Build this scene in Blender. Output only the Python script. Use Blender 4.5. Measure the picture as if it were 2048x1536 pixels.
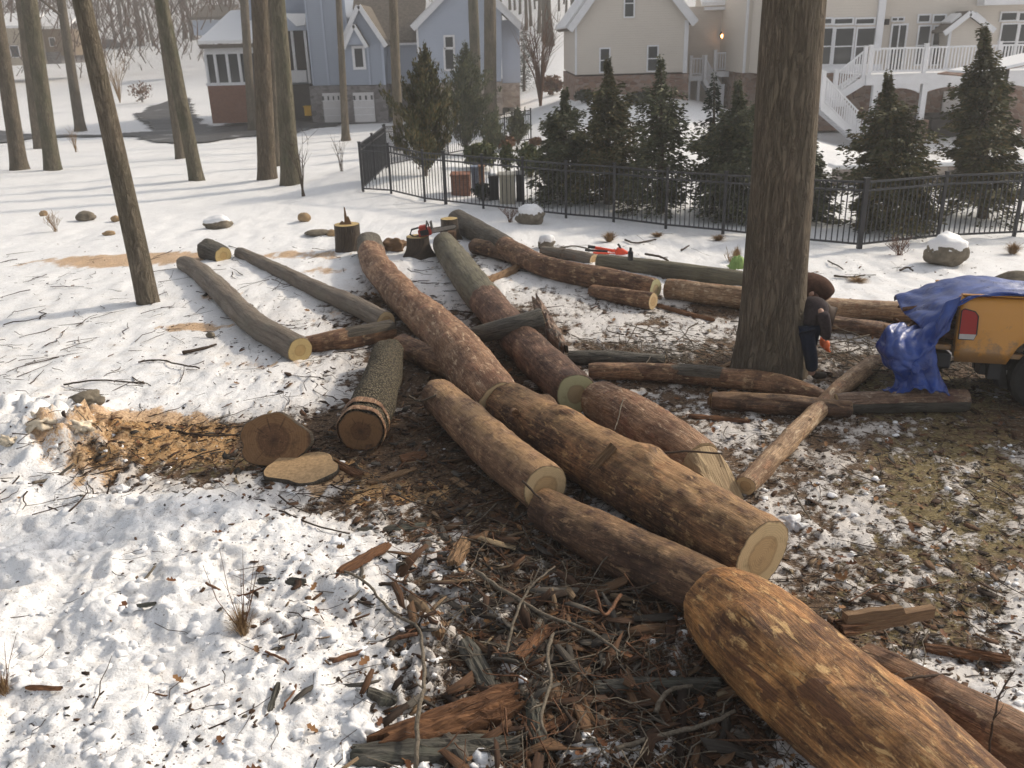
import bpy, bmesh, math, random
import numpy as np
from mathutils import Vector, Matrix
for o in list(bpy.data.objects): bpy.data.objects.remove(o)
SC = bpy.context.scene
COL = SC.collection
rnd = random.Random(7)
# ------------------------------------------------------------------ camera
FPX = 1750.0; CU, CV = 1024.0, 768.0
PITCH = math.radians(21.5); SR = 0.028; CR = math.sqrt(1-SR*SR)
CAM = np.array([0.0, 0.0, 3.75])
_F = np.array([0, math.cos(PITCH), -math.sin(PITCH)])
_R0 = np.array([1.0, 0, 0]); _U0 = np.array([0, math.sin(PITCH), math.cos(PITCH)])
_R = _R0*CR - _U0*SR; _U = _U0*CR + _R0*SR
cd = bpy.data.cameras.new("camera"); co = bpy.data.objects.new("camera", cd); COL.objects.link(co)
cd.sensor_width = 36; cd.lens = FPX/2048*36; cd.clip_end = 2000; cd.clip_start = 0.05
co.matrix_world = Matrix(((_R[0],_U[0],-_F[0],CAM[0]),(_R[1],_U[1],-_F[1],CAM[1]),(_R[2],_U[2],-_F[2],CAM[2]),(0,0,0,1)))
cd.dof.use_dof = True; cd.dof.focus_distance = 7.0; cd.dof.aperture_fstop = 3.4
SC.camera = co
SC.cycles.max_bounces = 6; SC.cycles.diffuse_bounces = 3; SC.cycles.glossy_bounces = 2; SC.cycles.transparent_max_bounces = 4
# ------------------------------------------------------------------ world, sun, exposure
SUN_EL = math.radians(31); SUN_AZ = math.radians(62)      # azimuth clockwise from +Y (away from camera) towards +X
W = bpy.data.worlds.new("World"); SC.world = W; W.use_nodes = True
nt = W.node_tree; bg = nt.nodes["Background"]
sky = nt.nodes.new("ShaderNodeTexSky"); sky.sky_type = 'NISHITA'; sky.sun_disc = False
sky.sun_elevation = SUN_EL; sky.sun_rotation = SUN_AZ; sky.dust_density = 3.0; sky.air_density = 1.0; sky.ozone_density = 1.0
hs = nt.nodes.new("ShaderNodeHueSaturation"); hs.inputs['Saturation'].default_value = 0.30
nt.links.new(sky.outputs[0], hs.inputs['Color']); nt.links.new(hs.outputs[0], bg.inputs[0]); bg.inputs[1].default_value = 0.135
sl = bpy.data.lights.new("sun", 'SUN'); sl.energy = 2.75; sl.angle = math.radians(4); sl.color = (1.0, 0.87, 0.69)
so = bpy.data.objects.new("sun", sl); COL.objects.link(so)
sd = Vector((math.cos(SUN_EL)*math.sin(SUN_AZ), math.cos(SUN_EL)*math.cos(SUN_AZ), math.sin(SUN_EL)))
so.rotation_euler = (-sd).to_track_quat('-Z', 'Y').to_euler(); so.location = (20, 20, 30)
SC.view_settings.view_transform = 'Standard'; SC.view_settings.look = 'None'; SC.view_settings.gamma = 1; SC.view_settings.exposure = 0.45
# ------------------------------------------------------------------ noise
_pr = np.random.RandomState(3)
_perm = np.concatenate([_pr.permutation(256)]*3).astype(np.int64)
_g3 = _pr.normal(size=(256, 3)); _g3 /= np.linalg.norm(_g3, axis=1)[:, None]
def pn(x, y, z=0.0):
    x, y, z = np.broadcast_arrays(np.asarray(x, float), np.asarray(y, float), np.asarray(z, float))
    xi, yi, zi = np.floor(x).astype(np.int64), np.floor(y).astype(np.int64), np.floor(z).astype(np.int64)
    xf, yf, zf = x-xi, y-yi, z-zi
    xi &= 255; yi &= 255; zi &= 255
    f = lambda t: t*t*t*(t*(t*6-15)+10)
    u, v, w = f(xf), f(yf), f(zf)
    def g(a, b, c):
        G = _g3[_perm[_perm[_perm[(xi+a) & 255]+((yi+b) & 255)]+((zi+c) & 255)]]
        return G[..., 0]*(xf-a)+G[..., 1]*(yf-b)+G[..., 2]*(zf-c)
    l = lambda a, b, t: a+(b-a)*t
    return 1.6*l(l(l(g(0,0,0), g(1,0,0), u), l(g(0,1,0), g(1,1,0), u), v), l(l(g(0,0,1), g(1,0,1), u), l(g(0,1,1), g(1,1,1), u), v), w)
def fbm(x, y, z=0.0, o=4, gain=0.5):
    s = 0; a = 1; n = 0; x = np.asarray(x, float); y = np.asarray(y, float)
    for k in range(o):
        s = s+a*pn(x*2**k+17.3*k, y*2**k-9.1*k, z+3.7*k); n += a; a *= gain
    return s/n
ss = lambda a, b, x: (lambda t: t*t*(3-2*t))(np.clip((np.asarray(x, float)-a)/(b-a), 0, 1))
# ------------------------------------------------------------------ terrain
def terr(x, y):
    x = np.asarray(x, float); y = np.asarray(y, float)
    r = ss(-2, 6, x)
    z = -1.1*ss(17, 58, y)*(1-r)
    z = z+r*(-0.25*ss(14, 20, y)*ss(24, 18, y))
    z = z+1.0*np.exp(-((x-5.5)/5.5)**2-((y-47)/12)**2)            # rise towards the tan gable
    z = z-0.75*ss(10, 14, x)*ss(24, 34, y)*ss(75, 60, y)
    z = z+0.35*np.exp(-((x+3)/3)**2-((y-28)/4)**2)
    z = z-0.30*np.exp(-((x-6.2)/1.6)**2-((y-10.3)/.9)**2)           # rut under the truck's far wheels
    far = ss(62, 190, y)
    z = z+far*(3.0+16*ss(-45, 5, x))+ss(130, 300, y)*22
    z = z+0.12*pn(x*.13, y*.13, 5)*ss(14, 30, y)+0.5*pn(x*.04, y*.04, 8)*ss(60, 100, y)
    return z
def ray(u, v):
    return _F+_R*((u-CU)/FPX)+_U*((CV-v)/FPX)
def at(u, v, z):                      # point where pixel ray meets height z
    d = ray(u, v); t = (z-CAM[2])/d[2]; return CAM+d*t
def atY(u, v, y):
    d = ray(u, v); return CAM+d*(y/d[1])
def gnd(u, v, off=0.0):
    d = ray(u, v); ts = np.concatenate([np.linspace(2, 30, 600), np.linspace(30, 320, 1400)])
    P = CAM+d*ts[:, None]; s = P[:, 2]-terr(P[:, 0], P[:, 1])-off
    k = np.argmax(s < 0)
    if s[k] >= 0: k = len(ts)-1
    a, b = (ts[k-1], ts[k]) if k else (1, ts[0])
    for _ in range(30):
        m = (a+b)/2; p = CAM+d*m
        if p[2]-terr(p[0], p[1])-off > 0: a = m
        else: b = m
    return CAM+d*b
depth = lambda P: float((np.asarray(P)-CAM)@_F)
T = lambda x, y: float(terr(x, y))
# ------------------------------------------------------------------ object helpers
def link(name, me, loc, mats, parent=None, smooth=False):
    o = bpy.data.objects.new(name, me); COL.objects.link(o)
    for m in (mats if isinstance(mats, (list, tuple)) else [mats]): me.materials.append(m)
    if parent is not None:
        o.parent = parent; o.location = Vector(loc)-PW[parent.name]; PW[o.name] = Vector(loc)
    else:
        o.location = loc; PW[o.name] = Vector(loc)
    if smooth and len(me.polygons): me.polygons.foreach_set("use_smooth", [True]*len(me.polygons))
    return o
PW = {}
def tag(o, label, cat, group=None, kind=None):
    if label: o['label'] = label
    if cat: o['category'] = cat
    if group: o['group'] = group
    if kind: o['kind'] = kind
    return o
def empty(name, loc, label, cat, group=None):
    o = bpy.data.objects.new(name, None); COL.objects.link(o); o.location = loc; o.empty_display_size = .1
    PW[o.name] = Vector(loc); return tag(o, label, cat, group)
def mesh(name, V, F, mats, parent=None, smooth=False, loc=None, mi=None, attrs=None, uv=None):
    """V world-space vertices; the object's origin is put at the base of its bounding box (or loc)"""
    V = np.asarray(V, float)
    if loc is None:
        lo, hi = V.min(0), V.max(0); loc = ((lo[0]+hi[0])/2, (lo[1]+hi[1])/2, lo[2])
    me = bpy.data.meshes.new(name); L = V-np.asarray(loc, float)
    if isinstance(F, np.ndarray):
        n, k = F.shape
        me.vertices.add(len(V)); me.vertices.foreach_set("co", L.ravel())
        me.loops.add(n*k); me.loops.foreach_set("vertex_index", F.ravel().astype(np.int32))
        me.polygons.add(n); me.polygons.foreach_set("loop_start", np.arange(0, n*k, k, dtype=np.int32))
        me.update(calc_edges=True); me.validate()
    else:
        me.from_pydata(L.tolist(), [], F)
    if mi is not None: me.polygons.foreach_set("material_index", mi)
    if attrs:
        for an, av in attrs.items():
            av = np.asarray(av, float)
            if av.ndim == 2:
                a = me.color_attributes.new(an, 'FLOAT_COLOR', 'POINT')
                a.data.foreach_set("color", np.c_[av, np.ones(len(av))][:, :4].ravel())
            else:
                a = me.attributes.new(an, 'FLOAT', 'POINT'); a.data.foreach_set("value", av.ravel())
    if uv is not None:
        ul = me.uv_layers.new(name="UVMap"); idx = np.zeros(len(me.loops), np.int32); me.loops.foreach_get("vertex_index", idx)
        ul.data.foreach_set("uv", np.asarray(uv, float)[idx].ravel())
    return link(name, me, loc, mats, parent, smooth)
class MB:                              # mesh buffer
    def __init__(s): s.v = []; s.f = []; s.m = []
    def add(s, V, F, m=0):
        b = len(s.v); s.v += [tuple(p) for p in V]; s.f += [tuple(i+b for i in f) for f in F]; s.m += [m]*len(F)
    def box(s, lo, hi, m=0, M=None):
        x0, y0, z0 = lo; x1, y1, z1 = hi
        V = [(x0,y0,z0),(x1,y0,z0),(x1,y1,z0),(x0,y1,z0),(x0,y0,z1),(x1,y0,z1),(x1,y1,z1),(x0,y1,z1)]
        if M is not None: V = [tuple(M @ Vector(p)) for p in V]
        s.add(V, [(0,3,2,1),(4,5,6,7),(0,1,5,4),(1,2,6,5),(2,3,7,6),(3,0,4,7)], m)
    def tube(s, pts, rad, n=8, m=0, cap=True, jit=0):
        P = [np.asarray(p, float) for p in pts]; k = len(P)
        if not hasattr(rad, '__len__'): rad = [rad]*k
        up = np.array([0.13, 0.21, 0.97]); V = []
        for i in range(k):
            t = P[min(i+1, k-1)]-P[max(i-1, 0)]; t = t/(np.linalg.norm(t)+1e-9)
            a = np.cross(t, up)
            if np.linalg.norm(a) < .15: a = np.cross(t, [1, .2, .1])
            a /= np.linalg.norm(a); b = np.cross(t, a)
            for j in range(n):
                th = 2*math.pi*j/n; r = rad[i]*(1+jit*rnd.uniform(-1, 1)); V.append(P[i]+a*math.cos(th)*r+b*math.sin(th)*r)
        F = [(i*n+j, i*n+(j+1) % n, (i+1)*n+(j+1) % n, (i+1)*n+j) for i in range(k-1) for j in range(n)]
        if cap: F += [tuple(range(n))[::-1], tuple(range((k-1)*n, k*n))]
        s.add(V, F, m)
    def prism(s, poly, y0, y1, m=0, M=None):       # polygon in x,z extruded along y
        n = len(poly); V = [(x, y0, z) for x, z in poly]+[(x, y1, z) for x, z in poly]
        if M is not None: V = [tuple(M @ Vector(p)) for p in V]
        s.add(V, [tuple(range(n)), tuple(range(2*n-1, n-1, -1))]+[(i, i+n, (i+1) % n+n, (i+1) % n) for i in range(n)], m)
    def build(s, name, mats, parent=None, smooth=False, loc=None):
        o = mesh(name, s.v, s.f, mats, parent, smooth, loc, mi=s.m); 
        bm = bmesh.new(); bm.from_mesh(o.data); bmesh.ops.recalc_face_normals(bm, faces=bm.faces); bm.to_mesh(o.data); bm.free()
        return o
def bevel(o, w=.01, seg=2):
    m = o.modifiers.new("bevel", 'BEVEL'); m.width = w; m.segments = seg; m.limit_method = 'ANGLE'; return o
# ------------------------------------------------------------------ material helpers
class NT:
    def __init__(s, name, rough=.8, spec=.3):
        s.m = bpy.data.materials.new(name); s.m.use_nodes = True; s.n = s.m.node_tree.nodes; s.l = s.m.node_tree.links
        s.b = s.n["Principled BSDF"]; s.b.inputs['Roughness'].default_value = rough; s.b.inputs['Specular IOR Level'].default_value = spec
    def node(s, t, **k):
        n = s.n.new(t)
        for a, b in k.items(): setattr(n, a, b)
        return n
    def co(s, kind='Object', scale=(1, 1, 1)):
        t = s.node('ShaderNodeTexCoord'); mp = s.node('ShaderNodeMapping'); mp.inputs['Scale'].default_value = scale
        s.l.new(t.outputs[kind], mp.inputs[0]); return mp.outputs[0]
    def wpos(s, scale=(1, 1, 1)):
        t = s.node('ShaderNodeNewGeometry'); mp = s.node('ShaderNodeMapping'); mp.inputs['Scale'].default_value = scale
        s.l.new(t.outputs['Position'], mp.inputs[0]); return mp.outputs[0]
    def noise(s, v, sc=5, det=6, rough=.6, dist=0):
        n = s.node('ShaderNodeTexNoise'); n.inputs['Scale'].default_value = sc; n.inputs['Detail'].default_value = det
        n.inputs['Roughness'].default_value = rough; n.inputs['Distortion'].default_value = dist; s.l.new(v, n.inputs['Vector']); return n.outputs[0]
    def vor(s, v, sc=5, feat='F1', out=0):
        n = s.node('ShaderNodeTexVoronoi'); n.feature = feat; n.inputs['Scale'].default_value = sc; s.l.new(v, n.inputs['Vector']); return n.outputs[out]
    def ramp(s, x, stops, interp='LINEAR'):
        r = s.node('ShaderNodeValToRGB'); r.color_ramp.interpolation = interp; e = r.color_ramp.elements
        while len(e) < len(stops): e.new(.5)
        for i, (p, c) in enumerate(stops):
            e[i].position = p; e[i].color = (c, c, c, 1) if not hasattr(c, '__len__') else (*c, 1)
        s.l.new(x, r.inputs[0]); return r.outputs[0]
    def mix(s, f, a, b, mode='MIX'):
        n = s.node('ShaderNodeMix', data_type='RGBA', blend_type=mode)
        for i, x in ((0, f), (6, a), (7, b)):
            if hasattr(x, 'is_linked') or isinstance(x, bpy.types.NodeSocket): s.l.new(x, n.inputs[i])
            elif i == 0: n.inputs[0].default_value = x
            else: n.inputs[i].default_value = (*x, 1)
        return n.outputs[2]
    def math(s, op, a, b=0.0, c=None):
        n = s.node('ShaderNodeMath', operation=op)
        for i, x in enumerate((a, b) if c is None else (a, b, c)):
            if isinstance(x, bpy.types.NodeSocket): s.l.new(x, n.inputs[i])
            else: n.inputs[i].default_value = x
        return n.outputs[0]
    def attr(s, name, out='Fac'):
        n = s.node('ShaderNodeAttribute'); n.attribute_name = name; return n.outputs[out]
    def bump(s, h, st=.5, d=.02):
        n = s.node('ShaderNodeBump'); n.inputs['Strength'].default_value = st; n.inputs['Distance'].default_value = d; s.l.new(h, n.inputs['Height']); s.l.new(n.outputs[0], s.b.inputs['Normal']); return n.outputs[0]
    def col(s, c):
        if isinstance(c, bpy.types.NodeSocket): s.l.new(c, s.b.inputs['Base Color'])
        else: s.b.inputs['Base Color'].default_value = (*c, 1)
        return s
def plain(name, c, rough=.7, var=.25, sc=8, spec=.3, bump=.0, metal=0):
    M = NT(name, rough, spec); v = M.wpos(); n = M.noise(v, sc, 5)
    f = M.ramp(n, [(.3, 0), (.7, 1)]); M.col(M.mix(f, tuple(x*(1-var) for x in c), tuple(min(1, x*(1+var)) for x in c)))
    if bump: M.bump(M.noise(v, sc*4, 5), bump, .01)
    M.b.inputs['Metallic'].default_value = metal
    return M.m
# ------------------------------------------------------------------ wood materials
def m_log(name, wood, dark, pale, bark, bark2, darkness=.5, barkness=0.5, dust=0.0, furrow=9, lichen=(.18, .16, .12)):
    """peeled log wood where attribute 'bark' is 0, bark where it is 1; UV = metres along / around the log"""
    M = NT(name, .62, .35)
    uv = M.node('ShaderNodeUVMap'); uv.uv_map = 'UVMap'
    def mp(sx, sy):
        m = M.node('ShaderNodeMapping'); m.inputs['Scale'].default_value = (sx, sy, 1); M.l.new(uv.outputs[0], m.inputs[0]); return m.outputs[0]
    w = M.wpos()
    fib = M.noise(mp(10, 120), 1, 7, .72, .5); fib2 = M.noise(mp(2.2, 26), 1, 5, .6, .8); fib3 = M.noise(mp(1.1, 7), 1, 4, .6, 1.2)
    pat = M.noise(mp(3.2, 4.5), 1, 7, .68, .9); pat2 = M.noise(w, 2.3, 4, .55)
    sh = .10*(darkness-.5); sc_ = lambda t, k: tuple(min(1, x*k) for x in t); mx_ = lambda p, q_, f: tuple(x*(1-f)+y*f for x, y in zip(p, q_))
    q = M.math('ADD', M.math('ADD', M.math('MULTIPLY', pat, .42), M.math('MULTIPLY', fib2, .33)), M.math('MULTIPLY', pat2, .25))
    c = M.ramp(q, [(.37-sh, pale), (.425-sh, sc_(wood, 1.15)), (.48-sh, sc_(wood, .78)), (.53-sh, mx_(wood, dark, .62)), (.60-sh, dark)])
    c = M.mix(M.ramp(fib, [(.36, .85), (.58, 0)]), c, M.mix(1.0, c, (.38, .30, .24), 'MULTIPLY')); c = M.mix(M.ramp(M.noise(mp(30, 55), 1, 5, .8, .4), [(.52, 0), (.66, .65)]), c, M.mix(1.0, c, (1.5, 1.45, 1.4), 'MULTIPLY')); c = M.mix(M.ramp(M.noise(mp(26, 38), 1, 5, .8, .4), [(.55, 0), (.66, .7)]), c, sc_(dark, .9))
    c = M.mix(M.ramp(M.noise(mp(14, 30), 1, 6, .75, .6), [(.54, 0), (.68, .6)]), c, mx_(pale, wood, .4))
    q2 = M.math('ADD', M.math('MULTIPLY', pat2, .5), M.math('MULTIPLY', fib3, .5)); c = M.mix(M.ramp(q2, [(.55, 0), (.66, .7)]), c, sc_(dark, 1.3))
    c = M.mix(M.ramp(M.noise(mp(6, 16), 1, 6, .7, .5), [(.56, 0), (.64, .8)]), c, pale)
    c = M.mix(M.ramp(M.noise(mp(22, 40), 1, 4, .7), [(.69, 0), (.73, .6)]), c, (.5, .45, .4))
    # thin dark checks along the grain, clinging flakes of inner bark
    c = M.mix(M.ramp(M.noise(mp(3.5, 75), 1, 3, .6, .3), [(.60, 0), (.66, .85)]), c, tuple(x*.5 for x in dark))
    fl_ = M.attr('flake'); fe = M.math('ADD', fl_, M.math('MULTIPLY', M.math('SUBTRACT', fib2, .5), .9)); c = M.mix(M.ramp(fe, [(.45, 0), (.58, .9)]), c, M.mix(M.ramp(fib, [(.38, 0), (.6, 1)]), tuple(x*.7 for x in dark), tuple(min(1, x*2.3) for x in dark)))
    # bark
    bn = M.noise(mp(furrow*.35, furrow*4), 1, 7, .7, 1.1); bn2 = M.noise(mp(2, 3), 1, 5, .6)
    bc = M.mix(M.ramp(bn, [(.35, 0), (.62, 1)]), bark2, bark)
    bc = M.mix(M.ramp(bn2, [(.48, 0), (.68, .6)]), bc, lichen)
    ba = M.attr('bark'); rag = M.math('ADD', ba, M.math('MULTIPLY', M.math('SUBTRACT', M.noise(mp(5, 9), 1, 5, .65), .5), .9))
    bm = M.ramp(rag, [(.47, 0), (.53, 1)])
    c = M.mix(bm, c, bc)
    if dust:
        g = M.node('ShaderNodeNewGeometry'); sx = M.node('ShaderNodeSeparateXYZ'); M.l.new(g.outputs['Normal'], sx.inputs[0])
        d = M.math('MULTIPLY', M.ramp(sx.outputs[2], [(.55, 0), (.95, 1)]), M.ramp(M.noise(w, 7, 6, .65), [(.38, 0), (.56, 1)]))
        d = M.math('MULTIPLY', d, dust); c = M.mix(d, c, (.46, .28, .13))
    M.col(c)
    h = M.math('ADD', M.math('MULTIPLY', fib, .35), M.math('MULTIPLY', pat, .5))
    h = M.math('ADD', h, M.math('MULTIPLY', fib2, .5))
    hb = M.math('MULTIPLY', bn, 2.2)
    mx = M.node('ShaderNodeMix', data_type='FLOAT'); M.l.new(bm, mx.inputs[0]); M.l.new(h, mx.inputs[2]); M.l.new(hb, mx.inputs[3])
    M.bump(mx.outputs[0], 1.0, .032)
    rr = M.ramp(q, [(.4, .45), (.6, .75)]); M.l.new(rr, M.b.inputs['Roughness'])
    return M.m
RB = (.135, .108, .078); RB2 = (.03, .024, .018)
M_peel = m_log("peeled_red_wood", (.34, .18, .09), (.075, .034, .018), (.50, .34, .19), RB, RB2, .8)
M_peeld = m_log("peeled_dark_wood", (.22, .115, .06), (.05, .024, .014), (.36, .22, .12), RB, RB2, 1.0, dust=.3)
M_front = m_log("peeled_orange_wood", (.56, .27, .09), (.085, .036, .016), (.74, .47, .20), RB, RB2, .7)
M_dusty = m_log("dusty_peeled_wood", (.33, .185, .10), (.095, .048, .027), (.46, .31, .18), RB, RB2, .75, dust=.65)
M_big = m_log("big_peeled_wood", (.41, .205, .085), (.058, .026, .013), (.58, .36, .16), RB, RB2, .85, dust=.5)
M_pink = m_log("pinkish_peeled_wood", (.40, .225, .12), (.13, .06, .032), (.60, .44, .29), (.20, .175, .135), (.075, .06, .045), .7)
M_grey = m_log("smooth_grey_bark", (.24, .14, .08), (.06, .03, .02), (.33, .24, .15), (.235, .19, .148), (.125, .098, .075), .5, furrow=3, lichen=(.19, .175, .135))
M_green = m_log("greenish_bark", (.21, .105, .06), (.055, .026, .016), (.36, .23, .14), (.185, .165, .11), (.075, .063, .042), .6, furrow=5, lichen=(.20, .185, .115))
M_rough = m_log("furrowed_grey_bark", (.27, .17, .11), (.08, .04, .03), (.42, .33, .25), (.16, .145, .118), (.028, .023, .018), .4, furrow=9)
M_pole = m_log("pale_peeled_pole_wood", (.46, .30, .17), (.16, .085, .045), (.62, .47, .31), RB, RB2, .35)
def m_scaly():
    M = NT("scaly_bark", .85, .2); w = M.wpos(); v = M.vor(w, 38, 'F1'); n = M.noise(w, 70, 5, .7); big = M.noise(w, 6, 4)
    c = M.mix(M.ramp(v, [(.2, 1), (.6, 0)]), (.022, .017, .012), (.20, .165, .11)); c = M.mix(M.ramp(n, [(.5, 0), (.7, .7)]), c, (.3, .26, .17))
    c = M.mix(M.ramp(big, [(.5, 0), (.65, .5)]), c, (.07, .055, .035)); M.col(c)
    M.bump(M.math('ADD', M.ramp(v, [(0, 1), (.6, 0)]), M.math('MULTIPLY', n, .6)), 1.0, .03); return M.m
M_scaly = m_scaly()
def m_cut(name, sap, heart, hr=.55, dirt=.2, cracks=0):
    M = NT(name, .75, .2); uv = M.node('ShaderNodeUVMap'); uv.uv_map = 'UVMap'
    ds = M.node('ShaderNodeVectorMath', operation='LENGTH')
    nz = M.node('ShaderNodeTexNoise'); nz.inputs['Scale'].default_value = 2.2; M.l.new(uv.outputs[0], nz.inputs['Vector'])
    ad = M.node('ShaderNodeVectorMath', operation='MULTIPLY_ADD'); M.l.new(nz.outputs[1], ad.inputs[0]); ad.inputs[1].default_value = (.14, .14, 0); M.l.new(uv.outputs[0], ad.inputs[2])
    sb = M.node('ShaderNodeVectorMath', operation='SUBTRACT'); M.l.new(ad.outputs[0], sb.inputs[0]); sb.inputs[1].default_value = (.07, .07, 0)
    M.l.new(sb.outputs[0], ds.inputs[0]); r = ds.outputs['Value']
    c = M.mix(M.ramp(r, [(hr-.04, 0), (hr+.04, 1)]), heart, sap)
    c = M.mix(M.ramp(r, [(hr-.10, 0), (hr-.02, .55), (hr+.05, 0)]), c, tuple(x*.62 for x in heart))
    ring = M.math('SINE', M.math('MULTIPLY', r, 95)); c = M.mix(M.ramp(ring, [(.2, 0), (1, .28)]), c, tuple(x*.55 for x in heart))
    # saw marks and dirt
    mp = M.node('ShaderNodeMapping'); mp.inputs['Scale'].default_value = (1.5, 30, 1); mp.inputs['Rotation'].default_value = (0, 0, .5); M.l.new(uv.outputs[0], mp.inputs[0])
    sm = M.noise(mp.outputs[0], 1.5, 3); c = M.mix(M.ramp(sm, [(.45, 0), (.75, .3)]), c, tuple(x*.6 for x in sap))
    dn = M.noise(uv.outputs[0], 2.5, 5, .6); c = M.mix(M.ramp(dn, [(.52, 0), (.75, dirt)]), c, (.09, .05, .025))
    c = M.mix(M.ramp(r, [(.93, 0), (.985, .8)]), c, (.07, .04, .025))
    if cracks:
        gr = M.node('ShaderNodeTexGradient', gradient_type='RADIAL'); M.l.new(uv.outputs[0], gr.inputs[0]); cb = M.node('ShaderNodeCombineXYZ'); M.l.new(M.math('MULTIPLY', gr.outputs[1], 40), cb.inputs[0]); M.l.new(M.math('MULTIPLY', r, 1.2), cb.inputs[1])
        cn = M.noise(cb.outputs[0], 1, 3); c = M.mix(M.math('MULTIPLY', M.ramp(cn, [(.58, 0), (.64, .9)]), M.ramp(r, [(.05, 1), (.9, .3)])), c, (.03, .016, .01)); c = M.mix(M.ramp(M.noise(uv.outputs[0], 9, 6, .7), [(.5, 0), (.7, .6)]), c, (.26, .15, .08))
        c = M.mix(M.ramp(r, [(.0, .8), (.22, 0)]), c, (.035, .02, .013))
    M.col(c); M.bump(M.math('ADD', sm, M.math('MULTIPLY', ring, .1)), .35, .006); return M.m
M_cut = m_cut("fresh_cut_wood", (.62, .46, .26), (.52, .35, .18), dirt=.4)
M_cuty = m_cut("yellow_cut_wood", (.50, .37, .17), (.44, .30, .13), .45, .3)
M_cutold = m_cut("weathered_cut_wood", (.21, .115, .055), (.13, .066, .034), .45, .9, cracks=1)
M_cutg = m_cut("green_tinged_cut_wood", (.47, .44, .25), (.40, .30, .17), .45, .3)
def m_split():
    M = NT("split_wood_grain", .7, .2); v = M.co('UV', (3, 60, 1)); n = M.noise(v, 1, 6, .65, .3); v2 = M.noise(M.co('UV', (2, 8, 1)), 1, 4)
    c = M.mix(M.ramp(n, [(.3, 0), (.7, 1)]), (.22, .14, .075), (.50, .38, .22)); c = M.mix(M.ramp(v2, [(.5, 0), (.7, .5)]), c, (.16, .085, .045)); M.col(c); M.bump(n, .8, .015); return M.m
M_split = m_split()
def m_chip():
    M = NT("bark_and_wood_chips", .8, .25); g = M.node('ShaderNodeNewGeometry'); r = g.outputs['Random Per Island']
    c = M.ramp(r, [(0, (0.032, 0.019, 0.012)), (.16, (0.072, 0.037, 0.020)), (.38, (0.122, 0.061, 0.030)), (.56, (0.173, 0.097, 0.050)), (.70, (0.061, 0.054, 0.045)), (.82, (0.137, 0.122, 0.101)), (.92, (0.259, 0.180, 0.108)), (.98, (0.360, 0.274, 0.166))], 'CONSTANT')
    v = M.co('UV', (4, 60, 1)); n = M.noise(v, 1, 5, .7, .4); c = M.mix(M.ramp(n, [(.35, .7), (.65, 0)]), c, (.018, .010, .007)); M.col(c); M.bump(n, .8, .01); return M.m
M_chip = m_chip()
def m_slab(name, a, b, c3):
    M = NT(name, .8, .25); v = M.co('UV', (3, 42, 1)); n = M.noise(v, 1, 7, .72, .8); n2 = M.noise(M.co('UV', (3, 7, 1)), 1, 4)
    c = M.mix(M.ramp(n, [(.33, 0), (.66, 1)]), b, a); c = M.mix(M.ramp(n2, [(.5, 0), (.66, .8)]), c, c3); M.col(c); M.bump(n, 1.0, .03); return M.m
M_slab_red = m_slab("red_brown_inner_bark", (.27, .13, .06), (.05, .022, .012), (.10, .045, .022))
M_slab_grey = m_slab("grey_furrowed_outer_bark", (.17, .16, .135), (.022, .019, .015), (.11, .115, .09))
M_slab_tan = m_slab("tan_split_wood", (.34, .22, .12), (.12, .065, .035), (.22, .13, .07))
def m_stick(name, c1, c2):
    M = NT(name, .8, .2); n = M.noise(M.wpos(), 45, 5, .7); M.col(M.mix(M.ramp(n, [(.35, 0), (.65, 1)]), c2, c1)); M.bump(n, .6, .004); return M.m
M_twig = m_stick("grey_twig_bark", (.2, .17, .13), (.07, .055, .04))
M_twigd = m_stick("dark_twig_bark", (.075, .05, .035), (.03, .02, .014))
M_twigr = m_stick("red_brown_twig_bark", (.2, .1, .055), (.07, .035, .02))
M_twigtan = m_stick("dry_tan_stalks", (.36, .24, .12), (.18, .11, .055))
M_leaf = NT("dry_leaves", .7, .2); _r = M_leaf.node('ShaderNodeNewGeometry').outputs['Random Per Island']
M_leaf.col(M_leaf.ramp(_r, [(0, (.11, .045, .022)), (.4, (.17, .075, .032)), (.7, (.26, .14, .06)), (1, (.07, .035, .02))])); M_leaf = M_leaf.m
def m_trunk(name, a, b, sc=1.0, moss=.3, mossc=(.10, .105, .06)):
    M = NT(name, .9, .15); v = M.wpos((1, 1, .12)); n = M.noise(v, 26*sc, 6, .68, .8); rg = M.math('ABSOLUTE', M.math('SUBTRACT', M.noise(M.wpos((1, 1, .16)), 17*sc, 4, .55, 1.0), .5)); n2 = M.noise(M.wpos((1, 1, .35)), 3.5, 4); n3 = M.noise(M.wpos((1,1,.6)), 9*sc, 5)
    c = M.mix(M.ramp(n, [(.34, 0), (.64, 1)]), b, a); c = M.mix(M.ramp(n2, [(.42, 0), (.66, moss*2)]), c, mossc); c = M.mix(M.ramp(n3, [(.55, 0), (.75, .5)]), c, tuple(x*.55 for x in a)); c = M.mix(M.ramp(rg, [(.0, .4), (.035, 0)]), c, tuple(x*.5 for x in b)); M.col(c); M.bump(M.math('ADD', n, M.ramp(rg, [(0, 0), (.10, 1.0)])), 1.0, .035/sc); return M.m
M_trunk = m_trunk("grey_brown_trunk_bark", (.27, .225, .17), (.14, .112, .083), 1.2, .25, (.095, .09, .06))
M_trunkbig = m_trunk("furrowed_brown_trunk_bark", (.235, .188, .138), (.10, .077, .056), 1.0, .2, (.095, .085, .055))
M_trunkmoss = m_trunk("mossy_trunk_bark", (.25, .22, .16), (.125, .105, .075), 1.2, .36, (.095, .10, .06))
M_trunkfar = m_trunk("distant_trunk_bark", (.15, .12, .09), (.075, .058, .042), .6, .2)
M_branch = m_stick("bare_branch_bark", (.13, .10, .075), (.055, .042, .03))
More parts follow.
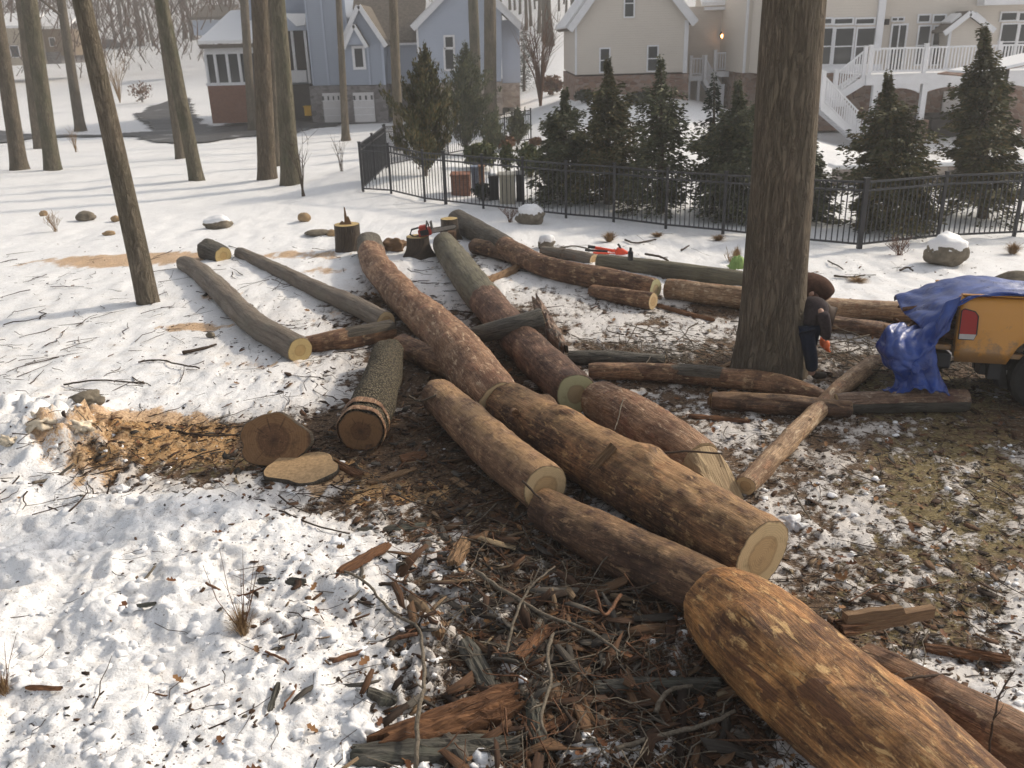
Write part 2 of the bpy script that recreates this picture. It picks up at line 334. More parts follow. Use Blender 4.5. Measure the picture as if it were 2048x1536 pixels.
# ------------------------------------------------------------------ snow
def snow_mat(name, dirt=.0):
    M = NT(name, .55, .35); w = M.wpos(); n = M.noise(w, 60, 4, .6); n2 = M.noise(w, 9, 4, .6)
    c = M.mix(M.ramp(n2, [(.45, 0), (.7, .5)]), (.83, .83, .84), (.74, .735, .74)); M.col(c); M.bump(M.math('ADD', n, M.math('MULTIPLY', n2, 1.5)), .45, .01)
    M.b.inputs['Subsurface Weight'].default_value = .0; return M.m
M_snow = snow_mat("packed_snow")
# ------------------------------------------------------------------ ground sheet
def axis_pts(a0, a1, fine0, fine1, s0, g):
    out = [fine0]; p = fine0
    while p < fine1: p += s0; out.append(p)
    while p < a1: p += s0+g*(p-fine1); out.append(p)
    lo = []; p = fine0
    while p > a0: p -= s0+g*(fine0-p); lo.append(p)
    return np.array(lo[::-1]+out)
# blobs: (u, v, half-width px, half-height px, value, strength)
def blob_field(X, Y, base, blobs):
    c = np.full(X.shape, base, float)
    for (u, v, hu, hv, val, st) in blobs:
        p = gnd(u, v); a = gnd(u-hu, v); b = gnd(u+hu, v); t = gnd(u, v-hv); q = gnd(u, v+hv)
        rx = abs(b[0]-a[0])/2; ry = abs(t[1]-q[1])/2
        k = (q[0]-t[0])/(q[1]-t[1]+1e-9)                 # shear of the patch with distance
        dx = X-p[0]-k*(Y-p[1]); dy = Y-p[1]
        e = (dx/rx)**2+(dy/ry)**2; m = e < 9
        wgt = np.zeros(X.shape); wgt[m] = np.exp(-e[m]**1.5)*st
        c = c*(1-wgt)+val*wgt
    return c
COVER = [(1150, 650, 420, 120, .64, 1), (1300, 640, 260, 70, .60, 1), (600, 680, 330, 120, .74, .8), (1350, 870, 300, 120, .47, 1), (1750, 950, 420, 190, .41, 1), (1700, 1250, 420, 170, .42, 1),
         (1900, 760, 260, 90, .22, 1), (1480, 748, 260, 44, .25, 1), (1200, 720, 180, 30, .3, .9), (1960, 1080, 200, 110, .33, .8), (1900, 930, 220, 90, .36, .8), (2040, 850, 150, 50, .12, 1), (1560, 700, 160, 40, .3, .9),
         (1100, 1200, 320, 240, .30, 1), (1180, 1400, 330, 160, .30, 1), (1300, 1480, 260, 120, .22, .9), (880, 760, 190, 110, .2, .9), (720, 880, 240, 70, .18, 1), (850, 980, 200, 60, .12, 1),
         (640, 1000, 190, 50, .5, .7), (400, 900, 220, 60, .18, 1), (300, 930, 180, 70, .35, .8), (1000, 880, 150, 140, .1, .9), (1000, 700, 130, 90, .22, .9), (760, 620, 110, 60, .3, .8),
         (820, 1040, 160, 60, .34, .7), (1500, 880, 90, 60, .62, .6), (1650, 1010, 110, 60, .62, .7), (1240, 620, 120, 30, .62, .6), (1950, 1330, 160, 60, .62, .5), (1800, 1090, 180, 50, .6, .6),
         (600, 1230, 160, 150, .66, .5), (1450, 620, 120, 18, .15, .8), (1800, 650, 180, 22, .3, .8), (1600, 560, 300, 26, .8, .6), (1000, 520, 170, 30, .45, .6),
         (1190, 1505, 130, 34, .78, 1), (1040, 1325, 60, 30, .75, .9), (955, 1225, 70, 34, .72, .9), (900, 1180, 60, 26, .7, .8), (1290, 1510, 70, 26, .7, .8), (1310, 1000, 60, 20, .5, .7)]
SAW = [(220, 530, 200, 16, .75, 1), (330, 520, 90, 10, 1, 1), (440, 600, 60, 9, .9, .8), (390, 662, 90, 9, .9, .9), (600, 518, 130, 12, .8, .8), (520, 735, 160, 12, .7, .7), (660, 640, 90, 30, .6, .6),
       (650, 550, 50, 12, .7, .8), (930, 560, 150, 30, .45, .6), (560, 590, 120, 18, .35, .6), (330, 880, 170, 55, 1, 1), (150, 940, 130, 60, .62, .9), (20, 890, 90, 70, .3, .8), (640, 945, 130, 45, .9, .8), (800, 985, 180, 40, .7, .8), (860, 560, 60, 15, .6, .5),
       (760, 480, 80, 20, .5, .7), (1000, 560, 100, 20, .5, .6), (520, 1040, 160, 50, .3, .5), (760, 1110, 90, 40, .45, .6), (1680, 1190, 90, 30, .5, .6), (1850, 780, 130, 30, .5, .7), (150, 470, 220, 20, .2, .5), (1620, 1200, 70, 30, .5, .6)]
GRASS = [(1900, 950, 260, 150, .6, 1), (1850, 780, 200, 40, .9, 1), (1850, 1200, 260, 140, .55, .9), (1680, 1350, 120, 60, .5, .7), (420, 930, 130, 35, .6, .7), (800, 990, 120, 30, .5, .6), (1970, 1050, 130, 60, .8, .8), (1500, 1250, 140, 60, .4, .5)]
LUMP = [(200, 1250, 600, 330, 1.0, 1), (650, 1350, 380, 300, 1.0, 1), (120, 1050, 260, 90, 1.0, 1), (120, 900, 180, 60, 1.2, 1), (1200, 1480, 330, 100, .7, .8), (1600, 1100, 400, 300, .25, 1), (350, 780, 420, 90, .35, .9), (60, 860, 170, 50, .8, .8)]
xs = axis_pts(-190, 190, -3.2, 3.6, .021, .0125); ys = axis_pts(-6, 330, 3.3, 5.5, .019, .0115)
X, Y = np.meshgrid(xs, ys); NR, NC = X.shape
near = ss(26, 15, Y)
cov = blob_field(X, Y, 1.0, COVER); saw = blob_field(X, Y, 0.0, SAW); grs = blob_field(X, Y, 0.0, GRASS); lmp = blob_field(X, Y, .16, LUMP)
lmp = lmp*ss(20, 9, Y)
n1 = fbm(X*2.2, Y*2.2, 1.0, 5, .62)*.5+.5; n2 = fbm(X*9, Y*9, 4.0, 3, .6)*.5+.5
def cov_height(x, y): return None
nn = ((n1*.55+n2*.45)-.5)*2.1+.5
snow = np.clip((cov-nn)*3.2+.5, 0, 1)*(1-ss(.97,1.0,cov))+ss(.97,1.0,cov)
# trodden snow lumps (rounded clods), real relief
wx = X+.05*pn(X*7, Y*7, 2.2); wy = Y+.05*pn(X*7, Y*7, 9.2)
def billow(f, z): return 1-np.abs(pn(wx*f, wy*f, z))*2.1
b1 = billow(3.1, 1.5); b2 = billow(7.5, 4.4); b3 = billow(17, 6.6)
b0 = billow(1.5, 8.5); sharp = ss(-.5, .6, pn(wx*2.3, wy*2.3, 6.1))
lump = .065*b0+.065*b1*(.35+.65*sharp)+.040*b2*(.55+.45*sharp)+.014*b3+.05*pn(X*1.4, Y*1.4, 3)+.006*pn(X*33, Y*33, 2)
fine = .012*pn(X*6, Y*6, 1)+.007*pn(X*19, Y*19, 2)
TZ = terr(X, Y)
thick = .012+.06*ss(.62, 1.0, cov)
detail = near*(snow*(thick+lmp*(lump+.01))+(1-snow)*(.35*fine*2+.006*b3)+snow*(1-lmp)*fine)
drift = .05*pn(X*.8, Y*.8, 7)*ss(12, 20, Y)*ss(120, 60, Y)+.025*pn(X*3.2, Y*2.2, 15)*ss(6, 9, Y)*ss(26, 16, Y)*snow*(cov > .7)+.02*pn(X*2.5, Y*2.5, 5)*ss(9, 14, Y)*ss(60, 40, Y)*snow
# chunky snow bank thrown up at the left
pb = gnd(110, 900); pb3 = gnd(190, 870); rid = np.abs(pn(X*4.2, Y*4.2, 21))*2.2+.6*np.abs(pn(X*9, Y*9, 23))
bank = .07*np.exp(-((X-pb3[0])/.35)**2-((Y-pb3[1])/.25)**2)*(.5+rid)+.15*(.5+rid*.7)*np.exp(-((X-pb[0])/1.0)**2-((Y-pb[1])/.42)**2)*(1+.5*b1); pb2 = gnd(20, 850); bank += .14*(.5+rid*.7)*np.exp(-((X-pb2[0])/.8)**2-((Y-pb2[1])/.4)**2)
saw2 = np.clip((saw-(fbm(X*5, Y*2.2, 7.7, 4)*.5+.5)*.9)*4+.35, 0, 1)*(saw > .02)
Z = TZ+detail+drift+bank
HG = Z
def hgt(x, y):                         # height of the finished sheet, bilinear
    i = np.clip(np.searchsorted(ys, y)-1, 0, NR-2); j = np.clip(np.searchsorted(xs, x)-1, 0, NC-2)
    a = (x-xs[j])/(xs[j+1]-xs[j]); b = (y-ys[i])/(ys[i+1]-ys[i])
    return (Z[i, j]*(1-a)+Z[i, j+1]*a)*(1-b)+(Z[i+1, j]*(1-a)+Z[i+1, j+1]*a)*b
def samp(A, x, y):
    i = np.clip(np.searchsorted(ys, y)-1, 0, NR-2); j = np.clip(np.searchsorted(xs, x)-1, 0, NC-2); return A[i, j]
idx = np.arange(NR*NC).reshape(NR, NC)
GF = np.stack([idx[:-1, :-1], idx[:-1, 1:], idx[1:, 1:], idx[1:, :-1]], -1).reshape(-1, 4)
mc = np.stack([snow.ravel(), saw2.ravel(), grs.ravel()], 1)
def m_ground():
    M = NT("snow_mud_and_sawdust", .75, .2); w = M.wpos(); cv = M.attr('cover', 'Color')
    sp = M.node('ShaderNodeSeparateColor'); M.l.new(cv, sp.inputs[0]); sn, sa, gr = sp.outputs[0], sp.outputs[1], sp.outputs[2]; sp2 = M.attr('base_cover')
    nf = M.noise(w, 38, 5, .68); nm = M.noise(w, 9, 5, .6); nb = M.noise(w, 2.2, 4, .55); nx = M.noise(M.wpos((1, 2.2, 1)), 22, 5, .7, .6)
    # bare ground: leaf mould, bark dust, matted grass
    mud = M.mix(M.ramp(nx, [(.33, 0), (.66, 1)]), (.035, .022, .014), (.18, .112, .065)); mud = M.mix(M.ramp(nf, [(.56, 0), (.66, .8)]), mud, (.30, .20, .12))
    gc = M.mix(M.ramp(nx, [(.35, 0), (.65, 1)]), (.08, .062, .026), (.30, .235, .105)); mud = M.mix(M.ramp(M.math('ADD', M.math('MULTIPLY', gr, 1.0), M.math('MULTIPLY', M.math('SUBTRACT', nm, .5), 1.8)), [(.35, 0), (.6, .85)]), mud, gc)
    # snow with fine dirt
    sc = M.mix(M.ramp(nm, [(.45, 0), (.7, .6)]), (.83, .83, .835), (.74, .73, .725))
    dirtamt = M.ramp(nb, [(.4, .0), (.65, 1)]); far = M.node('ShaderNodeSeparateXYZ'); M.l.new(w, far.inputs[0])
    nearf = M.ramp(M.math('MULTIPLY', far.outputs[1], .05), [(.45, 1), (.85, 0)])
    fl = M.math('MULTIPLY', M.ramp(M.noise(w, 75, 4, .75), [(.57, 0), (.66, 1)]), M.math('MULTIPLY', M.math('ADD', dirtamt, .25), nearf)); sc = M.mix(M.math('MULTIPLY', fl, .75), sc, (.2, .14, .1))
    tint = M.math('MULTIPLY', M.ramp(M.noise(w, 4, 5), [(.5, 0), (.7, .3)]), nearf); sc = M.mix(tint, sc, (.62, .52, .41))
    e = M.math('ADD', sn, M.math('ADD', M.math('MULTIPLY', M.math('SUBTRACT', nx, .5), 2.2), M.math('MULTIPLY', M.math('SUBTRACT', nf, .5), 1.6))); e = M.ramp(e, [(.25, 0), (.72, 1)]); sc = M.mix(M.ramp(sp2, [(.42, .85), (.9, 0)]), sc, (.46, .41, .365))
    c = M.mix(e, mud, sc)
    sd = M.mix(M.ramp(nf, [(.4, 0), (.65, 1)]), (.36, .19, .075), (.66, .44, .22)); s2 = M.math('ADD', sa, M.math('MULTIPLY', M.math('SUBTRACT', nx, .5), 2.4)); c = M.mix(M.ramp(s2, [(.35, 0), (.75, .85)]), c, sd)
    M.col(c)
    M.bump(M.math('ADD', M.math('MULTIPLY', nf, .7), M.math('ADD', nm, M.math('MULTIPLY', e, .8))), .8, .014)
    rr = M.ramp(e, [(0, .8), (1, .5)]); M.l.new(rr, M.b.inputs['Roughness']); return M.m
M_ground = m_ground()
og = mesh("ground", np.c_[X.ravel(), Y.ravel(), Z.ravel()], GF, M_ground, smooth=True, loc=(0, 0, 0), attrs={'cover': mc, 'base_cover': cov.ravel()}); og['kind'] = 'structure'
# ------------------------------------------------------------------ logs
def solve(pts, lift=0):
    out = []
    for p in pts:
        u, v, w = p[:3]; lf = p[3] if len(p) > 3 else lift; z = .25
        for _ in range(25):
            P = at(u, v, z); r = w/2*depth(P)/FPX; z = T(P[0], P[1])+r*.9+lf+.02
        out.append((P, r))
    return out
def cr(a, b, c, d, t): return .5*((2*b)+(-a+c)*t+(2*a-5*b+4*c-d)*t*t+(-a+3*b-3*c+d)*t**3)
def path(cs, ds):
    P = np.array([np.r_[c[0], c[1]] for c in cs]); n = len(P); P = np.vstack([2*P[0]-P[1], P, 2*P[-1]-P[-2]]); out = []
    for i in range(1, n):
        L = np.linalg.norm(P[i+1, :3]-P[i, :3]); k = max(2, int(L/ds))
        for j in range(k): out.append(cr(P[i-1], P[i], P[i+1], P[i+2], j/k))
    out.append(P[n]); return np.array(out)
def log(name, label, pts, mat, lift=0, nseg=None, bark=0.0, rough=.035, knots=(), cap0=M_cut, cap1=M_cut, seed=0, taper0=0, taper1=0, group="felled logs on the ground", cat="log", bend=0, relief=.0, scap=None):
    cs = solve(pts, lift); R = float(np.mean([c[1] for c in cs])); ds = max(.022, R*.13)
    near_ = depth(cs[0][0]) < 9 or depth(cs[-1][0]) < 8
    if near_: ds = R*.07
    nseg = nseg or (96 if near_ else 44)
    S = path(cs, ds); k = len(S); C_, Rr = S[:, :3], S[:, 3]
    s = np.r_[0, np.cumsum(np.linalg.norm(np.diff(C_, axis=0), axis=1))]; Lt = s[-1]
    Tn = np.gradient(C_, axis=0); Tn /= np.linalg.norm(Tn, axis=1)[:, None]
    A = np.cross(Tn, [0, 0, 1.0]); A /= np.linalg.norm(A, axis=1)[:, None]; B = np.cross(A, Tn)     # B is up
    th = np.linspace(0, 2*math.pi, nseg, endpoint=False); TH, SS = np.meshgrid(th, s)
    RR = Rr[:, None]*np.ones_like(TH)
    if taper0: RR = RR*(1-(1-SS/taper0).clip(0, 1)**2*.75)
    if taper1: RR = RR*(1-(1-(Lt-SS)/taper1).clip(0, 1)**2*.75)
    cx, sx = np.cos(TH), np.sin(TH)
    nz = pn(cx*1.1+seed*3.1, sx*1.1, SS*.9/max(R, .1)*.35+seed)*1.6+.5*pn(cx*2.6+seed, sx*2.6, SS*4+seed*2)+.25*pn(cx*6, sx*6+seed, SS*9)+.12*pn(cx*16, sx*16+seed, SS*7)
    disp = R*rough*nz
    for (kt, ka, ks, kh) in knots:      # (metres along, angle, size m, height m)
        d2 = ((SS-kt)/ks)**2+((np.angle(np.exp(1j*(TH-ka))))*R/ks)**2
        disp = disp+kh*np.exp(-d2)*(1+.25*pn(cx*8, sx*8, SS*9))
        if kh > .02: disp = disp-kh*.7*np.exp(-d2*9)
    if callable(bark): bk = bark(SS, TH, Lt)
    else: bk = np.full_like(SS, float(bark))
    flk = fbm(SS*3.3/max(.6, R*4), TH*R*6, seed+9.1, 4, .6); flake = np.clip((flk-.2)*9, 0, 1); disp = disp+flake*.007*(R/.25)+R*.018*fbm(SS*14, TH*R*30, seed+2.2, 3, .6)
    if relief:
        fr = np.abs(pn(TH*R*26, SS*3.2, seed+.3)); disp = disp+relief*(1-fr*2.2)*np.clip(bk, 0, 1)
    edge = np.clip((bk+.45*fbm(SS*5, TH*R*9, seed, 3)-.5)*8, 0, 1); disp = disp+edge*.006
    RR = RR+disp
    # ends slightly chamfered
    RR = RR*(1-.04*np.exp(-SS/.02)-.04*np.exp(-(Lt-SS)/.02))
    V = C_[:, None, :]+A[:, None, :]*(cx*RR)[..., None]+B[:, None, :]*(sx*RR)[..., None]
    V = V.reshape(-1, 3); ii = np.arange(k*nseg).reshape(k, nseg); jj = np.roll(ii, -1, 1)
    F = np.stack([ii[:-1], jj[:-1], jj[1:], ii[1:]], -1).reshape(-1, 4)
    uv = np.stack([SS+seed*2.3, np.abs(TH-math.pi)*R+seed], -1).reshape(-1, 2)
    loc = (C_[k//2, 0], C_[k//2, 1], V[:, 2].min())
    o = mesh(name, V, F, mat, smooth=True, loc=loc, attrs={'bark': bk.ravel(), 'flake': flake.ravel()}, uv=uv)
    tag(o, label, cat, group)
    for e, mt in ((0, cap0), (k-1, cap1)):
        if mt is None: continue
        ring = V.reshape(k, nseg, 3)[e]; c = ring.mean(0); sg = -1 if e == 0 else 1; CV_ = []; CU_ = []
        fr_ = [.0, .2, .4, .6, .8, .94, 1.0]
        CV_.append(c+Tn[e]*sg*.004); CU_.append((0, 0))
        for f in fr_[1:]:
            for j in range(nseg):
                q = c+(ring[j]-c)*f*.995; CV_.append(q+Tn[e]*sg*(.004 if f < 1 else .001)); CU_.append((math.cos(th[j])*f, math.sin(th[j])*f))
        CF = [(0, 1+j, 1+(j+1) % nseg) for j in range(nseg)]+[(1+(q-1)*nseg+j, 1+q*nseg+j, 1+q*nseg+(j+1) % nseg, 1+(q-1)*nseg+(j+1) % nseg) for q in range(1, 6) for j in range(nseg)]
        if e == 0: CF = [f[::-1] for f in CF]
        CV_ = [tuple(p) for p in CV_]
        mesh("cut_face", CV_, CF, mt, parent=o, uv=CU_, smooth=False)
    o['_L'] = Lt; LOGS.append((C_, Rr)); return o
LOGS = []
lin = lambda a, b: (lambda S, Th, L: 1-ss(a*L, b*L, S))
# A: long peeled log through the middle
log("log", "long pink-brown peeled log running from the tall stump down to the big cut log",
    [(738, 488, 50), (752, 530, 58), (800, 588, 64), (868, 650, 80), (925, 715, 98), (965, 765, 100), (1000, 812, 100)], M_pink, seed=1, rough=.07,
    bark=lambda S, Th, L: np.where(S < .10*L, 1.0, 0.0)+.2*(S < .2*L), knots=[(3.9, 1.6, .18, .05), (4.6, .5, .15, .04), (2.5, 2.2, .14, .04)])
# B: big front log with round pale face
LB = log("log", "biggest straight peeled log ending in a round pale ringed face in the centre",
    [(1012, 810, 98), (1156, 895, 122), (1312, 985, 141), (1440, 1062, 153), (1524, 1111, 158)], M_big, seed=2, rough=.045, cap0=M_cutold,
    knots=[(.55, 2.3, .07, .05), (1.05, 1.75, .14, .045), (2.15, 1.9, .13, .05), (1.5, 3.0, .12, .03), (2.6, 3.2, .12, .02)])
# C / D lower left pair
log("log", "sawdust-covered log left of the biggest log, its ringed face above a darker log",
    [(874, 790, 70), (930, 842, 84), (1000, 905, 96), (1090, 978, 104)], M_dusty, lift=.06, seed=3, rough=.045, knots=[(.9, 2.0, .05, .02), (1.5, 1.9, .05, .02), (.5, 1.6, .04, .02)])
log("log", "dark red-brown log lying lowest, half under the biggest log",
    [(1085, 1015, 84), (1170, 1062, 100), (1290, 1122, 112), (1400, 1172, 118), (1470, 1205, 118)], M_peeld, lift=-.03, seed=4, rough=.06)
# E split-ended, F beside
LE = log("log", "tan peeled log whose near end is split into pale slivers",
    [(1196, 800, 84), (1262, 838, 100), (1340, 890, 108), (1400, 930, 100)], M_pink, lift=-.03, seed=5, rough=.05, cap1=M_split, knots=[(.4, 1.7, .04, .03)])
log("log", "long log with green-grey bark on its far half, starting at the stump with the chainsaw",
    [(888, 487, 46), (930, 550, 62), (985, 618, 68), (1050, 690, 76), (1105, 745, 84), (1152, 788, 90)], M_green, seed=6, rough=.05,
    bark=lambda S, Th, L: 1-ss(.50*L, .56*L, S), cap1=M_cutg, lift=.02)
# grey logs at the left
log("log", "smooth grey log at the far left with a pale yellow cut face",
    [(368, 527, 30), (400, 545, 38), (450, 592, 44), (505, 645, 48), (560, 678, 50), (600, 701, 52)], M_grey, seed=7, rough=.06, bark=1.0, cap1=M_cuty)
log("log", "thinner grey log reaching from the short block to the long central log",
    [(480, 506, 24), (560, 543, 28), (630, 577, 33), (700, 607, 36), (772, 643, 40)], M_grey, seed=8, rough=.06, bark=1.0, cap0=M_cuty)
log("log_block", "short fat mossy block with a round pale face beside two grey logs", [(415, 498, 44), (447, 511, 36)], M_rough, seed=9, rough=.13, bark=.8, cap1=M_cuty, group=None)
log("log", "red-brown log with a strip of grey bark behind the far left cut face",
    [(608, 690, 34), (680, 680, 42), (745, 668, 42), (785, 660, 40)], M_peel, seed=10, rough=.05, bark=lambda S, Th, L: ss(.3*L, .6*L, S)*(np.sin(Th) > .3)*.9, relief=.01)
log("log", "short peeled log tucked against the left side of the central log", [(800, 688, 40), (850, 712, 48), (905, 735, 48)], M_peel, seed=11, rough=.09)
log("log", "dark grey log lying across the two central logs", [(930, 678, 32, .10), (975, 665, 35, .22), (1030, 651, 38, .34), (1084, 636, 40, .40)], M_rough, seed=12, bark=.85, rough=.05, cap1=M_cuty)
# N mottled bark log
log("log", "short log in coarse mottled bark with two peeled rings and a dark old face",
    [(777, 705, 62), (768, 745, 72), (750, 800, 86), (735, 835, 92), (722, 862, 94)], M_scaly, seed=13, rough=.07, cap1=M_cutold, relief=.0)
# thin pole
log("pole_log", "slender pale peeled log slanting from the broken logs up towards the blue tarp",
    [(1492, 972, 42), (1560, 900, 42), (1630, 828, 38), (1695, 765, 36), (1752, 724, 32)], M_pole, seed=14, lift=.0, rough=.07, knots=[(.3, 2.5, .03, .02), (.75, 1.2, .03, .02), (1.1, 2.0, .03, .02), (1.5, 1.0, .03, .02), (.05, 3.0, .05, .03)], group=None)
# logs beside the tree foot
log("log", "brown log lying across the foot of the big tree, broken at its right end",
    [(1178, 743, 32), (1250, 743, 36), (1335, 746, 38), (1450, 756, 42), (1550, 768, 42), (1640, 792, 34), (1680, 804, 26)], M_peel, seed=15, rough=.08, bark=lambda S, Th, L: ss(.25*L, .4*L, S)*(np.sin(Th) > .2)*.7*(1-ss(.5*L, .6*L, S)), taper1=.4)
log("log", "log with pale bare top ending under the tarp's lower edge", [(1672, 806, 40), (1800, 802, 44), (1932, 800, 46)], M_rough, seed=16, rough=.07, bark=lambda S, Th, L: .25+.5*(np.sin(Th) < .2))
log("log", "dark rotten log in front of the big tree", [(1425, 800, 34), (1520, 806, 40), (1640, 815, 40), (1700, 818, 34)], M_peeld, seed=17, rough=.12)
log("log", "greyish log just behind the brown one at the tree foot", [(1138, 714, 24), (1230, 718, 30), (1330, 722, 26)], M_rough, seed=18, rough=.07, bark=.7)
# far row on the right
log("log", "long log leaning from the back stump, grey bark above and charred peeled wood below",
    [(914, 441, 44), (975, 474, 44), (1040, 511, 44), (1100, 536, 44), (1200, 556, 46), (1311, 578, 44)], M_peel, seed=19, rough=.05, bark=lambda S, Th, L: 1-ss(.40*L, .44*L, S), lift=.02, cap1=M_cutg)
log("log", "dark log lying in the shade under the long grey one", [(948, 492, 30), (1010, 506, 32), (1090, 536, 30)], M_peeld, seed=20, rough=.06)
log("log", "far green-grey log behind the pale peeled one", [(1198, 523, 30), (1335, 540, 34), (1472, 558, 34), (1560, 570, 32)], M_green, seed=21, bark=.72, rough=.03)
log("log", "short pale log peeking out behind the charred log", [(1085, 502, 20), (1140, 510, 22), (1188, 520, 24)], M_grey, seed=22, bark=.6)
log("log", "tan peeled log passing behind the big tree towards the truck", [(1334, 577, 40), (1467, 594, 44), (1560, 607, 42), (1680, 616, 38), (1860, 626, 40)], M_pole, seed=23, rough=.06)
log("log", "dark brown log under the tan one, right of the big tree", [(1640, 646, 32), (1720, 655, 34), (1800, 668, 36)], M_peel, seed=24, rough=.06)
log("log", "small peeled log in front of the green-tinged cut face", [(1184, 581, 24), (1240, 592, 32), (1306, 603, 36)], M_peel, seed=25, rough=.08)
# Q, R nearest
LQ = log("log", "thick orange-brown peeled log filling the lower right corner",
    [(1436, 1206, 160), (1500, 1258, 206), (1572, 1322, 230), (1660, 1400, 236), (1745, 1474, 240), (1850, 1562, 246), (2000, 1690, 250)], M_front, seed=26, rough=.04,
    knots=[(.62, .75, .16, .09), (1.5, 2.6, .14, .02)], lift=-.02)
log("log", "brown log lying right behind the thick corner log", [(1722, 1328, 92), (1850, 1392, 106), (1960, 1450, 118), (2080, 1512, 126), (2260, 1600, 132)], M_peel, seed=27, rough=.05, lift=-.02)

# two peeled rings round the near end of the mottled log
LN = [o for o in bpy.data.objects if o.get('label', '').startswith("short log in coarse mottled bark")][0]
C_, Rr = LOGS[12]; k = len(C_); sN = np.r_[0, np.cumsum(np.linalg.norm(np.diff(C_, axis=0), axis=1))]; LtN = sN[-1]
for (a, b, sw) in ((.0, .075, .02), (.17, .25, .05)):
    V = []; U_ = []; ns = 64; nr = 9
    for i in range(nr):
        for j in range(ns):
            th = 2*math.pi*j/ns; t = LtN-(a+(b-a)*i/(nr-1)+sw*math.sin(th*1+1.0)*(i/(nr-1))+.012*float(pn(math.cos(th)*4+a*9, math.sin(th)*4, i*.3))*(0 if i == 0 and a == 0 else 1)); t = min(t, LtN-.002); q = np.array([np.interp(t, sN, C_[:, d]) for d in range(3)]); R0 = float(np.interp(t, sN, Rr))
            Tn = C_[-1]-C_[-4]; Tn /= np.linalg.norm(Tn); A = np.cross(Tn, [0, 0, 1.0]); A /= np.linalg.norm(A); B = np.cross(A, Tn); nzv = R0*.07*(float(pn(math.cos(th)*1.1+13*3.1, math.sin(th)*1.1, t*.9/max(.25, .1)*.35+13))*1.6)
            rr = (R0+nzv)*1.0+.014-.006*(i in (0, nr-1)); V.append(q+A*math.cos(th)*rr+B*math.sin(th)*rr); U_.append((t, th*R0))
    F = [(i*ns+j, i*ns+(j+1) % ns, (i+1)*ns+(j+1) % ns, (i+1)*ns+j) for i in range(nr-1) for j in range(ns)]
    mesh("peeled_ring", V, F, M_pink, parent=LN, uv=U_, smooth=True, attrs={'bark': [0.]*len(V), 'flake': [0.]*len(V)})
# ------------------------------------------------------------------ stumps
def G(u, v, off=0.0):
    p = gnd(u, v, 0.03); return np.array([p[0], p[1], hgt(p[0], p[1])+off])
def mpp(P): return depth(P)/FPX                      # metres per photo pixel at P
def stump(label, u, vtop, vbase, wtop, wbase, flare=.3, tilt=(0, 0), cut=M_cuty, seed=0, mat=None, ns=40):
    b = G(u, vbase); m = mpp(b); rt = wtop/2*m; rb = wbase/2*m; h = abs((vbase-vtop)*m/math.cos(math.radians(12)))-rb*.15
    hs_ = np.linspace(-.08, h, 22); V = []; UV = []; bk = []
    for z in hs_:
        t = max(0, z)/h; r = rt+(rb-rt)*(1-t)**3
        for j in range(ns):
            a = 2*math.pi*j/ns
            rr = r*(1+.05*float(pn(math.cos(a)*1.5+seed, math.sin(a)*1.5, z)))+(1-t)**2*flare*rb*max(0, math.sin(a*5+seed))*.5
            V.append((b[0]+rr*math.cos(a)+tilt[0]*z, b[1]+rr*math.sin(a)+tilt[1]*z, b[2]+z)); UV.append((z*1.0, a*r))
    F = [(i*ns+j, i*ns+(j+1) % ns, (i+1)*ns+(j+1) % ns, (i+1)*ns+j) for i in range(21) for j in range(ns)]
    o = mesh("stump", V, F, mat or M_green, smooth=True, uv=UV, attrs={'bark': [1.0]*len(V)}); tag(o, label, "stump", "fresh stumps beside the snow")
    top = np.array(V[-ns:]); c = top.mean(0); CV_ = [tuple(c+[0, 0, .004])]; CU_ = [(0, 0)]
    for f in (.35, .7, 1):
        for j in range(ns): q = c+(top[j]-c)*f*.99; CV_.append((q[0], q[1], q[2]+.004)); CU_.append((math.cos(2*math.pi*j/ns)*f, math.sin(2*math.pi*j/ns)*f))
    CF = [(0, 1+j, 1+(j+1) % ns) for j in range(ns)]+[(1+q*ns+j, 1+(q+1)*ns+j, 1+(q+1)*ns+(j+1) % ns, 1+q*ns+(j+1) % ns) for q in range(2) for j in range(ns)]
    mesh("cut_face", CV_, CF, cut, parent=o, uv=CU_); return o, c, rt
M_stumpbark = m_log("dark_stump_bark", (.2, .12, .07), (.05, .025, .015), (.3, .2, .12), (.10, .072, .05), (.028, .02, .014), .5, furrow=6, lichen=(.085, .07, .05))
s1, c1, r1 = stump("tall stump with a splinter of wood standing on its top", 698, 449, 503, 50, 54, .1, cut=M_cuty, seed=1, mat=M_stumpbark)
mb = MB(); 
for (dx, h_, w_) in ((.0, .34, .035), (.05, .16, .05), (-.07, .07, .07)):
    mb.add([(c1[0]+dx-w_, c1[1]-.02, c1[2]), (c1[0]+dx+w_, c1[1]-.02, c1[2]), (c1[0]+dx+w_, c1[1]+.03, c1[2]), (c1[0]+dx-w_, c1[1]+.03, c1[2]), (c1[0]+dx-.02, c1[1], c1[2]+h_), (c1[0]+dx+.0, c1[1]+.01, c1[2]+h_*.93)],
           [(0, 1, 5, 4), (1, 2, 5), (2, 3, 4, 5), (3, 0, 4), (0, 3, 2, 1)])
mb.build("splinter", M_slab_tan, parent=s1)
s2, c2, r2 = stump("low dark stump with the red chainsaw on it", 838, 474, 514, 46, 60, .35, cut=M_cuty, seed=2, mat=M_stumpbark)
s3, c3, r3 = stump("far stump behind the chainsaw, hard against the leaning log", 901, 438, 482, 34, 44, .5, cut=M_cuty, seed=3, mat=M_stumpbark)
mb = MB(); mb.tube([(c3[0]+.05, c3[1]-.22, c3[2]-.5), (c3[0]+.05, c3[1]-.24, c3[2]-.2)], [.1, .085], 12); mb.build("side_sprout", M_stumpbark, parent=s3)
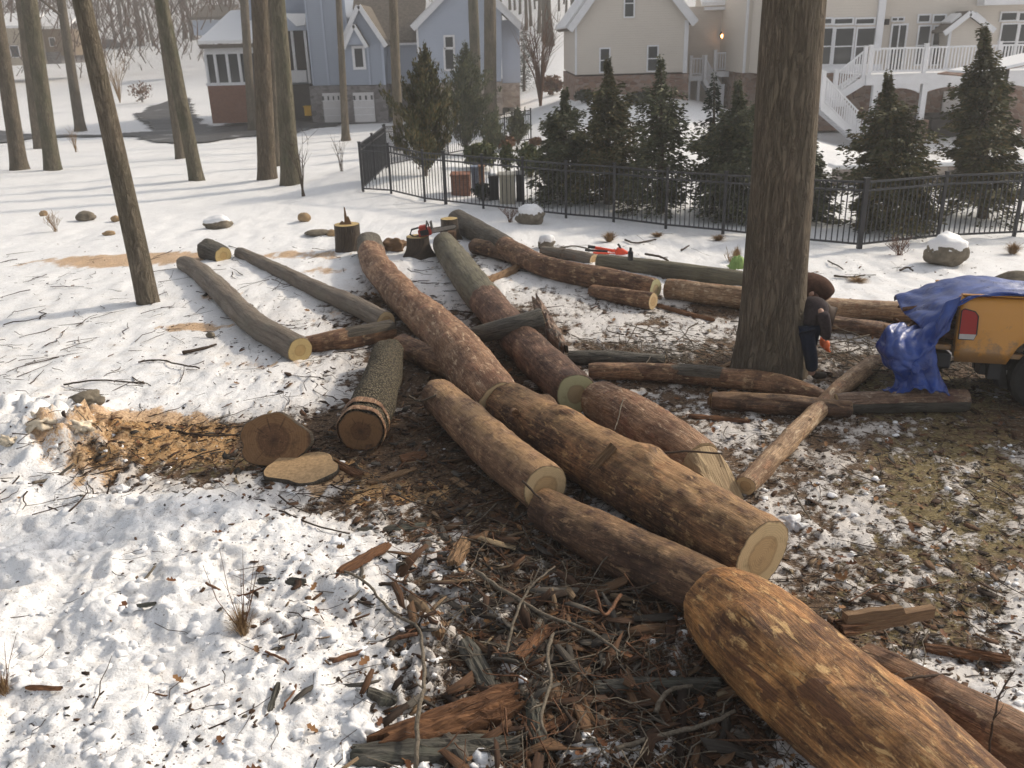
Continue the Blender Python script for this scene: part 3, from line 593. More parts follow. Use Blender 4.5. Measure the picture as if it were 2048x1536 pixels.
# ------------------------------------------------------------------ sawn slices
def slice_(name, label, c, nrm, up, r, th, lobes, cut, seed, sq=1.0, part_mat=None):
    n = np.array(nrm, float); n /= np.linalg.norm(n); a = np.cross(up, n); a /= np.linalg.norm(a); b = np.cross(n, a); ns = 72; V = []; U_ = []
    out = []
    for j in range(ns):
        t = 2*math.pi*j/ns; rr = r*(1+lobes*math.sin(5*t+seed)*.5+lobes*math.sin(3*t+seed*2)*.5+.05*float(pn(math.cos(t)*3+seed, math.sin(t)*3, 1)))
        out.append((math.cos(t)*rr, math.sin(t)*rr*sq))
    for k, (w, f) in enumerate(((th/2, .0), (th/2, .35), (th/2, .7), (th/2, .97), (th/2-.012, 1.0), (-th/2+.012, 1.0), (-th/2, .97))):
        for (x, y) in out: V.append(tuple(c+a*x*f+b*y*f+n*w)); U_.append((x*f/r, y*f/r))
    F = []; mi = []
    for k in range(6):
        for j in range(ns): F.append((k*ns+j, (k+1)*ns+j, (k+1)*ns+(j+1) % ns, k*ns+(j+1) % ns)); mi.append(0 if k in (3, 4, 5) else 1)
    F.append(tuple(range(6*ns, 7*ns))[::-1]); mi.append(1)
    bark_f = [f for f, m_ in zip(F, mi) if m_ == 0]; face_f = [f for f, m_ in zip(F, mi) if m_ == 1]
    o = mesh(name, V, bark_f, M_peeld, uv=U_, attrs={'bark': [.9]*len(V)}, smooth=True); tag(o, label, "wood slice")
    mesh("cut_face", V, face_f, cut, parent=o, uv=U_)
    return o
p = G(553, 925); m = mpp(p); r = 70*m
slice_("log_slice", "thick dark brown log slice standing on edge at the end of the sawdust", p+[0, .05, r*.72], (.0, -.93, .40), (0, 0, 1), r, .1, .1, M_cutold, 1.0, .76)
p = G(607, 946); r = 72*mpp(p)
M_dustcut = plain("sawdust_coated_wood", (.40, .27, .15), .95, .3, 30, .1, .5)
slice_("log_slice", "flat slice of wood coated in tan sawdust lying before the standing slice", p+[0, 0, .035], (0.02, -.06, 1), (0, 1, 0), r*1.02, .05, .12, M_dustcut, 2.2, .82)
# ------------------------------------------------------------------ irregular wood / bark pieces
def slab(name, label, p0, p1, w, th, mat, curve=.25, seed=0, lift=.02, roll=0, cat="bark piece", ragged=.15, ends=(1, 1), nu=26, nv=12, group=None, zs=None):
    """curved slab of bark or wood between two ground points; ragged ends, real thickness"""
    p0 = np.array(p0, float); p1 = np.array(p1, float); ax = p1-p0; L = np.linalg.norm(ax); ax /= L; sd_ = np.cross(ax, [0, 0, 1]); sd_ /= np.linalg.norm(sd_); up = np.cross(sd_, ax)
    sd2 = sd_*math.cos(roll)+up*math.sin(roll); up2 = up*math.cos(roll)-sd_*math.sin(roll)
    top = []; bot = []; UV = []
    for i in range(nu):
        for j in range(nv):
            t = i/(nu-1); q = j/(nv-1)*2-1
            e0 = ragged*L*float(pn(q*3.1+seed, 1.3, seed))*ends[0]*.9; e1 = ragged*L*float(pn(q*3.3+seed, 7.3, seed))*ends[1]*.9
            s_ = (1-t)*e0+t*(L+e1); ww = w/2*(1+.22*float(pn(t*4+seed, .5, 3))+.12*float(pn(t*13+seed, 2.5, 3)))*(.55+.45*min(1, 4*t+.25)*min(1, 4*(1-t)+.25))
            ang = q*curve*2; x = ww*(math.sin(ang)/max(.05, curve*2)) if curve > .02 else ww*q; z = -(1-math.cos(ang))*ww/max(.05, curve*2)*1.0
            z += th*.5*float(pn(q*9+seed, t*L*5, seed))+.3*th*float(pn(q*22+seed, t*L*9, seed+1))
            P = p0+ax*s_+sd2*x+up2*(z+th+lift); top.append(P); bot.append(P-up2*th*(.75+.25*math.cos(q*1.5))); UV.append((s_+seed, x+seed*.3))
    n = nu*nv; V = top+bot; F = [(i*nv+j, (i+1)*nv+j, (i+1)*nv+j+1, i*nv+j+1) for i in range(nu-1) for j in range(nv-1)]
    F += [(n+a, n+d, n+c, n+b) for (a, b, c, d) in F]
    per = [j for j in range(nv)]+[i*nv+nv-1 for i in range(1, nu)]+[(nu-1)*nv+j for j in range(nv-2, -1, -1)]+[i*nv for i in range(nu-2, 0, -1)]
    F += [(per[k], per[(k+1) % len(per)], n+per[(k+1) % len(per)], n+per[k]) for k in range(len(per))]
    o = mesh(name, V, F, mat, uv=UV+UV, smooth=False)
    bm = bmesh.new(); bm.from_mesh(o.data); bmesh.ops.recalc_face_normals(bm, faces=bm.faces); bm.to_mesh(o.data); bm.free()
    return tag(o, label, cat, group)
def GG(u, v, z): p = at(u, v, z); return p
SLABS = [
 ("wood_chunk", "large splintered red-brown plank of rotten wood near the bottom edge", (765, 1478), (1030, 1372), 92, .07, M_slab_red, .55, 1, .10, .35),
 ("bark_piece", "long grey furrowed bark slab along the bottom edge", (705, 1526), (1040, 1480), 74, .05, M_slab_grey, .5, 2, .02, .1),
 ("bark_piece", "grey lichened bark plank running under the thick corner log", (1190, 1352), (1440, 1348), 44, .035, M_slab_grey, .5, 3, .06, .1),
 ("bark_piece", "upright grey bark strip above the splintered red plank", (930, 1270), (985, 1365), 44, .03, M_slab_grey, .4, 4, .05, .1),
 ("bark_piece", "mottled dark bark strip pointing at the bottom edge", (1062, 1372), (1085, 1500), 42, .03, M_slab_grey, .5, 5, .06, .1),
 ("wood_chunk", "bright tan splinter of rotten wood standing out of the dark bark", (905, 1122), (928, 1062), 36, .04, M_slab_tan, .4, 6, .10, .1),
 ("wood_chunk", "small pale crumbly wood chunk on the snow patch", (872, 1275), (880, 1240), 38, .04, M_slab_tan, .3, 7, .03, .2),
 ("bark_piece", "long brown bark strip from the snow to the bark heap", (680, 1160), (775, 1085), 28, .02, M_slab_red, .3, 8, .03, .1),
 ("bark_piece", "dark curved bark strip on the snow above the brown strip", (715, 1055), (850, 1040), 22, .02, M_slab_grey, .4, 9, .02, .1),
 ("bark_piece", "dark bark strip on the snow left of the heap", (520, 1165), (610, 1182), 26, .03, M_slab_grey, .4, 10, .02, .1),
 ("bark_piece", "orange-red bark splinter in the middle of the heap", (1035, 1310), (1095, 1235), 24, .02, M_slab_red, .2, 11, .08, .1),
 ("bark_piece", "thin red-brown bark strip beside the speckled bark strip", (1085, 1445), (1185, 1378), 18, .015, M_slab_red, .2, 12, .08, .1),
 ("bark_piece", "dark pointed bark piece in front of the two slices", (668, 915), (722, 940), 22, .03, M_slab_red, .4, 13, .03, .1),
 ("wood_chunk", "pale split board between the round-faced logs and the snow", (735, 955), (830, 925), 18, .02, M_slab_tan, .2, 14, .02, .1),
 ("bark_piece", "brown wide bark plate with dark stripes near the dusty log", (800, 905), (850, 895), 40, .02, M_slab_red, .3, 15, .03, .1),
 ("bark_piece", "thin pale bark blade at the right of the sawdust", (905, 945), (955, 975), 20, .015, M_slab_tan, .2, 16, .02, .1),
 ("bark_piece", "light brown bark splinter left of the big tree's foot", (1422, 735), (1468, 712), 14, .02, M_slab_tan, .2, 17, .05, .1),
 ("wood_chunk", "yellow rotten wood lump under the brown log by the big tree", (1418, 800), (1480, 795), 30, .1, M_slab_tan, .8, 18, .02, .1),
 ("wood_chunk", "pale yellow hollow piece of trunk between the two far stumps and the row", (962, 560), (1036, 528), 26, .06, M_slab_tan, .8, 19, .08, .1),
 ("bark_piece", "reddish peeled bark strip lying below the far charred log", (1315, 605), (1428, 634), 16, .03, M_slab_red, .5, 20, .03, .1),
 ("bark_piece", "dark grey bark piece on the right behind the corner log", (1380, 742+80), (1500, 835), 16, .02, M_slab_red, .3, 21, .02, .1),
 ("bark_piece", "long brown bark strip at the right behind the split board", (1850, 1285), (2020, 1310), 30, .03, M_slab_red, .4, 22, .02, .1),
 ("bark_piece", "greyish bark curl in the bark heap below the dusty log", (1005, 1168), (1060, 1200), 18, .015, M_slab_grey, .5, 23, .06, .1),
 ("bark_piece", "dark bark flake lying on the near snow at the left", (265, 1232), (318, 1242), 14, .015, M_slab_grey, .4, 24, .03, .1),
 ("bark_piece", "reddish bark flake in the snow near the lower left corner", (60, 1400), (130, 1402), 14, .015, M_slab_red, .4, 25, .03, .1),
 ("bark_piece", "two-toned bark flake beside the dead leaves in the snow", (540, 1430), (560, 1385), 14, .015, M_slab_grey, .4, 26, .04, .1),
 ("wood_chunk", "rust-brown bark block between the red plank and the grass tuft", (735, 1400), (790, 1395), 34, .03, M_slab_grey, .5, 27, .03, .1),
 ("wood_chunk", "broken jagged log end standing behind the crossing log", (1072, 592), (1128, 686), 46, .1, M_rough, .9, 28, .16, .2),
]
for (nm, lb, a, b, w, th, mt, cv_, sd0, lf, rg) in SLABS:
    z = .06; A_ = at(a[0], a[1], z+lf); B_ = at(b[0], b[1], z+lf); A_[2] = hgt(A_[0], A_[1])+lf*.6; B_[2] = hgt(B_[0], B_[1])+lf*.6
    slab(nm, lb, A_, B_, w*mpp((A_+B_)/2), th*(1.0), mt, cv_, sd0, 0.0, rnd.uniform(-.15, .15), ragged=rg*.5, cat="wood chunk" if nm == "wood_chunk" else "bark piece")
# jagged chunk details on that last piece get a bark attribute
for o in bpy.data.objects:
    if o.get('label', '').startswith("broken jagged log end"): o.data.attributes.new('bark', 'FLOAT', 'POINT').data.foreach_set('value', [.45]*len(o.data.vertices))
# splinter ends of log E and of the brown log
def splinters(parent, c, ax, r, L, n, mat, name="splintered_end", flat=0.35):
    mb = MB(); ax = np.array(ax, float); ax /= np.linalg.norm(ax); sd_ = np.cross(ax, [0, 0, 1]); sd_ /= np.linalg.norm(sd_); up = np.cross(sd_, ax); uvs = []
    for i in range(n):
        a = rnd.uniform(0, 2*math.pi); rr = r*math.sqrt(rnd.random())*.9; o_ = sd_*math.cos(a)*rr+up*math.sin(a)*rr*.85; l = L*(.35+.65*rnd.random())*(1.1-rr/r*.6); w = r*rnd.uniform(.12, .3); t = w*rnd.uniform(.3, .7)
        q = rnd.uniform(0, 3.1); s1_ = sd_*math.cos(q)+up*math.sin(q); s2_ = np.cross(ax, s1_); b0 = c+o_-ax*.08; tip = b0+ax*(l+.08)+sd_*rnd.uniform(-.03, .03)-up*rnd.uniform(0, .03)
        V = [b0-s1_*w-s2_*t, b0+s1_*w-s2_*t, b0+s1_*w+s2_*t, b0-s1_*w+s2_*t, tip-s1_*w*.35-s2_*t*.2, tip+s1_*w*.1, tip-s1_*w*.1+s2_*t*.4]
        mb.add(V, [(0, 1, 5, 4), (1, 2, 6, 5), (2, 3, 6), (3, 0, 4, 6), (4, 5, 6)])
        uvs += [(0+i, -w), (0+i, w), (0+i, w+t), (0+i, -w-t), (l+i, -w*.3), (l+i, 0), (l+i, .01)]
    o = mesh(name, mb.v, mb.f, mat, parent=parent, uv=uvs); return o
C_, Rr = LOGS[4]; e = C_[-1]; ax = e-C_[-5]; tip = at(1472, 985, .12); ax2 = tip-e
# big pale split wedge continuing log E
def wedge(parent, base, tip, r, mat, name="split_wedge", n=10, sq=.9):
    ax = tip-base; L = np.linalg.norm(ax); ax /= L; sd_ = np.cross(ax, [0, 0, 1]); sd_ /= np.linalg.norm(sd_); up = np.cross(sd_, ax); V = []; U_ = []; F = []; k = 26; ns = 28
    for i in range(k):
        t = i/(k-1); c = base+ax*L*t; lim = r*(.92-1.35*t)          # sloping split plane
        for j in range(ns):
            a = 2*math.pi*j/ns; x = math.cos(a)*r*(1-.45*t); y = math.sin(a)*r*(1-.3*t)*sq
            y = min(y, lim+.05*r*float(pn(x*22, t*3, 2))+.07*r*float(pn(x*60, t*1.5, 5))); y = max(y, -r)
            V.append(c+sd_*x+up*y); U_.append((t*L, x+y*.3))
    F = [(i*ns+j, i*ns+(j+1) % ns, (i+1)*ns+(j+1) % ns, (i+1)*ns+j) for i in range(k-1) for j in range(ns)]+[tuple(range((k-1)*ns, k*ns))]
    return mesh(name, V, F, mat, parent=parent, uv=U_, attrs={'bark': [0.]*len(V)})
bE = C_[-1]-ax/np.linalg.norm(ax)*.03; 
wedge(LE, bE, tip-np.array([0, 0, .02]), Rr[-1]*.97, M_split)
splinters(LE, C_[-1]-ax/np.linalg.norm(ax)*.08, ax2, Rr[-1]*.85, .38, 26, M_split)
# stub and split board on the thick corner log
b0 = at(1688, 1248, .52); b1 = at(1866, 1216, .50)
def board(name, parent, p, q, w, t, mat, notch=True):
    ax = q-p; L = np.linalg.norm(ax); ax /= L; sd_ = np.cross(ax, [0, 0, 1]); sd_ /= np.linalg.norm(sd_); up = np.cross(sd_, ax); k = 24; V = []; U_ = []
    for i in range(k):
        s_ = i/(k-1)*L; ww = w*(1-.25*i/(k-1)); hi = ww/2*(1+.12*float(pn(s_*9, 3, 1))); lo = -ww/2*(1+.12*float(pn(s_*9, 8, 1)))
        if notch and s_ > .62*L: hi = ww*.12
        for (a, b) in ((-t/2, lo), (t/2, lo*1.02), (t/2*.9, (lo+hi)/2), (t/2, hi), (-t/2, hi*.9), (-t*.62, (lo+hi)/2)):
            V.append(p+ax*s_+sd_*a+up*b); U_.append((s_, b+a*.5))
    F = [(i*6+j, i*6+(j+1) % 6, (i+1)*6+(j+1) % 6, (i+1)*6+j) for i in range(k-1) for j in range(6)]+[(0, 1, 2, 3, 4, 5)[::-1], tuple(range((k-1)*6, k*6))]
    return mesh(name, V, F, mat, parent=parent, uv=U_)
board("split_board", LQ, b0, b1, 52*mpp(b0), .05, M_slab_tan)
splinters(LQ, b0+[.03, 0, -.02], (b1-b0), .07, .16, 14, M_slab_red, name="torn_fibres")
# sawn branch stubs on log B, torn flap
def stub(parent, p, q, r, mat, cut, name="branch_stub"):
    mb = MB(); mb.tube([p, (np.array(p)+q)/2, q], [r*1.35, r*1.1, r], 20, jit=.04); P = np.array(mb.v); U_ = [(v_[0], v_[2]) for v_ in mb.v]
    return mesh(name, P, mb.f, [mat], parent=parent, uv=U_, attrs={'bark': [0.]*len(P)})
C_, Rr = LOGS[1]
q = at(1031, 826, .44); q0 = C_[3]; stub(LB, q0, q, .035, M_big, M_cut)
mesh("cut_face", [tuple(q+(q-q0)/np.linalg.norm(q-q0)*.006+np.array([math.cos(a)*.036, -.015*math.sin(a), math.sin(a)*.036])) for a in np.linspace(0, 6.28, 20)[:-1]], [tuple(range(19))], M_cutold, parent=LB, uv=[(math.cos(a), math.sin(a)) for a in np.linspace(0, 6.28, 20)[:-1]])
f0 = at(1215, 905, .52); f1 = at(1160, 962, .30); ax = f1-f0
splinters(LB, f0, ax, .055, .30, 16, M_slab_tan, name="torn_bark_flap")
# ------------------------------------------------------------------ sticks (each one a thing)
def stick(label, pix, w, mat=M_twig, name="stick", lifts=None, twigs=0, seg=6, group="loose sticks and branches", cat="stick", w1=None, jag=.012):
    pts = []; k = len(pix)
    for i, (u, v) in enumerate(pix):
        lf = lifts[i] if lifts else .03; P = at(u, v, T(*at(u, v, 0)[:2])+.05+lf); P[2] = max(P[2], hgt(P[0], P[1])+lf*.9+.005) if lf < .06 else P[2]; pts.append(P)
    out = []
    for i in range(k-1):
        for t in np.linspace(0, 1, 7)[:-1]:
            a, b, c, d = pts[max(i-1, 0)], pts[i], pts[i+1], pts[min(i+2, k-1)]; q_ = cr(a, b, c, d, t); L_ = np.linalg.norm(c-b); out.append(q_+np.array([rnd.gauss(0, 1), rnd.gauss(0, 1), rnd.gauss(0, .4)])*jag*min(1, L_))
    out.append(pts[-1]); m = mpp(pts[0]); n = len(out); w1 = w1 if w1 is not None else w*.5; rad = [(w+(w1-w)*i/(n-1))/2*m for i in range(n)]
    mb = MB(); mb.tube(out, rad, seg, jit=.12)
    for _ in range(twigs):
        i = rnd.randrange(1, n-1); b = np.array(out[i]); d = out[min(i+1, n-1)]-out[i-1]; d = d/(np.linalg.norm(d)+1e-6); sd_ = np.cross(d, [0, 0, 1])*rnd.choice((-1, 1)); L = rnd.uniform(.08, .28)*w*m*14+.05
        e1 = b+(d*.7+sd_*.7+np.array([0, 0, rnd.uniform(-.02, .25)]))*L*.5; e2 = e1+(d*.9+sd_*.3+np.array([0, 0, rnd.uniform(-.1, .2)]))*L*.5; mb.tube([b, e1, e2], [rad[i]*.55, rad[i]*.4, rad[i]*.2], 5)
    o = mb.build(name, mat, smooth=True); return tag(o, label, cat, group)
ST = [
 ("long pale crooked branch coming up from the bottom edge over the red plank", [(832, 1536), (838, 1420), (848, 1370), (845, 1300), (835, 1255), (785, 1225), (730, 1185), (690, 1158)], 10, M_twig, [.12, .2, .2, .14, .1, .06, .05, .04], 3, 7),
 ("brown stick lying from the snow up to the crooked branch", [(668, 1340), (735, 1300), (790, 1278), (835, 1268)], 11, M_twigr, [.03, .06, .08, .1], 1, 8),
 ("long thin grey branch crossing the whole bark heap", [(948, 1142), (1010, 1182), (1090, 1230), (1170, 1258), (1240, 1305)], 9, M_twig, [.1, .12, .1, .1, .06], 6, 5),
 ("pale twig rising to the right in the middle of the heap", [(1012, 1310), (1025, 1255), (1050, 1190), (1075, 1160), (1110, 1133)], 7, M_twig, [.08, .14, .2, .24, .26], 3, 4),
 ("pale forked branch running down beside the speckled bark strip", [(1105, 1266), (1095, 1310), (1102, 1360), (1082, 1430), (1092, 1470)], 8, M_twig, [.1, .12, .14, .14, .1], 4, 6),
 ("dark branch lying under the thick corner log's left side", [(1230, 1500), (1310, 1475), (1400, 1452), (1470, 1422)], 13, M_twig, [.05, .06, .08, .1], 2, 8),
 ("bent pale root-like branch below the grey bark plank", [(1312, 1425), (1325, 1395), (1345, 1378), (1385, 1372)], 11, M_twig, [.05, .08, .08, .06], 0, 8),
 ("thin twig reaching the lowest dark log from the left", [(1220, 1185), (1290, 1172), (1350, 1150), (1405, 1142)], 5, M_twigd, [.08, .14, .2, .26], 1, 3),
 ("twig laid over the ringed face of the dusty log", [(1045, 962), (1082, 998)], 5, M_twigd, [.42, .34], 0, 4),
 ("thin stick bridging the biggest log and the split-ended log", [(1312, 908), (1370, 903), (1445, 907)], 5, M_twigd, [.45, .47, .46], 0, 4),
 ("fine wiry twig hanging over the side of the split-ended log", [(1245, 800), (1238, 830), (1228, 862)], 3, M_twig, [.5, .44, .36], 0, 2),
 ("straight stick on the near snow pointing up right", [(262, 1192), (290, 1158), (310, 1132)], 6, M_twig, [.06, .1, .14], 0, 5),
 ("short level stick lying on the near snow", [(268, 1204), (305, 1202), (348, 1196)], 5, M_twigd, [.06, .06, .06], 0, 4),
 ("long thin stick half buried beside the grass clump", [(415, 1190), (470, 1192), (530, 1192)], 5, M_twigr, [.05, .06, .05], 0, 4),
 ("long wiry stick across the snow near the bottom", [(205, 1370), (280, 1382), (350, 1392), (425, 1395)], 4, M_twigr, [.06, .06, .06, .05], 1, 3),
 ("curved red-brown twig with leaves at its top, near the bottom", [(530, 1303), (575, 1325), (592, 1370), (568, 1440)], 5, M_twigr, [.08, .08, .06, .05], 1, 4),
 ("grey stick planted in the tan snow bank", [(70, 985), (110, 955), (148, 927)], 7, M_twig, [.03, .1, .2], 0, 6),
 ("thin upright stick in the tan snow bank", [(220, 1010), (220, 960)], 4, M_twigd, [.0, .25], 0, 3),
 ("dark driftwood-like stick left of the yellow-faced grey log", [(365, 707), (400, 699), (433, 690)], 9, M_twigd, [.02, .03, .02], 0, 4),
 ("thin stick lying in the snow below the driftwood-like one", [(278, 732), (320, 728), (400, 742)], 4, M_twigd, [.02, .02, .02], 2, 3),
 ("long thin stick on the trampled snow left of the slices", [(130, 776), (200, 770), (290, 772)], 4, M_twigd, [.02, .02, .02], 1, 3),
 ("stick lying on the snow above the standing slice", [(340, 862), (420, 872), (500, 866)], 5, M_twigd, [.02, .02, .02], 0, 3),
 ("twig on the dark litter below the flat slice", [(560, 1030), (640, 1060), (700, 1072)], 4, M_twigd, [.02, .03, .02], 1, 3),
 ("stick leaning on the dusty log's far end", [(818, 792), (840, 802), (872, 790)], 4, M_twig, [.1, .2, .4], 1, 3),
 ("branched grey twig above the far charred log", [(1110, 498), (1150, 492), (1185, 502)], 4, M_twig, [.06, .1, .05], 3, 3),
 ("thin dark branch in front of the fence rail", [(1250, 482), (1272, 488), (1312, 480)], 4, M_twigd, [.03, .03, .03], 1, 3),
 ("bent dark branch behind the far green-grey log", [(1290, 512), (1322, 514), (1336, 526)], 5, M_twigd, [.05, .08, .03], 1, 4),
 ("dark stick lying in the shaded snow before the fence", [(1362, 502), (1378, 493)], 4, M_twigd, [.03, .05], 0, 3),
 ("forked branch on the snow behind the first person", [(1668, 553), (1700, 556), (1730, 552)], 5, M_twigd, [.03, .03, .03], 2, 3),
 ("dark crooked twig on the snow right of the big tree", [(1655, 525), (1680, 538), (1686, 542)], 3, M_twigd, [.03, .03, .02], 1, 2),
 ("forked stick on the snow below the shrub", [(1800, 545), (1815, 538), (1825, 546)], 5, M_twigd, [.03, .05, .03], 1, 3),
 ("dark twiggy branch behind the corner log on the right", [(1768, 1362), (1800, 1360), (1850, 1352), (1905, 1347)], 8, M_twigd, [.3, .3, .28, .2], 2, 4),
 ("thin stalk rising in front of the brown corner log", [(1975, 1536), (1985, 1450), (2005, 1380), (2030, 1340)], 5, M_twigd, [.1, .35, .5, .6], 2, 3),
 ("slender dark branch across the right-hand grass", [(1700, 950+255), (1760, 1170), (1830, 1178), (1900, 1160)], 3, M_twigr, [.03, .04, .04, .03], 1, 2),
 ("light curled twig on the snow beside the slender pole", [(1590, 985), (1602, 1010), (1622, 1040)], 4, M_twig, [.05, .05, .04], 1, 3),
 ("brown broken branch on the heap by the dusty log", [(1240, 1190), (1210, 1230), (1190, 1180)], 8, M_twigr, [.1, .15, .3], 1, 5),
 ("green-tipped shoot sticking up near the bottom centre", [(1015, 1500), (1003, 1440), (1000, 1408)], 3, M_twigr, [.05, .2, .34], 0, 2),
]
for i, s_ in enumerate(ST): stick(s_[0], s_[1], s_[2], s_[3], lifts=s_[4], twigs=s_[5], w1=s_[6])
# ------------------------------------------------------------------ uncounted litter
rs = np.random.RandomState(11)
def scatter(n, fn, umin=0, umax=2048, vmin=430, vmax=1700, power=1.0):
    """random ground points, kept with probability fn(x, y)"""
    out = []
    while len(out) < n:
        y = 3.2+rs.rand(4000)**1.6*15; x = (rs.rand(4000)*2-1)*(y*.66+1.2); p = fn(x, y)*(4.5/(y+1))**.6
        k = rs.rand(4000) < p; out += list(zip(x[k], y[k]))
    return np.array(out[:n])
dens = lambda x, y: np.clip(.96-samp(cov, x, y), 0, 1)**1.0*(1-.75*samp(snow, x, y))*(1-.45*samp(grs, x, y))*np.where((x > .9+.19*(y-4)*0) & (x > 1.9) & (y < 8.2), .35, 1.0)
def chips(name, n, fn, lo, hi, thin, mat, lift=.045, tilt=.35, aspect=(.14, .45)):
    P = scatter(n, fn); V = []; F = []; U_ = []
    L = lo+(hi-lo)*rs.rand(n)**2.6; Wd = L*(aspect[0]+(aspect[1]-aspect[0])*rs.rand(n)); Wd = np.minimum(Wd, .085); yaw = rs.rand(n)*6.28; tl = rs.randn(n)*tilt*.5; rl = rs.randn(n)*tilt
    z = hgt(P[:, 0], P[:, 1])
    for i in range(n):
        c, s = math.cos(yaw[i]), math.sin(yaw[i]); ax = np.array([c*math.cos(tl[i]), s*math.cos(tl[i]), math.sin(tl[i])]); sd_ = np.array([-s*math.cos(rl[i]), c*math.cos(rl[i]), math.sin(rl[i])]); up = np.cross(ax, sd_)
        o_ = np.array([P[i, 0], P[i, 1], z[i]+lift*rs.rand()+abs(math.sin(tl[i]))*L[i]*.35]); t = thin*(.4+rs.rand()); b = len(V); bend = rs.randn()*.12*L[i]
        for q, (f, wv) in enumerate(((-.5, .5+.4*rs.rand()), (-.05+.1*rs.rand(), 1), (.5, .25+.7*rs.rand()))):
            cc = o_+ax*L[i]*f+sd_*bend*(1-4*f*f)*.5+up*(bend*.3*(1-4*f*f)); ww = Wd[i]/2*wv; sk = rs.randn()*.15*L[i]*(f != 0)
            for (a_, b_) in ((-1, 0), (1, 0), (1, 1), (-1, 1)): V.append(cc+sd_*ww*a_+ax*sk*a_*.5-up*t*(1-b_)); U_.append((L[i]*f+i*.37, ww*a_+b_*t))
        F += [(b, b+3, b+2, b+1), (b+8, b+9, b+10, b+11)]
        for q in (0, 4): F += [(b+q+k, b+q+(k+1) % 4, b+q+4+(k+1) % 4, b+q+4+k) for k in range(4)]
    o = mesh(name, np.array(V), np.array(F), mat, uv=U_, loc=(0, 6, 0)); o['kind'] = 'stuff'; return o
chips("bark_chip_litter", 9500, dens, .012, .135, .005, M_chip, lift=.03, tilt=.28, aspect=(.12, .6))
chips("fine_bark_crumbs", 16000, lambda x, y: np.clip(1.02-samp(cov, x, y), .10*np.clip(.4+1.6*pn(x*1.1, y*1.1, 31), 0, 1), 1)*.8, .008, .05, .004, M_chip, lift=.015, tilt=.2, aspect=(.3, .8))
heap = [gnd(1130, 1230), gnd(1190, 1400), gnd(1080, 1110), gnd(900, 860), gnd(1000, 1150)]
hd = lambda x, y: sum(np.exp(-((x-h[0])/.75)**2-((y-h[1])/.6)**2) for h in heap).clip(0, 1)
chips("long_bark_strips", 620, hd, .10, .36, .010, M_chip, lift=.06, tilt=.35, aspect=(.10, .32))
def twiglitter(name, n, fn, lo, hi, mat, rad, lift=.03, tilt=.12):
    P = scatter(n, fn); z = hgt(P[:, 0], P[:, 1]); V = []; F = []
    for i in range(n):
        L = lo+(hi-lo)*rs.rand()**2; a = rs.rand()*6.28; d = np.array([math.cos(a), math.sin(a), rs.randn()*tilt]); q = np.array([P[i, 0], P[i, 1], z[i]+lift*rs.rand()+.004]); r = rad*(.5+rs.rand())*(.4+L/hi); b = len(V); k = 5
        side = np.array([-d[1], d[0], 0])
        for j in range(k):
            f = j/(k-1); c = q+d*L*(f-.5)+side*L*.12*math.sin(f*3.1+i)*rs.randn()*.6; c[2] = max(c[2], hgt(c[0], c[1])+.003) if j in (0, 2, 4) else c[2]; rr = r*(1-.6*f)
            for m_ in range(3): t = 2.09*m_+i; V.append(c+side*math.cos(t)*rr+np.array([0, 0, 1])*math.sin(t)*rr)
        F += [(b+j*3+m_, b+j*3+(m_+1) % 3, b+(j+1)*3+(m_+1) % 3, b+(j+1)*3+m_) for j in range(k-1) for m_ in range(3)]
    o = mesh(name, np.array(V), np.array(F), mat, loc=(0, 6, 0)); o['kind'] = 'stuff'; return o
twiglitter("fine_twig_litter", 2200, lambda x, y: np.clip(1.02-samp(cov, x, y), .14*np.clip(.3+1.8*pn(x*.9, y*.9, 51), 0, 1), 1)*.7, .05, .5, M_twigd, .0035)
twiglitter("grey_twig_litter", 700, lambda x, y: np.clip(1.0-samp(cov, x, y), .03, 1)*.7, .06, .6, M_twig, .004, lift=.06)
br = [gnd(1760, 740), gnd(1700, 720), gnd(1380, 715), gnd(1290, 705), gnd(1850, 740)]
twiglitter("brush_pile_twigs", 420, lambda x, y: sum(np.exp(-((x-h[0])/.55)**2-((y-h[1])/.5)**2) for h in br).clip(0, 1), .15, .8, M_twig, .007, lift=.16, tilt=.2)
twiglitter("mid_distance_twig_litter", 750, lambda x, y: ((y > 6.5) & (y < 17) & (x < 1.5))*np.clip(.35+.6*pn(x*.5, y*.5, 3), .05, 1)*1.0, .08, .7, M_twigd, .0065, tilt=.05)
twiglitter("heap_twigs", 520, hd, .10, .55, M_twig, .0042, lift=.12, tilt=.3)
twiglitter("heap_dark_twigs", 420, hd, .10, .55, M_twigr, .0045, lift=.10, tilt=.3)
# dry leaves: small curled, cupped faces
def leaves(n, fn):
    P = scatter(n, fn); z = hgt(P[:, 0], P[:, 1]); V = []; F = []
    for i in range(n):
        a = rs.rand()*6.28; s_ = rs.uniform(.018, .045); ax = np.array([math.cos(a), math.sin(a), rs.randn()*.3]); sd_ = np.array([-math.sin(a), math.cos(a), rs.randn()*.3]); q = np.array([P[i, 0], P[i, 1], z[i]+.012+.02*rs.rand()]); b = len(V); cu = rs.uniform(.2, .9)
        for (x, y) in ((-1, 0), (-.55, .5), (-.2, .28), (.1, .62), (.4, .3), (.75, .35), (1.05, 0), (.75, -.35), (.4, -.3), (.1, -.62), (-.2, -.28), (-.55, -.5)): V.append(q+ax*x*s_+sd_*y*s_+np.array([0, 0, 1])*(cu*s_*(y*y*1.6+.3*x*x)))
        V.append(q); F += [(b+k, b+(k+1) % 12, b+12) for k in range(12)]
    o = mesh("dead_leaf_litter", np.array(V), np.array(F), M_leaf, loc=(0, 6, 0)); o['kind'] = 'stuff'
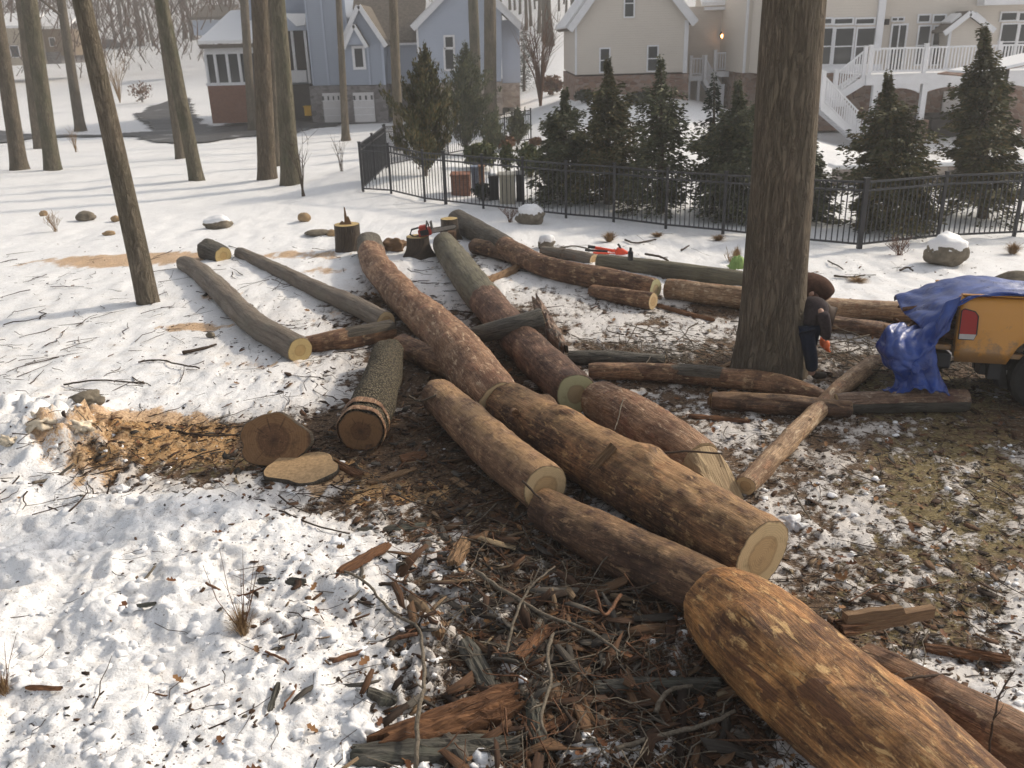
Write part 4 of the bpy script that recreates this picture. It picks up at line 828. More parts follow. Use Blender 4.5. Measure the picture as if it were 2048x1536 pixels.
leaves(900, lambda x, y: np.clip(1.02-samp(cov, x, y), .12*np.clip(.2+2*pn(x*1.3, y*1.3, 41), 0, 1), 1)*.7)
# loose snow clods
def clods(name, n, fn, lo, hi, seed, lift=.3):
    P = scatter(n, fn); z = hgt(P[:, 0], P[:, 1]); bm = bmesh.new(); bmesh.ops.create_icosphere(bm, subdivisions=2, radius=1); B = np.array([v.co[:] for v in bm.verts]); BF = np.array([[v.index for v in f.verts] for f in bm.faces]); bm.free(); V = []; F = []
    for i in range(n):
        r = lo+(hi-lo)*rs.rand()**2.5; o_ = rs.rand(3)*50; d = 1+.8*pn(B[:, 0]*1.3+o_[0], B[:, 1]*1.3+o_[1], B[:, 2]*1.3+o_[2])+.2*pn(B[:, 0]*4+o_[0], B[:, 1]*4, B[:, 2]*4); Q = B*d[:, None]*r*np.array([1.1, 1, .6]); F.append(BF+i*len(B)); V.append(Q+[P[i, 0], P[i, 1], z[i]+r*lift])
    o = mesh(name, np.vstack(V), np.vstack(F), M_snow, loc=(0, 6, 0), smooth=True); o['kind'] = 'stuff'
clods("snow_clods", 480, lambda x, y: np.clip(samp(lmp, x, y)*samp(snow, x, y), 0, 1)*.8*(y < 9), .012, .055, 1, lift=.1)
clods("snow_crumbs", 700, lambda x, y: np.clip(samp(snow, x, y)*(1.05-samp(cov, x, y))*2.2, 0, 1)*(y < 9), .008, .028, 2)
# tan snow chunks in the bank
M_snowtan = plain("sawdust_stained_snow", (.70, .60, .46), .7, .22, 9, .2, .4)
# ------------------------------------------------------------------ bare trees
def tree(label, base, top, wb, wt, Ht, mat, flare=.35, seed=0, group=None, ns=None, limbs=0, wmid=None, name="bare_tree", boost=1.0):
    """base pixel (on the ground), a second axis pixel high on the trunk at the same distance; widths in photo px"""
    g = gnd(*base); b = np.array([g[0], g[1], T(g[0], g[1])-.05]); q = atY(top[0], top[1], b[1]); m = mpp(b); rb = wb/2*m; rt = wt/2*mpp(q)
    ax = q-b; L = max(.5, ax[2]); dirn = ax/L; ns = ns or (40 if rb > .2 and b[1] < 16 else 14); k = int(34 if b[1] < 40 else 14); V = []; P_ = []; R_ = []
    for i in range(k):
        t = (i/(k-1))**1.6; z = Ht*t; f = min(1, z/L); r = rb+(rt-rb)*f if z < L else rt*(1-.75*((z-L)/(Ht-L+.01))); r *= 1+flare*math.exp(-z/(.55*rb*2+.1))
        zz = min(z, L*1.2); c = b+dirn*zz+np.array([0, 0, z-zz])+np.array([.012*Ht*math.sin(z*.35+seed)*min(1, z/Ht)*.8, .01*Ht*math.cos(z*.3+seed), 0])*(0 if z < L else min(1, (z-L)/5)); P_.append(c); R_.append(r)
        for j in range(ns):
            a = 2*math.pi*j/ns; rr = r*(1+.05*float(pn(math.cos(a)*1.8+seed, math.sin(a)*1.8, z*.8))+(.10*math.exp(-z/(rb*1.6)))*math.sin(a*5+seed)); V.append((c[0]+rr*math.cos(a), c[1]+rr*math.sin(a), c[2]))
    F = [(i*ns+j, i*ns+(j+1) % ns, (i+1)*ns+(j+1) % ns, (i+1)*ns+j) for i in range(k-1) for j in range(ns)]
    o = empty(name, tuple(b), label, "tree", group); mesh("trunk", V, F, mat, parent=o, smooth=True)
    r_ = random.Random(seed*7+1)
    if limbs:
        mb = MB()
        for _ in range(limbs):
            z = r_.uniform(.45, .97)*Ht; i = min(k-2, int(k*(z/Ht)**(1/1.6))); c = P_[i]; a = r_.uniform(0, 6.28); l = (Ht-z)*.35+r_.uniform(1.2, 3.2); l *= boost; d = np.array([math.cos(a), math.sin(a), r_.uniform(.35, 1.0)]); r0 = R_[i]*r_.uniform(.25, .45)
            e1 = c+d*l*.45; e2 = e1+np.array([d[0]*.8, d[1]*.8, d[2]*1.2])*l*.5; mb.tube([c, e1, e2], [r0, r0*.6, r0*.2], 5, cap=False)
            for _ in range(4):
                f = r_.uniform(.3, 1); s_ = c+(e1-c)*f*1.0 if r_.random() < .5 else e1+(e2-e1)*f; a2 = a+r_.uniform(-1.1, 1.1); l2 = l*r_.uniform(.2, .45); e = s_+np.array([math.cos(a2), math.sin(a2), r_.uniform(.2, 1.1)])*l2; mid = (s_+e)/2+[0, 0, -.05*l2]; mb.tube([s_, mid, e], [r0*.35, r0*.22, r0*.08], 4, cap=False)
        mb.build("crown", M_branch, parent=o)
    return o, P_, R_
NEAR = [  # label, base px, upper px, width base, width top, height
 ("massive furrowed trunk standing on the right, two bent people behind its foot", (1537, 752), (1588, 0), 124, 122, 21, M_trunkbig, .2, 1, 10),
 ("slim leaning trunk standing alone between the sawdust and the far left logs", (300, 614), (163, 0), 44, 35, 17, M_trunk, .05, 2, 9),
 ("leftmost trunk, cut off by the left edge of the photo", (40, 340), (-12, 0), 31, 26, 17, M_trunk, .25, 3, 8),
 ("trunk second from the left edge with a straight near twin behind it", (106, 340), (58, 0), 29, 30, 17, M_trunkmoss, .25, 4, 8),
 ("straight trunk just left of and behind the second one", (80, 297), (44, 0), 24, 24, 16, M_trunk, .1, 5, 6),
 ("thin trunk rising from behind a dry bush, left of the leaning trunk", (161, 263), (122, 0), 20, 17, 15, M_trunk, .25, 6, 6),
 ("mossy trunk leaning left in front of the driveway", (394, 361), (322, 0), 27, 26, 17, M_trunkmoss, .25, 7, 8),
 ("dark trunk close behind the mossy leaning one", (362, 317), (318, 0), 19, 19, 16, M_trunk, .2, 8, 6),
 ("reddish trunk that forms the left half of the twin pair", (535, 360), (519, 0), 36, 34, 18, M_trunkbig, .15, 9, 8),
 ("greenish trunk that forms the right half of the twin pair", (583, 368), (556, 0), 38, 28, 18, M_trunkmoss, .25, 10, 8),
 ("thin trunk squeezed between the twin pair", (553, 333), (541, 0), 16, 16, 15, M_trunk, .1, 11, 5),
 ("slender trunk in front of the garage doors", (692, 281), (677, 0), 15, 12, 14, M_trunk, .4, 12, 6),
 ("straight trunk beside the fence corner and the yellow-green bush", (798, 300), (786, 0), 20, 18, 16, M_trunk, .1, 13, 7),
 ("trunk rising behind the second evergreen, before the pale blue gable", (955, 250), (946, 0), 21, 20, 16, M_trunkmoss, .1, 14, 6),
 ("thicker grey trunk just right of it, standing before the pale blue gable", (981, 262), (980, 0), 26, 24, 17, M_trunk, .1, 15, 6),
 ("small trunk standing at the left of the screened porch", (345, 205), (322, 0), 13, 12, 14, M_trunk, .2, 16, 5),
 ("trunk passing in front of the basketball hoop", (505, 262), (488, 0), 17, 17, 15, M_trunk, .2, 17, 5),
]
for (lb, bs, tp, wb, wt, H_, mt, fl, sdn, lm) in NEAR: tree(lb, bs, tp, wb, wt, H_, mt, fl, sdn, "tall bare trees", limbs=lm)
# bark flakes/knot on the big trunk's left side are in its material. Woods on the hill: every trunk its own tree
r_ = random.Random(5); placed = []
HILL = []
for (u, v, w) in ((1053, 60, 8), (1062, 52, 7), (1078, 66, 9), (1090, 82, 15), (1104, 92, 12), (1040, 28, 6), (1118, 22, 5), (1150, 46, 15), (1020, 20, 6), (1030, 20, 5), (232, 90, 7), (248, 92, 8), (262, 88, 6), (282, 92, 13), (297, 84, 6), (308, 92, 7), (372, 78, 10), (386, 80, 10), (448, 55, 8), (432, 50, 6), (465, 60, 9), (1084, 20, 5), (1132, 30, 5), (1128, 8, 4), (1070, 18, 4)):
    HILL.append((u, v, w))
for (u, v, w) in HILL:
    tree("bare trunk on the snowy slope behind the houses", (u, v), (u+r_.uniform(-6, 2)+(u-1100)*.01, v-60), w, w*.8, 20, M_trunkfar, .15, r_.randrange(999), "trunks on the far snowy slope", ns=7, limbs=5)
k = 0
while k < 190:
    y = r_.uniform(95, 235); x = r_.uniform(-.66, .62)*y
    if x > .10*y and r_.random() < .75: continue
    if abs(x+.0) < 3: pass
    b = np.array([x, y, T(x, y)]); P = b-CAM; dz = P@_F; u = CU+FPX*(P@_R)/dz; v = CV-FPX*(P@_U)/dz
    if v > 96 or any(abs(u-h[0]) < 4 and abs(y-h[1]) < 10 for h in placed): continue
    placed.append((u, y)); w = r_.uniform(.28, .62)*FPX/dz
    tree("bare trunk in the brown woods at the top", (u, v), (u+r_.uniform(-5, 5), v-50), w, w*.75, r_.uniform(14, 20), M_trunkfar, .1, k+50, "trunks in the far woods", ns=6, limbs=9, boost=1.6); k += 1
# fine brushwood of the far woods: nobody could count it
V = []; F = []; rs2 = np.random.RandomState(4); n = 36000
yy = 105+rs2.rand(n)*150; xx = (rs2.rand(n)*1.36-.72)*yy; zz = terr(xx, yy)+rs2.rand(n)**.8*17+.2
for i in range(n):
    if -.03*yy[i] < xx[i] < .09*yy[i] and rs2.rand() < .85: continue
    if zz[i]-float(T(xx[i], yy[i])) < 2.5 and yy[i] < 125: continue
    a = rs2.rand()*6.28; l = 1.2+2.6*rs2.rand(); c = np.array([xx[i], yy[i], zz[i]]); d = np.array([math.cos(a)*.6, math.sin(a)*.6, .9])*l; s_ = np.array([.06, .02, 0])*(.5+rs2.rand()); b = len(V)
    V += [c-s_, c+s_, c+d*.55+[.2, 0, 0]+s_*.6, c+d, c+d*.55+[.2, 0, 0]-s_*.6]; F += [(b, b+1, b+2, b+4), (b+4, b+2, b+3)]
    e = c+d*.4; b = len(V); V += [e-s_*.5, e+s_*.5, e+np.array([math.cos(a+2)*.8, math.sin(a+2)*.8, .7])*l*.5]; F += [(b, b+1, b+2)]
o = mesh("far_brushwood", V, F, plain("brown_brushwood", (.10, .055, .032), .95, .3, .3), loc=(0, 150, 0)); o['kind'] = 'stuff'
# ------------------------------------------------------------------ evergreens
def needle_mat(name, a, b, c3):
    M = NT(name, .7, .25); g = M.node('ShaderNodeNewGeometry'); n = M.noise(M.wpos(), 1.6, 4, .6); c = M.ramp(g.outputs['Random Per Island'], [(0, a), (.55, b), (1, c3)]); c = M.mix(M.ramp(n, [(.4, 0), (.65, .7)]), c, tuple(x*.6 for x in a)); M.col(c); return M.m
M_ever = needle_mat("dark_evergreen_needles", (.062, .074, .042), (.11, .122, .064), (.18, .165, .085))
M_ever2 = needle_mat("olive_evergreen_needles", (.05, .056, .024), (.10, .098, .04), (.18, .13, .055))
M_everb = needle_mat("bluish_evergreen_needles", (.024, .036, .026), (.045, .06, .04), (.075, .085, .055))
def evergreen(label, base, topv, wpx, kind, mat, n=4200, seed=0, sparse=1.0, name="evergreen_tree", lean=0, group="evergreens behind the iron fence", low=.06, topbare=.0, width_pow=.85, cat="evergreen"):
    g = gnd(*base); b = np.array([g[0], g[1], T(g[0], g[1])]); m = mpp(b); q = atY(base[0]+lean, topv, b[1]); H = q[2]-b[2]; R = wpx/2*m*(1.34 if kind == 'layer' else 1.05); rr = np.random.RandomState(seed+20)
    o = empty(name, tuple(b), label, cat, group); mb = MB(); axx = lambda t: np.array([b[0]+(q[0]-b[0])*t, b[1], b[2]+H*t]); mb.tube([axx(0)-[0, 0, .1], axx(.3), axx(.7), axx(.99)], [R*.09+.02, R*.07+.015, .03, .008], 8)
    V = []; F = []; nb = int((230 if kind != 'spindly' else 60)*(H/4)**.5); per = int(n*2.0/nb)
    for i in range(nb):
        t = low+(1-low)*((i+rr.rand())/nb)**(1.05 if kind == 'feather' else .9); prof = (1-t)**width_pow
        if kind == 'feather': prof = min(1, (1-t)*1.55)**.9*(.80+.3*rr.rand())
        if t > 1-topbare: prof = prof*(.25+.3*rr.rand())
        t = min(.995, max(low, t+rr.randn()*.018))
        a = rr.rand()*6.283 if kind != 'spindly' else i*2.4; L = R*prof*(.62+.75*rr.rand()**1.5)*(1+.18*math.sin(a*2+seed)+.14*math.sin(a*3+t*9)); L = max(L, .02*R)
        up = (.9 if kind == 'feather' else .22+.45*t+.25*rr.randn()); d = np.array([math.cos(a), math.sin(a), 0.]); c0 = axx(t)
        dro = .28 if kind != 'feather' else -.05; pts = [c0+d*L*f+np.array([0, 0, (up*f-dro*f*f*1.3)*L]) for f in (0, .33, .66, 1)]
        mb.tube(pts, [max(.006, .012*L+.006), .008, .006, .003], 4, cap=False); sd_ = np.array([-d[1], d[0], 0])
        for _ in range(max(3, int(per*(.35+1.1*prof)*sparse))):
            f = rr.rand()**.62; k0 = min(2, int(f*3)); p = pts[k0]+(pts[k0+1]-pts[k0])*(f*3-k0); s = (1 if rr.rand() < .5 else -1); lat = L*.30*(1-.6*f)+.03; w0 = rr.rand()
            if kind == 'feather': p = p+sd_*s*lat*w0*.8+np.array([0, 0, rr.randn()*.07]); dd = d*rr.uniform(-.1, .6)+sd_*s*rr.uniform(0, .5)+np.array([0, 0, rr.uniform(.5, 1.2)]); ln = rr.uniform(.05, .14)
            else: p = p+sd_*s*lat*w0+np.array([0, 0, -.10*w0*lat+rr.randn()*.06]); dd = d*rr.uniform(.3, 1)+sd_*s*rr.uniform(.3, 1)+np.array([0, 0, rr.uniform(-.45, .15)]); ln = rr.uniform(.05, .14)
            ln *= .55+.45*min(1, prof*2); dd = dd/np.linalg.norm(dd); sx = np.cross(dd, rr.randn(3)); sx /= np.linalg.norm(sx)+1e-9; wd = ln*rr.uniform(.13, .28); bb = len(V); V += [p-dd*ln*.1, p+dd*ln*.45+sx*wd, p+dd*ln, p+dd*ln*.45-sx*wd]; F.append((bb, bb+1, bb+2, bb+3))
    mb.build("trunk", M_branch, parent=o); mesh("crown", np.array(V), np.array(F), mat, parent=o); return o
EV = [
 ("full feathery evergreen left of the fence post, its foot inside the fence", (850, 350), 98, 96, 'feather', M_ever2, 9000, 1, 1, .04),
 ("narrow dark evergreen in front of the pale blue gable's stone foot", (932, 306), 92, 84, 'feather', M_ever, 8000, 2, 1, .05),
 ("short round-topped evergreen on the far side of the garden fence", (1036, 290), 218, 36, 'feather', M_ever, 2200, 3, 1, .04),
 ("low dark evergreen left of the short round-topped one", (985, 305), 232, 52, 'feather', M_ever, 2500, 4, 1, .04),
 ("dark broad evergreen just right of the beige utility cabinet", (1130, 402), 182, 132, 'layer', M_ever, 10000, 5, 1, .04),
 ("tall olive evergreen under the beige gable's lower window", (1216, 410), 122, 134, 'layer', M_ever2, 12000, 6, 1.1, .04),
 ("loose evergreen with a long bare tip below the gable's right window", (1322, 428), 118, 130, 'layer', M_ever, 9000, 7, .8, .05),
 ("thin spindly tree with sparse drooping branches left of the big trunk", (1428, 425), 150, 100, 'spindly', M_everb, 2600, 8, .9, .08),
 ("dark dense evergreen directly left of the big trunk", (1476, 440), 168, 150, 'layer', M_ever, 12000, 9, 1.1, .03),
 ("small evergreen half hidden behind the big trunk's right side", (1612, 448), 262, 100, 'layer', M_ever, 7000, 10, 1, .03),
 ("wide evergreen in front of the white porch arch", (1776, 462), 152, 172, 'layer', M_ever2, 14000, 11, 1, .03),
 ("tall dark evergreen near the right edge with a feathery tip", (1968, 440), 52, 160, 'layer', M_ever2, 14000, 12, 1, .07),
 ("slim spruce at the right corner of the pale blue house", (1048, 182), 48, 52, 'layer', M_everb, 3000, 13, .9, .05),
]
for (lb, bs, tv, w, kd, mt, n_, sdn, sp, lo_) in EV:
    evergreen(lb, bs, tv, w, kd, mt, n_, sdn, sp, low=lo_, topbare=.22 if kd == 'layer' and tv < 200 and w > 80 else 0, width_pow=.72 if kd == 'layer' else .85)
# ------------------------------------------------------------------ leafy shrubs, bare shrubs, grass tufts
def shrub(label, base, h_px, w_px, cols, n=900, seed=0, name="leafy_shrub", leaf=.07, cat="shrub", group=None, bare=0, stem_mat=None, spread=1.0):
    g = gnd(*base); b = np.array([g[0], g[1], T(g[0], g[1])]); m = mpp(b); H = h_px*m; R = w_px/2*m; rr = np.random.RandomState(seed+90); o = empty(name, tuple(b), label, cat, group); mb = MB(); tips = []
    for i in range(10 if not bare else bare):
        a = rr.rand()*6.28; rad = R*(.25+.75*rr.rand())*spread; e = b+np.array([math.cos(a)*rad, math.sin(a)*rad, H*rr.uniform(.6, 1)]); mid = b+(e-b)*.5+np.array([-math.cos(a), -math.sin(a), 0])*rad*.22; mb.tube([b+rr.randn(3)*[.03, .03, 0], mid, e], [max(.004, H*.009), max(.003, H*.006), .0025], 4, cap=False); tips.append((mid, e))
        if bare:
            for _ in range(4):
                f = rr.rand(); s_ = mid+(e-mid)*f; e2 = s_+np.array([rr.randn()*.3, rr.randn()*.3, .6])*H*.35; mb.tube([s_, e2], [max(.003, H*.004), .002], 3, cap=False)
    mb.build("stems", stem_mat or M_branch, parent=o)
    if cols:
        V = []; F = []
        for _ in range(n):
            d = rr.randn(3); d /= np.linalg.norm(d); r0 = rr.rand()**.45; wob = 1+.22*float(pn(d[0]*2+seed, d[1]*2, d[2]*2))*2; p = b+np.array([d[0]*R*r0*wob, d[1]*R*r0*wob, H*.55+d[2]*H*.45*r0*wob]); p[2] = max(p[2], b[2]+.02); u_ = rr.randn(3); u_ /= np.linalg.norm(u_); s_ = np.cross(u_, rr.randn(3)); s_ /= np.linalg.norm(s_); l = leaf*rr.uniform(.6, 1.4); k0 = len(V); V += [p-u_*l, p+s_*l*.45, p+u_*l, p-s_*l*.45]; F.append((k0, k0+1, k0+2, k0+3))
        mesh("foliage", np.array(V), np.array(F), cols, parent=o)
    return o
M_shy = needle_mat("yellow_green_leaves", (.07, .08, .02), (.16, .15, .035), (.22, .19, .05))
M_shg = needle_mat("mid_green_leaves", (.04, .06, .02), (.09, .10, .035), (.15, .14, .05))
M_shr = needle_mat("rusty_leaves", (.10, .045, .025), (.2, .09, .04), (.12, .10, .04))
M_shd = needle_mat("very_dark_leaves", (.016, .022, .014), (.03, .04, .022), (.05, .055, .03))
shrub("yellow-green bush beside the second garage door", (772, 244), 54, 36, M_shy, 1500, 1, leaf=.14)
shrub("light green leafy shrub just above the fence, right of the second evergreen", (962, 338), 52, 66, M_shg, 1700, 2, leaf=.08)
shrub("loose shrub with white-edged leaves left of the dark broad evergreen", (1014, 345), 54, 34, M_shg, 800, 3, leaf=.06)
shrub("leafy shrub spilling over the fence by the broad evergreen", (1060, 355), 66, 60, M_shg, 1500, 4, leaf=.07)
shrub("rusty-topped shrub below the short round-topped evergreen", (1012, 300), 28, 40, M_shr, 700, 5, leaf=.08)
shrub("low red-brown shrub by the garden fence post", (1070, 292), 16, 24, M_shr, 350, 6, leaf=.08)
shrub("dark rounded bush at the pale blue house's right corner", (1005, 196), 34, 60, M_shd, 1200, 7, leaf=.16)
shrub("rusty undergrowth bush by the tan gable's left corner", (1105, 190), 36, 46, M_shr, 700, 8, leaf=.16)
shrub("dark bush at the foot of the tan gable", (1278, 207), 20, 60, M_shd, 900, 9, leaf=.12)
shrub("small dark bush by the tan gable's left stone foot", (1168, 206), 24, 34, M_shd, 500, 10, leaf=.12)
shrub("snow-flecked dark shrub in front of the black air unit", (967, 402), 36, 40, M_shd, 900, 11, leaf=.045)
shrub("dark clipped bush at the pale blue gable's stone foot", (880, 222), 26, 30, M_shd, 500, 12, leaf=.15)
shrub("bare red-barked tree with fine twigs between the two houses", (1081, 213), 175, 104, None, 0, 13, name="red_barked_shrub", bare=34, stem_mat=M_twigr, cat="bare shrub")
shrub("bare dry shrub beside the snow-capped boulder at the fence", (1020, 448), 34, 52, None, 0, 14, name="bare_shrub", bare=26, stem_mat=M_twigr, cat="bare shrub")
shrub("bare pinkish shrub left of the big snow-capped boulder", (1798, 520), 42, 66, None, 0, 15, name="bare_shrub", bare=34, stem_mat=M_twigr, cat="bare shrub")
shrub("pale dry brush at the left edge before the stones", (112, 468), 42, 42, None, 0, 16, name="bare_shrub", bare=22, stem_mat=M_twigtan, cat="bare shrub")
shrub("wiry sapling with thin forked twigs right of the twin trunks", (607, 392), 130, 80, None, 0, 17, name="sapling", bare=9, cat="sapling")
shrub("little bare sapling in the open snow below the garage", (683, 343), 72, 46, None, 0, 18, name="sapling", bare=8, cat="sapling")
shrub("dry multi-stemmed shrub at the bend of the driveway", (240, 205), 95, 70, None, 0, 19, name="bare_shrub", bare=16, stem_mat=M_twigtan, cat="bare shrub")
shrub("low brown bush beside the driveway's snowy bend", (285, 205), 40, 50, M_shr, 300, 20, leaf=.12)
shrub("pale dry grass clump between the left trunks", (152, 304), 46, 30, None, 0, 21, name="bare_shrub", bare=18, stem_mat=M_twigtan, cat="bare shrub")
shrub("bare twigs beside the green cloth left of the big tree", (1462, 545), 50, 40, None, 0, 22, name="bare_shrub", bare=14, stem_mat=M_twigtan, cat="bare shrub")
def tuft(label, base, h_px, w_px, n, seed, mat=M_twigtan, flop=1.0, name="grass_tuft", twigs=0):
    p = G(*base); m = mpp(p); rr = np.random.RandomState(seed); V = []; F = []
    for _ in range(n):
        a = rr.rand()*6.28; L = h_px*m*rr.uniform(.5, 1.1); sp = w_px/2*m*rr.rand()*flop; b = p+np.array([math.cos(a), math.sin(a), 0])*w_px*m*.12*rr.rand()+[0, 0, -.01]; e = b+np.array([math.cos(a)*sp, math.sin(a)*sp, L*rr.uniform(.5, 1)]); mid = (b+e)/2+np.array([0, 0, L*.22]); s_ = np.array([-math.sin(a), math.cos(a), 0])*max(.0016, .9*m*.6); k0 = len(V)
        V += [b-s_, b+s_, mid+s_*.8, mid-s_*.8, e+s_*.15, e-s_*.15]; F += [(k0, k0+1, k0+2, k0+3), (k0+3, k0+2, k0+4, k0+5)]
    o = mesh(name, V, F, mat); tag(o, label, "grass tuft")
    if twigs:
        mb = MB()
        for _ in range(twigs):
            a = rr.rand()*6.28; L = h_px*m*rr.uniform(1.6, 2.6); e = p+np.array([math.cos(a)*.18, math.sin(a)*.1, L*1.0]); mid = (p+e)/2+rr.randn(3)*.015; mb.tube([p, mid, e], [.0028, .0022, .001], 4); e2 = mid+np.array([rr.randn()*.05, 0, .09]); mb.tube([mid, e2], [.0015, .0008], 3)
        mb.build("twigs", M_twigr, parent=o)
    return o
tuft("tan dry grass tuft with thin red twigs in the near snow", (490, 1290), 70, 90, 240, 1, twigs=7)
tuft("clump of tan oak leaves and stalks at the left edge", (22, 1425), 60, 70, 160, 2, twigs=6, mat=M_twigtan)
for i, (b, h, w, lb) in enumerate((((1218, 486), 22, 32, "round tan grass clump behind the red tools"), ((1315, 478), 10, 26, "small tan grass clump in front of the fence, left one"), ((1436, 487), 14, 30, "flat tan grass clump in front of the fence, right one"), ((2024, 512), 26, 36, "tan grass clump right of the big boulder"), ((1715, 568), 10, 40, "matted tan grass left of the blue tarp"), ((1472, 528), 30, 20, "tan grass clump hugging the big trunk's left side"))):
    tuft(lb, b, h, w, 420, 30+i, flop=1.3)
# ------------------------------------------------------------------ driveway
def asphalt():
    M = NT("wet_asphalt", .6, .4); w = M.wpos(); n = M.noise(w, 3, 5, .7); n2 = M.noise(w, .5, 4); c = M.mix(M.ramp(n, [(.3, 0), (.7, 1)]), (.045, .045, .048), (.085, .083, .083)); c = M.mix(M.ramp(n2, [(.6, 0), (.7, .8)]), c, (.35, .35, .37)); M.col(c); return M.m
M_asph = asphalt()
DP = [(-60, 262), (30, 264), (60, 272), (130, 272), (210, 273), (240, 268), (300, 266), (285, 248), (262, 232), (285, 218), (330, 204), (372, 196), (380, 225), (392, 250), (430, 254), (500, 254), (560, 246), (618, 238), (655, 238), (655, 241), (706, 240), (756, 244), (700, 250), (640, 257), (560, 270), (470, 277), (400, 288), (330, 288), (250, 276), (130, 277), (60, 277), (30, 286), (-60, 292)]
dp = np.array([gnd(*p)[:2] for p in DP]); 
def inpoly(x, y, P):
    c = np.zeros(x.shape, bool); n = len(P); j = n-1
    for i in range(n):
        xi, yi = P[i]; xj, yj = P[j]; c ^= ((yi > y) != (yj > y)) & (x < (xj-xi)*(y-yi)/(yj-yi+1e-12)+xi); j = i
    return c
gx, gy = np.meshgrid(np.arange(dp[:, 0].min(), dp[:, 0].max(), .35), np.arange(dp[:, 1].min(), dp[:, 1].max(), .35)); jx = gx+.5*pn(gx*.8, gy*.8, 3); jy = gy+.7*pn(gx*.7, gy*.7, 9); ins = inpoly(jx, jy, dp)
ii = np.arange(gx.size).reshape(gx.shape); cell = ins[:-1, :-1]; F = np.stack([ii[:-1, :-1], ii[:-1, 1:], ii[1:, 1:], ii[1:, :-1]], -1)[cell]; used, inv = np.unique(F, return_inverse=True)
V = np.stack([gx.ravel(), gy.ravel(), hgt(gx.ravel(), gy.ravel())+.07], 1)[used]; o = mesh("driveway", V, inv.reshape(-1, 4).astype(int), M_asph, loc=(0, 40, 0)); o['kind'] = 'structure'
# ------------------------------------------------------------------ iron fence
M_iron = plain("black_painted_iron", (.022, .023, .028), .45, .2, 20, .5)
def fence(name, label, px, Hh=1.22, post_w=.055, pitch=.105, thick=(), last_out=0):
    P = [gnd(*p) for p in px]; P = [np.array([p[0], p[1], hgt(p[0], p[1])]) for p in P]; o = empty(name, tuple(P[0]), label, "fence")
    for i, p in enumerate(P):
        mb = MB(); w = post_w*(1.5 if i in thick else 1); mb.box((p[0]-w/2, p[1]-w/2, p[2]-.1), (p[0]+w/2, p[1]+w/2, p[2]+Hh+.04)); mb.box((p[0]-w*.7, p[1]-w*.7, p[2]+Hh+.042), (p[0]+w*.7, p[1]+w*.7, p[2]+Hh+.06)); mb.build("post", M_iron, parent=o)
    for a, b in zip(P[:-1], P[1:]):
        mb = MB(); L = np.linalg.norm((b-a)[:2]); n = int(L/pitch); d = (b-a)/L; nrm = np.array([-d[1], d[0], 0])
        def bar(p, q, w, h):
            V = []; 
            for e in (p, q):
                for (s_, t) in ((-1, -1), (1, -1), (1, 1), (-1, 1)): V.append(e+nrm*s_*w/2+np.array([0, 0, t*h/2]))
            mb.add(V, [(0, 1, 2, 3), (7, 6, 5, 4), (0, 4, 5, 1), (1, 5, 6, 2), (2, 6, 7, 3), (3, 7, 4, 0)])
        for z in (.09, Hh-.17, Hh-.02): bar(a+d*.03+[0, 0, z], b-d*.03+[0, 0, z], .03, .035)
        for k in range(1, n):
            p = a+d*L*k/n; w = .009; mb.box((p[0]-w, p[1]-w, p[2]+.07), (p[0]+w, p[1]+w, p[2]+Hh-.005))
        mb.build("picket_panel", M_iron, parent=o)
    return o
fence("iron_fence", "black picket fence in front of the evergreens, reaching the right edge", [(727, 386), (783, 392), (850, 403), (892, 411), (967, 420), (1047, 429), (1132, 440), (1227, 451), (1331, 463), (1445, 475), (1575, 490), (1717, 506), (1873, 489), (2026, 481), (2190, 474)], thick=(3, 11))
fence("iron_fence", "black picket fence going back from the left corner beside the trunk", [(726, 383), (750, 358), (773, 337)], pitch=.09)
fence("iron_fence", "farther run of black picket fence crossing behind the first evergreens", [(775, 335), (834, 323), (897, 312), (1010, 290), (1062, 283)])
